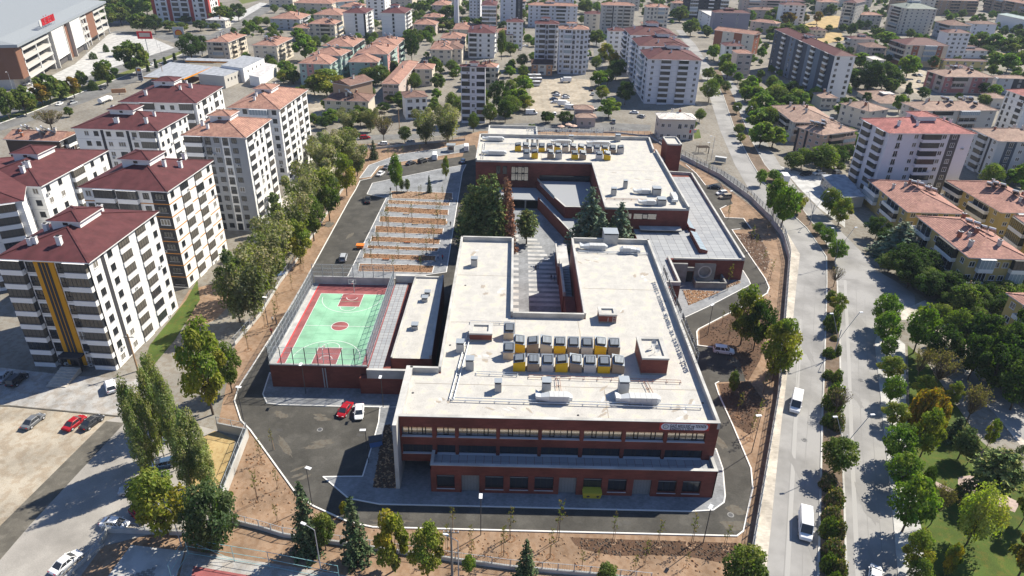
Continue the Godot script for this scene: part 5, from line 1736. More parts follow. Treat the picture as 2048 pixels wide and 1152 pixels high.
func lamp_post(x: float, z: float, h: float, turn: float, label: String, kind := "site", y := 0.0) -> void:
	var t := base("street_lamp", Vector3(x, y, z), turn)
	tag(t, label, "street lamp")
	var s := Shape.new()
	var hd := Shape.new()
	if kind == "site":
		s.tube("dark_steel", Vector3.ZERO, Vector3(0, h, 0), 0.08, 0.06, 6)
		put("pole", s, t)
		hd.box("lamp_lens", -0.25, h, -0.1, 0.25, h + 0.08, 0.9)
		put("lamp_head", hd, t)
	elif kind == "double":
		s.tube("steel", Vector3.ZERO, Vector3(0, h * 0.62, 0), 0.13, 0.10, 8)
		put("pole", s, t)
		for sg in [-1.0, 1.0]:
			var a := Shape.new()
			var prev := Vector3(0, h * 0.30, 0)
			for i in 9:
				var f := (i + 1) / 9.0
				var p := Vector3(sg * (0.9 * sin(f * PI * 0.85) + f * f * 2.6), h * (0.30 + 0.70 * pow(f, 0.8)), 0)
				a.tube("steel", prev, p, 0.06, 0.055, 5)
				prev = p
			put("arm", a, t)
			var l := Shape.new()
			l.box("lamp_lens", prev.x + minf(0, sg * 0.75), prev.y - 0.05, -0.16, prev.x + maxf(0, sg * 0.75), prev.y + 0.12, 0.16)
			put("lamp_head", l, t)
	else:
		s.tube("steel", Vector3.ZERO, Vector3(0, h, 0), 0.10, 0.06, 6)
		s.tube("steel", Vector3(0, h, 0), Vector3(0, h + 0.35, 1.6), 0.05, 0.045, 5)
		put("pole", s, t)
		hd.box("lamp_lens", -0.18, h + 0.3, 1.5, 0.18, h + 0.45, 2.3)
		put("lamp_head", hd, t)

func bench(x: float, z: float, turn: float, paint: String, label: String) -> void:
	var t := base("bench", Vector3(x, 0.06, z), turn)
	tag(t, label, "bench", "benches on the school plaza")
	for i in 4:
		var e := Shape.new()
		e.box(paint, -0.95, 0.42, -0.26 + i * 0.13, 0.95, 0.47, -0.15 + i * 0.13)
		put("seat_slat", e, t)
	for sx in [-0.75, 0.75]:
		var l := Shape.new()
		l.box("dark_steel", sx - 0.06, 0, -0.22, sx + 0.06, 0.418, 0.22)
		put("leg", l, t)

func _ready() -> void:
	# ---------------------------------------------------------- camera, sky, sun, exposure
	rng.seed = 77
	var cam := Camera3D.new()
	cam.name = "camera"
	cam.position = Vector3(0, 84.3, 0)
	cam.rotation_order = EULER_ORDER_YXZ
	cam.rotation = Vector3(-0.50097, -0.00575, 0.02615)
	cam.fov = 45.757
	cam.far = 4000.0
	cam.near = 0.5
	add_child(cam)
	var env := Environment.new()
	env.background_mode = Environment.BG_SKY
	var sk := ProceduralSkyMaterial.new()
	sk.sky_top_color = Color(0.34, 0.46, 0.66)
	sk.sky_horizon_color = Color(0.72, 0.77, 0.82)
	sk.sky_curve = 0.12
	sk.ground_bottom_color = Color(0.30, 0.28, 0.25)
	sk.ground_horizon_color = Color(0.58, 0.62, 0.66)
	sk.sky_energy_multiplier = 0.84
	sk.ground_energy_multiplier = 0.84
	var sky := Sky.new()
	sky.sky_material = sk
	env.sky = sky
	env.tonemap_mode = Environment.TONE_MAPPER_LINEAR
	env.tonemap_exposure = 1.78
	env.sdfgi_enabled = true
	env.ssao_enabled = true
	env.ssil_enabled = true
	env.fog_enabled = true
	env.fog_density = 0.00009
	env.fog_light_color = Color(0.72, 0.78, 0.86)
	var we := WorldEnvironment.new()
	we.name = "world_environment"
	we.environment = env
	add_child(we)
	var sun := DirectionalLight3D.new()
	sun.name = "sun"
	sun.light_energy = 1.6
	sun.light_color = Color(1.0, 0.965, 0.90)
	sun.light_angular_distance = 0.5
	sun.shadow_enabled = true
	add_child(sun)
	sun.look_at_from_position(Vector3(80.5, 100, -61), Vector3.ZERO)
	make_materials()
	make_plants()
	grounds()
	school_main()
	school_north()
	school_terrace()
	school_ramps()
	court()
	roof_things()
	stains()
	town()
	mall()
	station()
	street_things()
	vehicles()
	planting()
	people()

func grounds() -> void:
	struct("ground", sheet("ground", V2([-1500, 300, 1500, 300, 1500, -2600, -1500, -2600]), 0.0))
	# school site
	struct("site_soil", sheet("soil", V2([-62.5, -274.2, -58.6, -153.7, -59.7, -125.0, -53.3, -98.4, -46.6, -95.6, -45.4, -80.2, -42.2, -75.6, -33.5, -73.1, -6.9, -69.2, 1.2, -68.1, 21.5, -66.7, 36.4, -67.9, 38.0, -72.5, 55.1, -111.4, 79.3, -174.3, 83.5, -203.5, 69.5, -269.9, 62.1, -304.3, -14.2, -297.6, -30.0, -279.0]), 0.02))
	struct("playground_soil", sheet("soil", V2([-59.5, -70.6, -51.9, -73.7, -42.0, -75.2, -33.3, -72.7, -6.9, -68.8, 1.2, -67.7, 21.5, -66.3, 37.8, -67.4, 33.6, -54.2, -65.3, -52.0]), 0.014))
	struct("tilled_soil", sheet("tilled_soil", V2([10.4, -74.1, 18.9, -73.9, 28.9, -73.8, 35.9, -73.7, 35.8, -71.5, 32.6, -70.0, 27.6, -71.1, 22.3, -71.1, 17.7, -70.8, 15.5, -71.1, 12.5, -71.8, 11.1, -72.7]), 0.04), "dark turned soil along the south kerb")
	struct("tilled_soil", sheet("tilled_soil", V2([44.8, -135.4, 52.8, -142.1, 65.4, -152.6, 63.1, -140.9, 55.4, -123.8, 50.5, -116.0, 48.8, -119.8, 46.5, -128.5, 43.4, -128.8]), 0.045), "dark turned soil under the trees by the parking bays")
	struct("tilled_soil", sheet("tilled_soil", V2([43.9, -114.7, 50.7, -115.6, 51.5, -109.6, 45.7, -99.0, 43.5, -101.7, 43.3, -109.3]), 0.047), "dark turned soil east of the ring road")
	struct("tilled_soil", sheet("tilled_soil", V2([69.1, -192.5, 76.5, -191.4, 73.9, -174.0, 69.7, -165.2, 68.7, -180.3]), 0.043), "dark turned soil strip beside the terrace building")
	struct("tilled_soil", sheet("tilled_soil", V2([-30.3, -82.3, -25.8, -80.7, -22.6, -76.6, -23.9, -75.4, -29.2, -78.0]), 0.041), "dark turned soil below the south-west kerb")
	struct("ring_road", sheet("asphalt", V2([-54.1, -231.9, -53.3, -221.4, -53.4, -213.4, -52.4, -144.5, -53.3, -115.8, -53.5, -109.7, -52.8, -105.6, -49.5, -99.8, -46.9, -97.2, -33.9, -81.6, -30.5, -79.2, -24.2, -76.1, -20.2, -75.2, 1.0, -75.1, 36.5, -75.0, 37.8, -76.0, 42.1, -85.3, 43.2, -90.0, 43.2, -101.4, 43.0, -111.1, 43.2, -114.6, 44.1, -115.3, 49.9, -115.8, 50.7, -123.6, 46.0, -128.3, 42.9, -128.9, 44.0, -134.7, 44.8, -135.9, 53.1, -142.8, 63.0, -150.6, 66.7, -154.2, 68.2, -157.2, 68.8, -162.3, 68.8, -194.7, 75.1, -195.8, 75.1, -204.0, 69.2, -204.3, 69.6, -211.9, 75.3, -217.0, 76.4, -238.0, 70.2, -234.4, 69.8, -246.8, 63.3, -264.3, -12.4, -258.4, -15.3, -276.7, -18.7, -275.0, -19.4, -261.0, -49.0, -244.3, -50.2, -233.2]), 0.06))
	var kerb := Shape.new()
	kerb.path("kerb", V2([-50.2, -233.2, -53.6, -230.4, -53.3, -221.4, -53.4, -213.4, -52.4, -144.5, -53.3, -115.8, -53.5, -109.7, -52.8, -105.6, -49.5, -99.8, -46.9, -97.2, -33.9, -81.6, -30.5, -79.2, -24.2, -76.1, -20.2, -75.2, 1.0, -75.1, 36.5, -75.0, 37.8, -76.0, 42.1, -85.3, 43.2, -90.0, 43.2, -101.4, 43.0, -111.1, 43.2, -114.6, 44.1, -115.3]), 0.24, 0.0, 0.19)
	kerb.path("kerb", V2([46.0, -128.3, 42.9, -128.9, 44.0, -134.7, 44.8, -135.9, 53.1, -142.8, 63.0, -150.6, 66.7, -154.2, 68.2, -157.2, 68.8, -162.3, 68.8, -194.7, 71.5, -195.4]), 0.28, 0.0, 0.19)
	kerb.path("kerb", V2([75.1, -195.8, 75.1, -204.0, 69.2, -204.3, 69.6, -211.9, 72.4, -214.8]), 0.28, 0.0, 0.188)
	kerb.path("kerb", V2([70.2, -234.4, 69.8, -246.8, 68.1, -257.2]), 0.28, 0.0, 0.188)
	struct("kerb", kerb)
	for q in [
		["forecourt_paving", "paving", [-30.6, -85.7, -27.0, -85.9, -24.0, -86.0, -23.8, -94.9, -23.8, -100.1, -24.3, -104.4, -22.3, -104.6, -17.6, -104.8, -16.0, -92.9, 35.2, -93.9, 38.3, -94.8, 38.2, -89.8, 36.9, -83.4, 36.3, -81.9, 34.1, -80.2, 30.2, -79.8, 0.9, -79.9, -5.2, -79.9, -20.0, -79.9, -25.3, -81.0]],
		["court_pavement", "paving", [-48.0, -107.8, -46.3, -105.0, -43.7, -104.6, -31.8, -104.5, -22.3, -104.6, -17.7, -105.3, -18.5, -112.0, -46.1, -112.6, -48.9, -114.9]],
		["plaza", "paving", [-48.8, -228.2, -27.2, -244.8, -17.3, -250.8, -18.1, -242.1, -16.7, -161.7, -28.4, -157.4, -42.2, -157.0, -41.6, -214.6, -48.6, -217.4]],
		["north_pavement", "paving", [-54.3, -233.0, -53.7, -247.4, -44.1, -261.6, -29.2, -270.0, -19.1, -277.8, -19.2, -266.8, -28.3, -261.0, -42.7, -252.4, -49.9, -246.6, -50.7, -234.8]],
		["east_pavement", "paving", [41.3, -140.0, 50.2, -147.0, 63.8, -158.7, 64.1, -161.5, 64.1, -166.7, 59.5, -173.3, 39.5, -172.2, 34.0, -139.6]],
	]:
		var s := Shape.new()
		s.prism(q[1], V2(q[2]), 0.0, 0.16)
		struct(q[0], s)
		var k := Shape.new()
		k.path("kerb", V2(q[2]), 0.22, 0.0, 0.175, true)
		struct("kerb", k)
	# courtyard with pale bands
	var cy := struct("courtyard", sheet("paving", V2([0.9, -120, 15.6, -120, 15.6, -157, 36, -157, 36, -180, 27, -180, 9, -208.2, -12, -208.2, -12, -157, 0.9, -157]), 0.10))
	for i in 17:
		var b := Shape.new()
		b.box("pale_paving", 5.2, 0.10, -187.0 + i * 2.55, lerpf(7.5, 13.2, minf(1.0, i / 9.0)), 0.115, -185.7 + i * 2.55)
		put("paving_band", b, cy)
	for i in 18:
		var b := Shape.new()
		b.box("pale_paving", 1.0, 0.10, -187.0 + i * 3.1, 2.6, 0.115, -185.4 + i * 3.1)
		put("paving_band", b, cy)
	# planting beds on the plaza
	var beds := [[-41.1, -220.8, -19.9, -220.3, -19.4, -213.4, -39.6, -213.9], [-40.7, -212.4, -20.0, -211.1, -20.1, -208.4, -39.9, -208.9], [-40.6, -206.7, -20.0, -205.0, -19.7, -200.4, -40.3, -202.3], [-40.9, -198.5, -19.9, -197.6, -19.6, -192.5, -40.3, -194.0], [-40.9, -190.9, -20.2, -190.1, -20.0, -185.5, -40.2, -186.1], [-40.6, -183.2, -20.3, -182.6, -20.3, -178.9, -40.3, -179.6], [-40.6, -177.0, -20.2, -176.3, -20.3, -174.1, -40.4, -174.8], [-40.6, -171.7, -20.4, -171.2, -20.4, -167.9, -40.4, -168.6], [-40.6, -165.3, -20.3, -165.2, -20.4, -160.9, -40.1, -160.8]]
	var nth := ["farthest", "second farthest", "third farthest", "fourth farthest", "middle", "fourth nearest", "third nearest", "second nearest", "nearest"]
	for i in beds.size():
		var t := base("planting_bed", Vector3(beds[i][0], 0.1, beds[i][1]))
		tag(t, nth[i] + " of the long bark covered planting beds on the plaza", "planting bed", "planting beds on the plaza")
		var s := Shape.new()
		s.prism("mulch" if i > 1 else "soil", V2(beds[i]), 0.1, 0.24)
		wput("soil", s, t)
		stuff(wput("bark_clods", clods(V2(beds[i]), 260, 0.2, ["mulch", "tilled_soil", "mulch", "soil"], 0.24), t))
		var k := Shape.new()
		k.path("kerb", V2(beds[i]), 0.16, 0.1, 0.27, true)
		wput("kerb", k, t)
	for q in [["triangular bark bed in the pavement east of the school", [45.0, -154.8, 54.7, -154.2, 44.8, -146.8]], ["narrow bark bed under the end wall of the terrace building", [55.1, -156.3, 61.2, -160.5, 61.4, -159.7, 57.9, -157.0, 55.5, -155.5]]]:
		var t := base("planting_bed", Vector3(q[1][0], 0.1, q[1][1]))
		tag(t, q[0], "planting bed")
		var s := Shape.new()
		s.prism("mulch", V2(q[1]), 0.1, 0.24)
		wput("soil", s, t)
		stuff(wput("bark_clods", clods(V2(q[1]), 240, 0.22, ["mulch", "dry_wood", "hood_beige"], 0.24), t))
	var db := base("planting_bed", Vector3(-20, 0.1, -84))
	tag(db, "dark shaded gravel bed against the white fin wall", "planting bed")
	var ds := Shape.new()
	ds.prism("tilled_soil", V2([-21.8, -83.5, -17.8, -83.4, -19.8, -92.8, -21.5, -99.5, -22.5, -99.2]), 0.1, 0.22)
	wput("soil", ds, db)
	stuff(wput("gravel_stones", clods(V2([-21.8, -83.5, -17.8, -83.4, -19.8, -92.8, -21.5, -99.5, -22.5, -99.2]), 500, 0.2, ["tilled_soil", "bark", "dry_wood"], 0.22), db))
	# clods and stones on the turned and bare soil
	var lumps := [[V2([10.4, -74.1, 18.9, -73.9, 28.9, -73.8, 35.9, -73.7, 35.8, -71.5, 32.6, -70.0, 27.6, -71.1, 22.3, -71.1, 17.7, -70.8, 15.5, -71.1, 12.5, -71.8]), 500, ["tilled_soil", "bark"]], [V2([44.8, -135.4, 52.8, -142.1, 65.4, -152.6, 63.1, -140.9, 55.4, -123.8, 50.5, -116.0, 48.8, -119.8, 46.5, -128.5]), 700, ["tilled_soil", "bark"]], [V2([43.9, -114.7, 50.7, -115.6, 51.5, -109.6, 45.7, -99.0, 43.5, -101.7]), 500, ["tilled_soil", "bark"]], [V2([69.1, -192.5, 76.5, -191.4, 74.6, -174.1, 63.1, -140.9, 69.7, -165.2, 68.7, -180.3]), 500, ["tilled_soil", "soil", "hood_beige"]], [V2([-45.8, -95.2, -34.1, -81.4, -30.0, -78.0, -34.4, -74.3, -42.0, -76.1, -44.7, -80.2]), 130, ["soil", "mulch"]], [V2([-20.6, -74.7, 1.1, -74.5, 10.4, -74.4, 35.2, -68.8, 21.5, -66.9, 1.2, -68.4, -6.9, -69.6, -20.1, -71.9]), 220, ["soil", "mulch"]]]
	for q in lumps:
		var o := put("soil_clods", clods(q[0], q[1], 0.2, q[2], 0.04))
		stuff(o)
		o.set_meta("label", "loose clods and stones lying on the bare soil of the school grounds")
	# left: town side lots and lane
	struct("yard_lane", sheet("lane", V2([-73.7, -102.1, -67.3, -101.5, -52.6, -96.8, -45.4, -80.2, -45.9, -76.0, -51.9, -73.7, -59.8, -70.6, -61.2, -47.8, -89.3, -47.2, -77.4, -67.5, -76.3, -94.9]), 0.018))
	struct("lane_edge", sheet("tar_edge", V2([-74.2, -98.8, -70.5, -98.4, -72.9, -74.3, -73.2, -67.7, -73.7, -56.6, -78.2, -56.5, -78.0, -68.3]), 0.03))
	struct("gravel_lot", sheet("lot", V2([-132.5, -100.7, -94.4, -102.5, -84.2, -101.4, -72.6, -100.3, -74.2, -98.8, -78.0, -68.3, -78.2, -56.5, -101.6, -53.2]), 0.024))
	struct("slab_yard", sheet("slab_yard", V2([-142.4, -111.5, -104.3, -114.7, -87.6, -112.4, -72.1, -111.7, -67.3, -101.5, -72.6, -100.3, -84.2, -101.4, -94.4, -102.5, -132.5, -100.7]), 0.028))
	var lk := Shape.new()
	lk.path("tar_edge", V2([-124.3, -102.1, -94.4, -102.5, -84.2, -101.4, -72.5, -100.2]), 0.3, 0.0, 0.13)
	struct("yard_kerb", lk)
	struct("garden_grass", sheet("grass", V2([-75.6, -115.9, -78.0, -124.2, -78.5, -144.0, -80.0, -154.3, -75.2, -144.1, -73.5, -126.4, -73.7, -115.0]), 0.03))
	struct("garden_grass", sheet("dry_grass", V2([-56.8, -92.9, -53.2, -96.8, -48.7, -94.5, -46.4, -84.6, -47.5, -80.1, -51.2, -81.1]), 0.034))
	struct("building_yard", sheet("soil", V2([-78.4, -138.0, -79.9, -149.0, -72.4, -154.7, -66.8, -144.5, -68.0, -135.1, -71.9, -130.6]), 0.016))
	struct("lane", sheet("walkway", V2([-75.8, -144.1, -70.5, -154.8, -67.6, -183.1, -66.5, -225.4, -64.8, -265.8, -68.2, -272.3, -71.9, -246.6, -75.9, -210.6, -74.6, -166.1, -72.8, -150.6]), 0.020))
	# boulevard: two carriageways, median and pavements
	struct("west_carriageway", sheet("road", V2([31.0, -49.6, 38.7, -67.8, 52.6, -102.0, 63.6, -128.4, 76.1, -159.3, 83.9, -178.1, 85.4, -192.8, 83.9, -210.7, 84.9, -230.3, 87.7, -258.7, 94.9, -308.9, 107.2, -379.1, 118.0, -448.8, 130.7, -545.5, 139.1, -623.7, 144.9, -624.7, 138.6, -546.7, 126.6, -449.9, 115.1, -379.9, 101.9, -309.5, 95.6, -265.5, 92.7, -238.6, 91.9, -219.2, 93.1, -197.3, 91.1, -176.9, 84.8, -160.8, 70.1, -125.2, 60.4, -102.0, 56.1, -91.4, 46.5, -68.0, 39.1, -49.8]), 0.020))
	struct("east_carriageway", sheet("road", V2([43.7, -49.9, 50.7, -68.1, 58.1, -86.7, 64.1, -102.1, 76.8, -133.3, 87.6, -161.0, 93.6, -177.0, 96.0, -195.5, 98.4, -221.0, 99.1, -239.0, 99.8, -259.6, 104.6, -293.9, 118.6, -368.8, 131.9, -450.5, 135.2, -450.9, 124.1, -369.3, 110.9, -294.5, 105.9, -260.1, 103.0, -232.5, 103.3, -212.9, 103.1, -194.8, 103.0, -182.5, 101.9, -169.3, 104.1, -162.9, 105.5, -155.3, 99.0, -142.5, 93.4, -146.6, 84.3, -132.0, 75.2, -109.4, 72.3, -102.4, 64.8, -83.6, 58.4, -68.3, 50.6, -50.0]), 0.020))
	var md := Shape.new()
	md.prism("median_soil", V2([39.2, -49.8, 46.5, -68.0, 56.1, -91.4, 60.4, -102.0, 70.1, -125.2, 84.8, -160.8, 91.1, -176.9, 93.1, -197.3, 91.9, -219.2, 92.7, -238.6, 95.6, -265.5, 101.9, -309.5, 115.1, -379.9, 126.6, -449.9, 131.9, -450.5, 118.6, -368.8, 104.6, -293.9, 99.8, -259.6, 99.1, -239.0, 98.4, -221.0, 96.0, -195.5, 93.6, -177.0, 87.6, -161.0, 76.8, -133.3, 64.1, -102.1, 58.1, -86.7, 50.7, -68.1, 43.7, -49.9]), 0.0, 0.14)
	struct("median", md)
	var mk := Shape.new()
	mk.path("concrete", V2([39.2, -49.8, 46.5, -68.0, 56.1, -91.4, 60.4, -102.0, 70.1, -125.2, 84.8, -160.8, 91.1, -176.9, 93.1, -197.3, 91.9, -219.2, 92.7, -238.6, 95.6, -265.5, 101.9, -309.5, 115.1, -379.9]), 0.3, 0.0, 0.18)
	mk.path("concrete", V2([43.7, -49.9, 50.7, -68.1, 58.1, -86.7, 64.1, -102.1, 76.8, -133.3, 87.6, -161.0, 93.6, -177.0, 96.0, -195.5, 98.4, -221.0, 99.1, -239.0, 99.8, -259.6, 104.6, -293.9, 118.6, -368.8]), 0.3, 0.0, 0.18)
	struct("median_kerb", mk)
	var pv := Shape.new()
	pv.prism("walkway", V2([29.7, -49.6, 37.7, -71.5, 54.5, -109.7, 79.3, -174.3, 82.8, -191.7, 82.9, -207.6, 83.9, -210.7, 85.4, -192.8, 83.9, -178.1, 76.1, -159.3, 63.6, -128.4, 52.6, -102.0, 38.7, -67.8, 31.0, -49.6]), 0.0, 0.15)
	struct("west_pavement", pv)
	var pe := Shape.new()
	pe.prism("pale_paving", V2([50.6, -50.0, 58.4, -68.3, 64.8, -83.6, 72.3, -102.4, 75.2, -109.4, 84.3, -132.0, 89.4, -139.8, 90.9, -131.2, 80.3, -109.6, 72.3, -91.9, 64.5, -72.2, 61.2, -64.3, 54.7, -50.1]), 0.0, 0.14)
	struct("east_pavement", pe)
	struct("crossroad_apron", sheet("walkway", V2([90.9, -142.2, 99.0, -142.5, 100.3, -129.5, 97.2, -112.9, 95.5, -96.5, 99.6, -83.3, 104.1, -89.2, 102.5, -114.8, 105.2, -138.2, 106.8, -152.7]), 0.028))
	for q in [[1566, 860, 1542, 1152], [1600, 620, 1588, 760], [1610, 560, 1600, 640]]:
		pass
	var seams := Shape.new()
	for q in [V2([79.5, -162.3, 64.1, -124.1, 54.3, -100.7, 41.4, -67.9]), V2([78.0, -151.4, 63.9, -116.8, 54.8, -95.2, 44.1, -67.9]), V2([93.5, -163.0, 79.0, -128.7, 66.4, -98.3, 54.4, -68.2]), V2([91.0, -152.0, 76.3, -117.3, 64.3, -87.9, 56.3, -68.2])]:
		seams.path("road_seam", q, 0.09, 0.024, 0.030)
	struct("road_seam", seams)
	var wear := Shape.new()
	for q in [V2([70.8, -141.3, 54.8, -100.7, 41.9, -67.9]), V2([90.5, -162.8, 75.2, -124.6, 63.3, -95.4, 52.4, -68.1])]:
		wear.path("road_wear", q, 0.7, 0.023, 0.028)
	struct("road_wear", wear)
	struct("park_lawn", sheet("grass", V2([91.5, -131.2, 92.4, -125.3, 90.5, -111.0, 88.9, -99.0, 90.5, -88.7, 96.7, -69.4, 76.5, -44.7, 52.1, -44.3, 61.2, -64.3, 64.5, -72.2, 72.3, -91.9]), 0.03))
	struct("park_path", sheet("pink_paving", V2([72.4, -88.0, 74.5, -88.0, 77.1, -85.6, 79.1, -89.0, 82.0, -89.7, 82.9, -86.7, 86.3, -83.4, 84.0, -81.2, 81.7, -82.8, 76.4, -84.8]), 0.04))
	struct("park_lane", sheet("road", V2([94.4, -118.0, 96.2, -111.3, 97.3, -99.3, 103.8, -78.1, 111.1, -87.0, 103.3, -108.3, 102.5, -116.5, 100.3, -121.8]), 0.036))
	struct("park_bare_soil", sheet("soil", V2([85.5, -98.9, 87.6, -97.6, 88.2, -95.6, 85.7, -92.9, 83.7, -94.1]), 0.038))
	# upper streets and lots
	struct("near_avenue", sheet("old_asphalt", V2([-219.1, -253.4, -213.8, -280.0, -210.8, -295.2, -206.1, -330.0, -204.9, -371.0, -202.0, -405.9, -201.2, -453.7, -209.9, -502.8, -217.0, -514.8, -214.2, -481.7, -215.2, -428.4, -217.2, -390.1, -218.9, -350.8, -219.4, -308.9, -221.1, -291.0, -226.9, -263.9]), 0.026))
	struct("far_avenue", sheet("old_asphalt", V2([-234.2, -273.8, -226.8, -299.5, -225.3, -318.4, -226.2, -363.8, -223.7, -403.2, -220.8, -440.8, -219.0, -481.0, -228.0, -495.8, -231.3, -456.7, -234.9, -419.6, -236.4, -377.4, -236.3, -336.0, -237.8, -316.2, -244.7, -288.0]), 0.026))
	struct("avenue_verge", sheet("verge", V2([-227.4, -264.5, -221.6, -291.8, -219.9, -309.8, -219.5, -351.8, -217.8, -391.4, -215.9, -429.9, -215.0, -483.5, -220.6, -488.7, -220.1, -439.2, -223.1, -401.9, -225.5, -362.7, -224.8, -317.5, -226.2, -298.7, -233.7, -273.1]), 0.034))
	var vk := Shape.new()
	vk.path("kerb", V2([-226.9, -263.9, -221.1, -291.0, -219.4, -308.9, -218.9, -350.8, -217.2, -390.1, -215.2, -428.4, -214.2, -481.7]), 0.35, 0.0, 0.2)
	struct("verge_kerb", vk)
	struct("mall_forecourt", sheet("pale_paving", V2([-245.4, -307.3, -250.2, -354.1, -261.5, -419.2, -297.6, -524.8, -298.9, -534.2, -264.7, -520.8, -228.5, -479.6, -230.0, -467.9, -234.9, -419.6, -236.4, -377.4, -236.3, -336.0, -238.1, -296.8]), 0.022))
	struct("upper_road", sheet("old_asphalt", V2([-224.7, -488.1, -209.9, -502.8, -216.6, -558.0, -226.0, -645.1, -233.3, -727.2, -250.7, -840.5, -261.3, -837.8, -247.1, -724.1, -233.9, -617.5, -227.3, -536.3, -252.1, -541.9, -301.9, -543.6, -299.9, -529.2, -266.8, -525.1]), 0.018))
	struct("upper_pavement", sheet("pale_paving", V2([-227.5, -556.2, -227.9, -625.0, -242.7, -733.7, -258.4, -743.4, -248.9, -647.4, -240.8, -580.7]), 0.014))
	struct("upper_lawn", sheet("verge", V2([-270.5, -727.5, -265.5, -764.8, -268.0, -814.3, -294.4, -852.2, -299.1, -786.0]), 0.02))
	struct("back_street", sheet("old_asphalt", V2([-85.8, -269.5, -79.4, -276.3, -41.0, -283.1, -18.6, -297.2, 7.9, -302.8, 43.9, -302.7, 62.1, -304.3, 64.3, -314.5, 47.8, -316.5, 8.1, -312.8, -19.2, -306.9, -42.0, -290.5, -81.4, -284.1, -88.1, -277.7]), 0.010))
	struct("parking_lot", sheet("lot", V2([9.7, -408.9, 27.1, -416.6, 44.9, -410.3, 41.3, -355.3, 30.7, -336.9, 15.8, -333.6, 8.5, -334.8]), 0.012))
	struct("side_street", sheet("old_asphalt", V2([68.7, -273.2, 77.7, -257.9, 83.6, -243.9, 84.9, -229.8, 82.2, -227.6, 77.1, -240.7, 72.6, -252.8, 65.7, -264.5]), 0.036))
	struct("corner_square", sheet("walkway", V2([45.0, -302.8, 50.7, -323.8, 58.1, -293.8, 82.7, -295.9, 93.5, -307.1, 87.4, -264.9, 84.5, -231.8, 84.0, -245.6, 78.0, -259.2, 69.0, -274.6, 62.1, -304.3]), 0.024))
	struct("clinic_lawn", sheet("grass", V2([82.4, -306.1, 85.5, -309.7, 83.0, -295.1, 79.5, -293.3]), 0.03))
	struct("shop_apron", sheet("pale_paving", V2([105.4, -258.8, 110.7, -251.5, 118.4, -249.2, 116.4, -224.1, 105.7, -198.8, 103.8, -214.1, 104.0, -234.1, 105.6, -256.4]), 0.026))
	struct("dry_field", sheet("dry_grass", V2([262.9, -669.6, 327.3, -760.6, 337.1, -746.7, 291.6, -649.7, 271.3, -591.0, 239.4, -561.8, 232.1, -584.9]), 0.018))
	struct("dry_field", sheet("dry_grass", V2([365.5, -540.2, 383.1, -546.9, 373.0, -520.9, 352.4, -510.4]), 0.018))
	struct("lot_between_houses", sheet("lot", V2([243.1, -448.5, 274.5, -471.7, 242.9, -406.1, 229.8, -392.2, 227.8, -411.0]), 0.018))
	struct("garden_lot", sheet("lot", V2([-107.6, -361.7, -97.8, -357.1, -85.5, -309.3, -90.0, -300.5, -100.5, -330.8]), 0.018))
	struct("far_street", sheet("old_asphalt", V2([36.6, -320.7, 48.5, -410.7, 58.8, -534.7, 72.0, -710.5, 78.0, -711.6, 64.1, -535.5, 53.9, -411.4, 46.6, -321.7]), 0.016))
	# second court at the lower edge
	struct("playground_slab", sheet("pale_paving", V2([-55.7, -70.9, -47.3, -70.0, -46.2, -63.4, -41.0, -48.2, -56.4, -47.9, -56.3, -64.9]), 0.030))
	var ch := Shape.new()
	for i in 9:
		for j in 5:
			if (i + j) % 2 == 0:
				var p := Vector2(-52.9, -65.5).lerp(Vector2(-50.1, -66.9), i / 9.0) + (Vector2(-53.1, -65.7) - Vector2(-53.6, -67.2)) * (j / 3.0)
				ch.box("grey_concrete", p.x - 0.28, 0.034, p.y - 0.28, p.x + 0.28, 0.04, p.y + 0.28)
	struct("game_board_paving", ch)
	struct("small_court", sheet("court_red", V2([-44.9, -67.4, -33.2, -65.5, -21.2, -63.2, -18.1, -48.6, -40.4, -48.2]), 0.034))
	struct("small_court_margin", sheet("slab_yard", V2([-47.2, -70.2, -22.7, -66.4, -18.9, -65.7, -15.7, -48.7, -42.2, -48.1]), 0.026))

func clods(area: PackedVector2Array, count: int, size: float, kinds: Array, y: float) -> Shape:
	# low lumps of soil, bark or stone strewn over an area
	var s := Shape.new()
	var lo := area[0]; var hi := area[0]
	for q in area:
		lo = lo.min(q); hi = hi.max(q)
	var got := 0
	for attempt in count * 10:
		if got >= count:
			break
		var p := Vector2(rng.randf_range(lo.x, hi.x), rng.randf_range(lo.y, hi.y))
		if not Geometry2D.is_point_in_polygon(p, area):
			continue
		got += 1
		var m: String = kinds[rng.randi() % kinds.size()]
		var k := size * rng.randf_range(0.5, 1.5)
		var top := Vector3(p.x + rng.randf_range(-0.3, 0.3) * k, y + k * rng.randf_range(0.4, 0.9), p.y)
		var ring := []
		for i in 5:
			var a := TAU * i / 5.0 + rng.randf() * 0.7
			ring.append(Vector3(p.x + cos(a) * k * rng.randf_range(0.7, 1.3), y - 0.02, p.y - sin(a) * k * rng.randf_range(0.7, 1.3)))
		for i in 5:
			s.tri(m, ring[i], ring[(i + 1) % 5], top)
	return s

func blob(s: Shape, m: String, x: float, z: float, y: float, rx: float, rz: float, turn := 0.0) -> void:
	# an irregular flat stain or patch with a ragged outline
	var pts := PackedVector2Array()
	for i in 22:
		var a := TAU * i / 22.0
		var k := rng.randf_range(0.62, 1.12)
		pts.append(Vector2(x, z) + Vector2(cos(a) * rx * k, sin(a) * rz * k).rotated(turn))
	s.prism(m, pts, y, y)

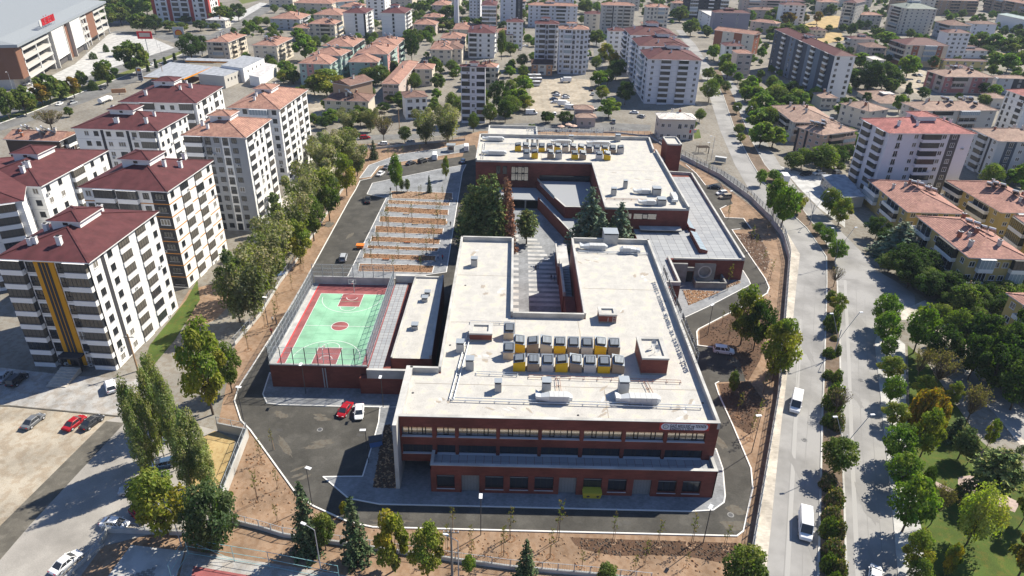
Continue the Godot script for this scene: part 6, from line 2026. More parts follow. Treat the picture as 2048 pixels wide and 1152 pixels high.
func stains() -> void:
	var s := Shape.new()
	var y := 11.856
	for q in [[-4.5, -105.5, 2.2, 1.5], [-3.0, -131.0, 1.6, 2.6], [16.5, -93.5, 0.9, 3.4], [29.5, -91.0, 1.1, 2.6], [31.5, -92.8, 0.8, 1.6], [17.5, -112.5, 3.0, 0.5], [-11.0, -92.0, 1.5, 1.0], [24.0, -125.0, 0.5, 2.2], [30.0, -140.0, 1.4, 2.8], [20.0, -147.0, 2.6, 0.9], [33.0, -212.0, 2.2, 0.8], [42.0, -205.0, 3.0, 1.0], [37.0, -196.0, 1.0, 2.6], [2.0, -90.0, 2.8, 0.7], [-8.5, -150.0, 1.2, 2.4]]:
		for k in 5:
			blob(s, "roof_stain" if k % 3 else "roof_patch", q[0] + rng.randfn() * q[2] * 0.6, q[1] + rng.randfn() * q[3] * 0.6, y + 0.004 * rng.randf(), q[2] * 0.35, q[3] * 0.35, rng.randf())
	struct("roof_stains", s, "brownish stains and patches on the school roof membranes").set_meta("kind", "stuff")
	var seam := Shape.new()
	for q in [[-16.0, -96.8, 34.0, -96.6], [-11.5, -117.5, 0.3, -117.6], [1.5, -121.5, 1.4, -100.4], [14.3, -119.0, 14.5, -100.3], [16.2, -133.0, 34.6, -132.8], [-11.6, -138.0, 0.4, -137.9], [27.5, -214.0, 50.0, -213.8], [10.0, -247.0, 10.2, -220.5], [17.0, -87.2, 17.1, -96.0]]:
		seam.bar("roof_stain", Vector3(q[0], y + 0.006, q[1]), Vector3(q[2], y + 0.006, q[3]), 0.12, 0.012)
	struct("roof_seams", seam, "faint joint lines in the school roof membranes").set_meta("kind", "stuff")
	for q in [[-10.9, -109.0, "left of the low hatch house"], [-9.6, -133.0, "on the west wing"], [-16.0, -94.0, "by the front left corner"], [33.6, -93.0, "by the front right corner"], [33.8, -128.0, "under the standing letters"], [12.0, -89.0, "before the smaller air handler"]]:
		var d := base("roof_drain", Vector3(q[0], y, q[1]))
		tag(d, "small dark roof drain " + q[2], "drain", "drains in the school roof")
		var e := Shape.new()
		e.tube("dark_steel", Vector3.ZERO, Vector3(0, 0.08, 0), 0.22, 0.18, 10)
		put("grate", e, d)
	var g0 := Shape.new()
	for q in [[-39.3, -93.0, 5.0, 0.8, 0.9], [-33.2, -93.9, 3.4, 1.2, -0.2], [-42.3, -101.7, 2.2, 1.2, 0.4], [-35.1, -101.2, 3.0, 0.9, 0.1], [-34.6, -86.1, 3.0, 0.6, -0.6], [-54.8, -191.2, 1.6, 4.0, 0.1], [-47.2, -184.2, 0.9, 5.0, 0.1], [37.7, -80.4, 2.4, 1.8, 0.3], [36.5, -77.3, 3.2, 1.0, 0.0], [39.7, -97.4, 0.8, 3.4, -0.2], [-17.9, -76.8, 5.0, 0.7, 0.0]]:
		for k in 3:
			blob(g0, "dust", q[0] + rng.randfn() * 0.6, q[1] + rng.randfn() * 0.5, 0.062 + 0.003 * k, q[2] * rng.randf_range(0.4, 0.7), q[3] * rng.randf_range(0.4, 0.7), q[4])
	for q in [[19.7, -77.2], [18.3, -76.8], [31.0, -76.9], [-41.5, -97.4], [-26.6, -96.5], [43.8, -121.5]]:
		blob(g0, "oil", q[0], q[1], 0.072, 0.7, 0.45)
	struct("asphalt_marks", g0, "dusty tracks and dark spots on the ring road asphalt").set_meta("kind", "stuff")
	var r0 := Shape.new()
	for q in [[67.1, -128.2, 0.9, 5.0], [51.4, -91.2, 0.7, 3.6], [47.8, -74.1, 1.1, 4.5], [85.3, -141.9, 0.8, 4.0], [60.2, -82.1, 1.2, 5.0], [70.9, -110.3, 0.6, 3.0], [74.8, -151.2, 1.6, 1.0], [91.9, -162.9, 2.6, 0.8], [91.1, -181.6, 1.2, 2.5], [89.9, -208.0, 1.4, 3.0]]:
		blob(r0, "road_seam", q[0], q[1], 0.032, q[2], q[3], 0.05)
	struct("road_patches", r0, "darker repairs and pale worn patches on the boulevard").set_meta("kind", "stuff")
	for q in [[36.7, -79.3, "by the south-east bend of the ring road"], [64.7, -156.2, "by the bend east of the terrace building"], [55.6, -97.9, "on the boulevard between the two vans"], [74.6, -117.2, "on the boulevard's right carriageway"], [-34.2, -97.7, "in the yard left of the parked saloons"]]:
		var d := base("manhole_cover", Vector3(q[0], 0.06, q[1]))
		tag(d, "round pale manhole cover " + q[2], "manhole cover")
		var e := Shape.new()
		e.tube("grey_concrete", Vector3.ZERO, Vector3(0, 0.025, 0), 0.55, 0.55, 16)
		e.tube("dark_steel", Vector3(0, 0.025, 0), Vector3(0, 0.035, 0), 0.36, 0.36, 16)
		put("cover", e, d)

func roof_things() -> void:
	var Y := 11.85
	var paints := ["hood_yellow", "hood_tan", "hood_beige", "hood_yellow", "hood_tan", "hood_grey", "hood_yellow", "hood_tan"]
	var shapes := [2, 1, 2, 0, 3, 3, 2, 0]
	var word := {"hood_yellow": "yellow", "hood_tan": "brown", "hood_beige": "beige", "hood_grey": "pale grey"}
	var ord := ["first", "second", "third", "fourth", "fifth", "sixth", "seventh", "eighth", "ninth", "tenth", "eleventh", "twelfth", "thirteenth", "fourteenth"]
	var made := {}
	var place := func(kind: int, paint: String, x: float, z: float, label: String, group: String):
		var key := "%d %s" % [kind, paint]
		var o: Node3D
		if made.has(key):
			o = copy(made[key], Vector3(x, Y, z))
		else:
			o = cabinet(kind, paint)
			o.position = Vector3(x, Y, z)
			made[key] = o
		tag(o, label, "vent cabinet", group)
	for row in 2:
		var z: float = [-107.9, -101.9][row]
		for i in 8:
			var k := (i + row * 3) % 8 if row else i
			var pt: String = paints[i] if row == 0 else ["hood_yellow", "hood_tan", "hood_grey", "hood_yellow", "hood_tan", "hood_grey", "hood_yellow", "hood_tan"][i]
			var sh: int = shapes[i] if row == 0 else [1, 0, 3, 1, 2, 0, 3, 2][i]
			place.call(sh, pt, 2.25 + i * 2.55, z, "%s cabinet, %s from the left in the %s row on the front roof" % [word[pt], ord[i], ["farther", "nearer"][row]], "vent cabinets on the front roof")
	place.call(3, "hood_beige", 0.32, -112.4, "lone beige cabinet behind the two rows on the front roof", "vent cabinets on the front roof")
	place.call(3, "hood_beige", 0.33, -105.6, "beige cabinet set left of the two rows on the front roof", "vent cabinets on the front roof")
	var np := ["hood_yellow", "hood_tan", "hood_beige", "hood_yellow", "hood_tan", "hood_yellow", "hood_beige", "hood_tan", "hood_yellow", "hood_tan", "hood_grey", "hood_yellow", "hood_tan", "hood_grey"]
	for i in 14:
		place.call([1, 2, 0, 3, 1, 2, 1, 2, 2, 0, 3, 0, 3, 1][i], np[i], 2.15 + i * 2.75, -232.3, "%s cabinet, %s from the left in the back row on the rear roof" % [word[np[i]], ord[i]], "vent cabinets on the rear roof")
	var fx := [5.0, 7.8, 13.2, 15.9, 21.4, 24.1, 29.7, 32.4]
	var fp := ["hood_grey", "hood_yellow", "hood_tan", "hood_grey", "hood_yellow", "hood_tan", "hood_grey", "hood_yellow"]
	for i in 8:
		place.call([3, 1, 2, 1, 0, 2, 0, 2][i], fp[i], fx[i], -224.8, "%s cabinet, %s from the left in the front row on the rear roof" % [word[fp[i]], ord[i]], "vent cabinets on the rear roof")
	roof_shaft(-8.8, -107.1, 1.45, 2.4, Y, "tall shaft left of the hatch house on the front roof")
	roof_shaft(-6.65, -101.5, 1.45, 2.5, Y, "tall shaft beside the pipe corner on the front roof")
	roof_shaft(-1.4, -95.3, 1.2, 2.2, Y, "slim shaft nearest the front edge of the roof")
	roof_shaft(-8.15, -142.8, 1.5, 2.2, Y, "shaft with hooked cowl on the west wing roof")
	roof_shaft(6.9, -94.9, 1.5, 2.9, Y, "tall shaft behind the smaller air handler")
	roof_shaft(20.3, -95.6, 1.7, 2.9, Y, "tall shaft behind the larger air handler")
	roof_shaft(25.4, -157.9, 3.6, 3.2, Y, "broad shaft standing on the rear parapet of the east wing")
	for i in 3:
		roof_shaft(5.5 + i * 1.75, -238.5, 0.8, 2.6, Y, "slim vent, " + ["left", "middle", "right"][i] + " of three at the back of the rear roof")
	roof_shaft(30.5, -191.3, 1.5, 2.4, Y, "shaft left of the machines on the rear block's near roof")
	roof_shaft(34.8, -197.5, 1.2, 2.6, Y, "slim shaft on the rear block's near roof, behind the other one")
	roof_shaft(43.4, -192.6, 2.4, 2.4, Y, "wide zinc capped shaft by the machines on the rear block's near roof")
	roof_shaft(43.5, -184.9, 2.4, 2.0, Y, "wide zinc capped shaft nearest the edge of the rear block's near roof")
	roof_shaft(21.6, -245.0, 1.7, 2.4, Y, "pale shaft right of the first machine at the back of the rear roof")
	roof_shaft(38.9, -247.0, 1.8, 2.6, Y, "shaft with bent ducts at the back right of the rear roof")
	air_handler(8.9, -92.6, 0.0, 3.2, Y, "smaller white air handler near the front edge of the roof")
	air_handler(23.2, -92.7, 0.0, 4.6, Y, "larger white air handler near the front edge of the roof")
	air_handler(21.6, -153.0, 0.0, 3.8, Y, "long white air handler at the rear of the east wing roof")
	air_handler(28.7, -151.8, PI, 1.8, Y, "short white air handler at the rear right of the east wing roof")
	air_handler(18.6, -241.6, 0.0, 4.6, Y, "white machine with dark side at the back centre of the rear roof")
	air_handler(32.0, -240.9, 0.0, 5.6, Y, "long white machine at the back right of the rear roof")
	air_handler(-6.0, -243.3, 0.0, 5.0, Y, "white machine with coiled duct at the back left of the rear roof")
	air_handler(-5.2, -226.9, 0.0, 5.4, Y, "white machine beside the front left edge of the rear roof")
	air_handler(40.0, -192.7, 0.0, 2.2, Y, "small white unit left of the wide shaft on the near rear roof")
	air_handler(40.1, -183.9, 0.0, 2.2, Y, "small white unit nearest the edge of the near rear roof")
	air_handler(47.9, -189.2, PI / 2, 3.6, Y, "round edged white unit by the parapet of the near rear roof")
	penthouse(24.2, -107.9, 28.9, -100.9, Y, 3.4, "tall red brick roof house with two satellite dishes on top")
	penthouse(18.5, -121.4, 22.0, -118.4, Y, 1.8, "small red brick hatch house with white ladder", true)
	penthouse(-7.3, -114.4, -3.0, -110.6, Y, 1.6, "low red brick hatch house near the west edge of the roof")
	for q in [[26.6, -104.4], [26.9, -102.6]]:
		var d := base("satellite_dish", Vector3(q[0], Y + 3.4, q[1]), 0.7)
		tag(d, "grey satellite dish on the tall roof house, " + ("farther" if q[1] < -103 else "nearer") + " of the pair", "satellite dish", "dishes on the roof house")
		var s := Shape.new()
		for i in 14:
			var a := TAU * i / 14.0; var b := TAU * (i + 1) / 14.0
			var c0 := Vector3(0, 1.15, -0.25)
			s.tri("unit_white", c0, Vector3(cos(a) * 0.75, 1.2 + sin(a) * 0.7, 0.1 - sin(a) * 0.25), Vector3(cos(b) * 0.75, 1.2 + sin(b) * 0.7, 0.1 - sin(b) * 0.25))
			s.tri("unit_white", c0 + Vector3(0, 0, -0.03), Vector3(cos(b) * 0.75, 1.2 + sin(b) * 0.7, 0.08 - sin(b) * 0.25), Vector3(cos(a) * 0.75, 1.2 + sin(a) * 0.7, 0.08 - sin(a) * 0.25))
		put("dish", s, d)
		var p := Shape.new()
		p.tube("steel", Vector3(0, 0, -0.3), Vector3(0, 1.15, -0.28), 0.05, 0.05, 6)
		p.tube("steel", Vector3(0, 0.6, 0.0), Vector3(0, 1.0, 0.8), 0.02, 0.02, 4)
		put("mast", p, d)
	pipe_run([[-7.4, -113.5], [-9.2, -92.2], [33.0, -91.6]], Y, 0.09, "galvanised", "long galvanised pipe run with supports round the front roof")
	pipe_run([[-5.4, -99.9], [2.0, -99.7]], Y, 0.07, "galvanised", "short pipe run from the shaft to the nearer cabinet row")
	pipe_run([[4.0, -99.2], [31.0, -98.6]], Y, 0.05, "red_pipe", "red pipes along the foot of the nearer cabinet row")
	pipe_run([[9.1, -98.8], [9.2, -92.6]], Y, 0.05, "red_pipe", "short red pipes down to the smaller air handler")
	pipe_run([[24.6, -98.5], [25.4, -92.6]], Y, 0.055, "red_pipe", "short red pipes down to the larger air handler")
	pipe_run([[-7.5, -117.2], [0.5, -117.2]], Y, 0.07, "galvanised", "pipe run beside the courtyard corner of the roof")
	pipe_run([[17.0, -151.4], [33.8, -150.9]], Y, 0.08, "galvanised", "pipe run across the east wing roof near its machines")
	pipe_run([[28.0, -187.5], [45.0, -187.2]], Y, 0.055, "red_pipe", "red pipes between the shafts on the near rear roof")
	pipe_run([[-9.8, -222.0], [-9.8, -239.5], [2.0, -239.5]], Y, 0.07, "galvanised", "pipe run along the left edge of the rear roof")
	roof_letters("GAZİ MESLEKİ VE TEKNİK ANADOLU LİSESİ", Vector3(34.95, 13.0, -103.5), Vector3(35.05, 13.0, -138.5), PI / 2, 1.0, "dark standing letters along the east roof edge of the front block")
	roof_letters("GAZİ MESLEKİ VE TEKNİK ANADOLU LİSESİ", Vector3(33.5, 13.0, -249.0), Vector3(5.0, 13.0, -248.6), PI, 1.1, "pale standing letters along the back roof edge, seen from behind")

func sign_box(called: String, at: Vector3, turn: float, w: float, h: float, poles: float, face: String, label: String, cat: String) -> Node3D:
	var t := base(called, at, turn)
	tag(t, label, cat)
	var s := Shape.new()
	s.box(face, -w / 2, poles, -0.2, w / 2, poles + h, 0.2)
	put("panel", s, t)
	var p := Shape.new()
	p.tube("steel", Vector3(0, 0, 0), Vector3(0, poles, 0), 0.25, 0.25, 8)
	put("pole", p, t)
	return t

func scallop(parent: Node3D, at: Vector3, r: float) -> void:
	# ribbed yellow fan with a red rim
	var s := Shape.new()
	for k in 2:
		var rr := r * (1.0 if k == 0 else 0.82)
		var m: String = ["signal_red", "lamp_orange"][k]
		var c := at + Vector3(0, -r * 0.55, 0.015 * k)
		var n := 14
		for i in n:
			var a := lerpf(-0.35, PI + 0.35, float(i) / n)
			var b := lerpf(-0.35, PI + 0.35, float(i + 1) / n)
			var ra := rr * (1.15 + 0.35 * sin(a) + (0.05 if i % 2 else 0.0))
			var rb := rr * (1.15 + 0.35 * sin(b) + (0.05 if i % 2 == 0 else 0.0))
			s.tri(m, c, c + Vector3(cos(a) * ra, sin(a) * ra, 0), c + Vector3(cos(b) * rb, sin(b) * rb, 0))
		s.quad(m, c + Vector3(-rr * 0.45, -rr * 0.35, 0), c + Vector3(rr * 0.45, -rr * 0.35, 0), c + Vector3(rr * 0.9, 0.0, 0), c + Vector3(-rr * 0.9, 0.0, 0))
	put("emblem", s, parent)

func mall() -> void:
	var a := Vector2(-249.0, -354.3)
	var b := Vector2(-300.6, -534.4)
	var u := (b - a).normalized()
	var v := Vector2(u.y, -u.x)
	var L := a.distance_to(b)
	var t := base("shopping_hall", Vector3(a.x, 0, a.y), atan2(-u.y, u.x))
	tag(t, "large grey roofed shopping hall with brown panels and two louvred fins", "building")
	var D := 95.0
	var s := Shape.new()
	s.box("mall_grey", 0, 0, -D, L, 20.5, -5.0)
	s.box("mall_brown", -0.4, 5.0, -D, 0.0, 20.5, -0.2)
	s.box("mall_brown", 0.0, 5.0, -5.0, 8.0, 20.5, -0.1)
	s.box("mall_brown", L * 0.72, 4.0, -5.0, L * 0.82, 20.5, 0.0)
	s.box("mall_brown", L * 0.42, 0.0, -5.0, L * 0.49, 20.4, -0.4)
	put("wall", s, t)
	for k in 4:
		for q in [[8.0, L * 0.28], [L * 0.64, L * 0.72], [L * 0.82, L * 1.0]]:
			var e := Shape.new()
			e.box("mall_grey", q[0], 3.6 + k * 4.6, -5.0, q[1], 4.9 + k * 4.6, 0.3)
			put("floor_deck", e, t)
			if k < 3:
				var g2 := Shape.new()
				g2.box("dark_glass", q[0], 4.9 + k * 4.6, -4.99, q[1], 8.0 + k * 4.6, -4.4)
				put("window", g2, t)
			for x in [q[0] + 0.5, (q[0] + q[1]) / 2, q[1] - 0.5]:
				var c := Shape.new()
				c.box("white", x - 0.3, 4.9 + k * 4.6 - (4.9 if k == 0 else 0.0), -0.6, x + 0.3, 8.2 + k * 4.6 if k < 3 else 20.4, 0.0)
				put("column", c, t)
	for q in [[L * 0.29, L * 0.42], [L * 0.49, L * 0.62]]:
		for x in q:
			var f := Shape.new()
			f.box("mall_grey", x - 0.5, 0, -5.0, x + 0.5, 20.4, 1.6)
			put("fin", f, t)
		for i in 24:
			var e := Shape.new()
			e.box("white", q[0] + 0.5, 4.4 + i * 0.66, 0.6, q[1] - 0.5, 4.78 + i * 0.66, 1.3)
			put("louvre_slat", e, t)
		var g3 := Shape.new()
		g3.box("greyb", q[0] + 0.5, 0.2, -4.99, q[1] - 0.5, 20.3, -0.5)
		put("shaded_glazing", g3, t)
	var r := Shape.new()
	r.box("zinc", -1.6, 20.5, -D, L + 1.0, 21.9, 1.9)
	r.hexa("metal_roof", [Vector3(-1.2, 21.9, 1.5), Vector3(L + 0.6, 21.9, 1.5), Vector3(L + 0.6, 21.9, -D), Vector3(-1.2, 21.9, -D), Vector3(5, 23.4, -9), Vector3(L - 5, 23.4, -9), Vector3(L - 5, 25.5, -D), Vector3(5, 25.5, -D)])
	put("roof", r, t)
	var w := Shape.new()
	w.hexa("unit_white", [Vector3(-1.0, 22.9, -34), Vector3(14, 23.4, -34), Vector3(14, 24.5, -60), Vector3(-1.0, 24.0, -60), Vector3(-1.0, 24.4, -34), Vector3(14, 24.8, -34), Vector3(14, 25.6, -60), Vector3(-1.0, 25.4, -60)])
	put("roof_light", w, t)
	# red roof letters and the white roundel before them
	var o: Vector3 = t.transform * Vector3(L * 0.24, 22.6, 0.4)
	var sg := base("roof_sign", o, t.rotation.y)
	tag(sg, "red standing letters with a white roundel on the shopping hall roof", "sign")
	var fr := Shape.new()
	for i in 9:
		fr.box("steel", i * 3.0, -0.6, -0.06, i * 3.0 + 0.1, 2.0, 0.06)
	fr.box("steel", 0, 1.4, -0.05, 25, 1.5, 0.05)
	put("frame", fr, sg)
	lettering(sg, "BADİ EDİRSAZYONU", Vector3(13.6, 3.1, 0.1), 0.0, 3.6, "signal_red", 23.0, 0.25)
	var rd := Shape.new()
	rd.tube("unit_white", Vector3(-0.6, 3.0, -0.2), Vector3(-0.6, 3.0, 0.2), 1.8, 1.8, 20)
	put("roundel", rd, sg)

func station() -> void:
	# fuel station canopy, sheds and pole signs beside the avenue
	var t := base("fuel_canopy", Vector3(-186.2, -383.3, 0).rotated(Vector3.UP, 0) if false else Vector3(0, 0, 0))
	tag(t, "wide pale fuel station canopy with yellow edge", "canopy")
	var q := V2([-192.7, -362.9, -171.2, -361.8, -168.8, -393.9, -196.8, -403.5])
	var s := Shape.new()
	s.prism("lamp_orange", q, 4.9, 5.55)
	put("edge", s, t)
	var r := Shape.new()
	r.prism("r_grey", q, 5.553, 5.62)
	put("roof", r, t)
	for i in 4:
		var c := (q[0] + q[1] + q[2] + q[3]) / 4.0
		var p := q[i].lerp(c, 0.3)
		var e := Shape.new()
		e.box("unit_white", p.x - 0.3, 0, p.y - 0.3, p.x + 0.3, 4.9, p.y + 0.3)
		put("column", e, t)
	for k in [[[-167.2, -370.6, -151.8, -366.1, -149.0, -383.5, -166.9, -391.0], 6.2, "greige", "tan flat roofed station shop with grey metal roof"], [[-161.3, -387.7, -146.9, -381.1, -145.1, -410.7, -159.9, -418.2], 7.5, "white", "white industrial hall with grey ribbed roof"], [[-142.2, -375.7, -135.4, -371.4, -136.4, -405.6, -145.4, -410.5], 5.0, "white", "low white annex in front of the industrial hall"], [[-191.5, -411.0, -162.2, -410.3, -163.7, -417.8, -193.6, -418.6], 5.2, "lamp_orange", "long yellow edged canopy behind the pale one"]]:
		var o := base("shed", Vector3.ZERO)
		tag(o, k[3], "shed")
		var w := Shape.new()
		w.prism(k[2], V2(k[0]), 0.0 if k[2] != "lamp_orange" else 4.4, k[1])
		put("wall", w, o)
		var rf := Shape.new()
		rf.prism("r_grey" if k[2] != "white" or k[1] > 6.0 else "r_white", V2(k[0]), k[1] + 0.003, k[1] + 0.15)
		put("roof", rf, o)
		if k[2] == "greige" or k[1] > 7.0:
			var a := V2(k[0])
			for i in 4:
				var m := a[1].lerp(a[2], 0.2 + i * 0.2)
				var e := Shape.new()
				var n := (a[2] - a[1]).normalized()
				e.tf = Transform3D(Basis(Vector3.UP, atan2(-n.y, n.x)), Vector3(m.x, 0, m.y))
				e.box("dark_glass", -0.5, k[1] - 3.0, -0.1, 0.5, k[1] - 1.7, 0.1)
				put("window", e, o)
	var g1 := sign_box("fuel_sign", Vector3(-205.3, -439.5, 0).limit_length(0) + at0(-205.3, -439.5), 0.15, 6.4, 6.4, 13.0, "unit_white", "tall white fuel sign with orange fan emblem behind the canopy", "sign")
	scallop(g1, Vector3(0, 16.2, 0.23), 1.75)
	var g2 := sign_box("price_sign", at0(-201.3, -376.4), 0.15, 2.6, 7.0, 0.6, "unit_white", "white price pylon with small orange fan emblem at the canopy corner", "sign")
	scallop(g2, Vector3(0, 6.4, 0.23), 0.75)
	var pr := Shape.new()
	for i in 3:
		pr.box("ink", -0.9, 1.2 + i * 1.2, 0.2, 0.9, 2.0 + i * 1.2, 0.23)
	put("price_board", pr, g2)
	var g3 := sign_box("billboard", at0(-236.0, -457.8), 0.1, 9.0, 4.6, 9.0, "signal_red", "red billboard on a grey pole at the avenue corner", "billboard")
	var bb := Shape.new()
	bb.box("pinkgrey", -3.2, 10.2, 0.2, 3.4, 12.6, 0.23)
	put("poster", bb, g3)
	var g4 := sign_box("billboard", at0(-198.5, -347.5), 0.35, 6.5, 2.0, 0.8, "orangew", "low brown orange billboard beside the tanker lorry", "billboard")

var blocked: Array[PackedVector2Array] = []
var cover_spots := {}

func cover(area: PackedVector2Array, count: int, kinds: Array) -> void:
	# free spots for small trees and bushes, clear of buildings and roads
	var lo := area[0]; var hi := area[0]
	for q in area:
		lo = lo.min(q); hi = hi.max(q)
	var got := 0
	for attempt in count * 12:
		if got >= count:
			return
		var p := Vector2(rng.randf_range(lo.x, hi.x), rng.randf_range(lo.y, hi.y))
		var size := rng.randf_range(0.35, 1.0) if rng.randf() < 0.55 else rng.randf_range(0.75, 1.3)
		if not Geometry2D.is_point_in_polygon(p, area):
			continue
		var clear := true
		for b in blocked:
			if Geometry2D.is_point_in_polygon(p, b) or Geometry2D.is_point_in_polygon(p + Vector2(1.6, 0), b) or Geometry2D.is_point_in_polygon(p - Vector2(0, 1.6), b) or Geometry2D.is_point_in_polygon(p + Vector2(-1.6, 1.6), b):
				clear = false
				break
		if clear:
			var k: String = kinds[rng.randi() % kinds.size()]
			if not cover_spots.has(k):
				cover_spots[k] = []
			cover_spots[k].append(Transform3D(Basis(Vector3.UP, rng.randf() * TAU).scaled(Vector3(size, size * rng.randf_range(0.75, 1.1), size)), Vector3(p.x, 0, p.y)))
			got += 1

func finish_cover() -> void:
	for k in cover_spots:
		var list: Array = cover_spots[k]
		for part in 2:
			var mm := MultiMesh.new()
			mm.transform_format = MultiMesh.TRANSFORM_3D
			mm.mesh = plants[k][0][part]
			mm.instance_count = list.size()
			for i in list.size():
				mm.set_instance_transform(i, list[i])
			var o := MultiMeshInstance3D.new()
			o.name = "garden_trunks" if part == 0 else "garden_greenery"
			o.multimesh = mm
			o.set_meta("kind", "stuff")
			o.set_meta("label", "small trees and bushes filling the gardens between the houses")
			add_child(o, true)

func at0(x: float, z: float) -> Vector3:
	return Vector3(x, 0, z)

func town() -> void:
	apt(-88.2, -128.4, 17.6, 24.7, -0.053, 24.5, 8, "white", "maroon", "hip", "~DVaV~D/w|wLLw//", "nearest white apartment block with maroon roof and orange striped entrance bay", {"acc": "ochre", "ch": 6, "pent": 1, "entry": 1})
	apt(-89.9, -161.8, 20.7, 22.3, -0.068, 25.8, 8, "white", "maroon", "hip", "wDDw^W/wLLw//", "apartment block with maroon roof and orange floor lines on dark corner panels", {"acc": "charcoal", "band": "orange_line", "ch": 4, "pent": 1})
	apt(-126.9, -175.9, 19.5, 28.9, -0.035, 22.0, 7, "white", "maroon", "hip", "wwwDw/wwDww//", "white apartment block with broad maroon hip roof at the left edge behind the nearest block", {"ch": 4, "pent": 1})
	apt(-131.8, -163.7, 14.8, 37.1, 0.520, 22.0, 7, "white", "maroon", "hip", "wwD/w//", "white apartment block cut by the frame behind the nearest block's chimneys", {"ch": 0, "pent": 0})
	apt(-123.6, -219.9, 26.4, 19.9, -0.035, 22.5, 7, "white", "maroon", "hip", ".ww|wW|wD/wwLww//", "maroon roofed white apartment block with thin dark vertical lines on its front", {"ch": 7, "pent": 1})
	apt(-130.0, -263.9, 27.1, 26.6, 0.022, 21.0, 6, "white", "maroon", "hip", ".wDwwD/wLwLw//", "maroon roofed white apartment block beside the fuel station canopy", {"ch": 6, "pent": 1})
	apt(-82.1, -194.8, 17.2, 18.7, -0.045, 28.5, 10, "grey", "orange", "hip", "DVw^Vw./LwwL//", "grey apartment tower with orange tiled roof and white framed windows", {"acc": "white", "ch": 2, "pent": 1, "s2": "white"})
	apt(-85.4, -241.4, 16.8, 28.6, -0.049, 25.7, 9, "white", "orange", "hip", "wwBw/LLwLL//", "white apartment tower with orange tiled roof and stacked balconies beside the olive trees", {"ch": 3, "pent": 1})
	apt(-171.6, -243.9, 19.4, 10.8, -0.035, 9.5, 3, "dkbrown", "orange", "gable", "./wBw//", "low dark gabled house with a cluster of solar heaters at the left edge", {"ch": 4, "sol": 6})
	apt(-272.0, -605.8, 47.2, 21.5, -0.035, 38.4, 10, "white", "grey", "flat", "!wL!DD!wL!/!wwL!//", "red striped white high-rise with glazed centre at the upper frame edge", {"acc": "red_panel"})
	apt(-181.9, -452.9, 13.7, 28.8, -0.035, 11.4, 4, "tan", "orange", "hip", "wBw/wBwBw//", "pale tan apartment house with dark blotched walls behind the tall fuel sign", {"ch": 4, "sol": 3})
	apt(-151.1, -447.7, 14.5, 28.8, -0.035, 10.9, 4, "tan", "orange", "hip", "wWw/wBwwBw//", "tan apartment house with three solar heaters right of the fuel station", {"ch": 4, "sol": 4})
	apt(-180.4, -585.4, 23.4, 28.8, -0.035, 8.0, 3, "blgrey", "orange", "hip", "wWVW/wBw//", "grey-fronted apartment house with red tiled roof in the upper left group", {"ch": 4, "sol": 1})
	apt(-139.6, -533.6, 18.8, 18.3, -0.035, 11.4, 4, "tan", "orange", "hip", "wWBw/wB//", "tan apartment house with red tiled roof left of the twin white blocks", {"ch": 3, "sol": 2})
	apt(-152.8, -610.2, 23.1, 28.8, -0.035, 8.6, 3, "tan", "orange", "hip", "wWw/ww//", "low red roofed tan house behind the tan house left of the twin white blocks", {"ch": 3})
	apt(-184.8, -686.1, 34.8, 28.8, -0.035, 8.6, 3, "tan", "orange", "hip", "wwWww/ww//", "long cream house with weathered red roof at the upper frame edge", {"ch": 4, "sol": 1})
	apt(-164.1, -696.7, 26.8, 10.8, 0.851, 8.6, 3, "ltblue", "orange", "hip", "wWw/wwWw//", "pale blue house with red tiled roof at the upper frame edge", {"ch": 2})
	apt(-121.0, -564.4, 17.0, 26.4, -0.035, 16.1, 6, "white", "maroon", "hip", "..V.|/wBw//", "left one of the twin white blocks with maroon roofs and central window column", {"ch": 1, "pent": 1})
	apt(-91.6, -565.2, 18.1, 28.8, -0.035, 16.8, 6, "white", "maroon", "hip", "..V../wBBw//", "right one of the twin white blocks with maroon roofs and central window column", {"ch": 1, "pent": 1})
	apt(-106.8, -390.1, 16.6, 22.5, -0.035, 11.4, 4, "teal", "orange", "hip", "w^w.V./wBwB//", "front house of the left orange roofed terrace with teal and pink walls", {"acc": "pink", "ch": 3, "sol": 0})
	apt(-104.2, -404.4, 17.2, 17.7, -0.113, 13.0, 4, "teal", "orange", "hip", "wVw/wBwB//", "middle house of the left orange roofed terrace with teal and pink walls", {"acc": "pink", "ch": 3, "sol": 3})
	apt(-104.5, -438.7, 17.6, 28.8, -0.037, 13.0, 4, "teal", "orange", "hip", "wVw/wBwBw//", "rear house of the left orange roofed terrace with solar heaters on its ridge", {"acc": "pink", "ch": 3, "sol": 5})
	apt(-84.0, -408.5, 15.7, 37.5, 0.046, 10.8, 4, "teal", "orange", "hip", "w.w^w/wBw//", "front house of the right orange roofed terrace with teal and pink walls", {"acc": "pink", "ch": 3, "sol": 0})
	apt(-79.9, -417.4, 17.0, 28.9, -0.035, 13.0, 4, "teal", "orange", "hip", "wVw/^wBw//", "middle house of the right orange roofed terrace with teal and pink walls", {"acc": "pink", "ch": 4, "sol": 1})
	apt(-78.7, -445.2, 15.8, 27.5, -0.035, 13.0, 4, "teal", "orange", "hip", "wVw/^wBw//", "rear house of the right orange roofed terrace behind the tall dark tree", {"acc": "pink", "ch": 3, "sol": 3})
	apt(-21.7, -485.7, 17.4, 28.8, 0.000, 15.7, 5, "white", "maroon", "hip", "Dw.w./Bw//", "white apartment block with maroon roof above the orange roofed houses by the minaret", {"ch": 3, "pent": 0})
	apt(-17.9, -311.9, 2.8, 10.8, -1.571, 25.0, 8, "blwhite", "maroon", "hip", ".w.w./LwL//", "bluish white corner tower with maroon roof and letters down its front", {"ch": 2, "pent": 1})
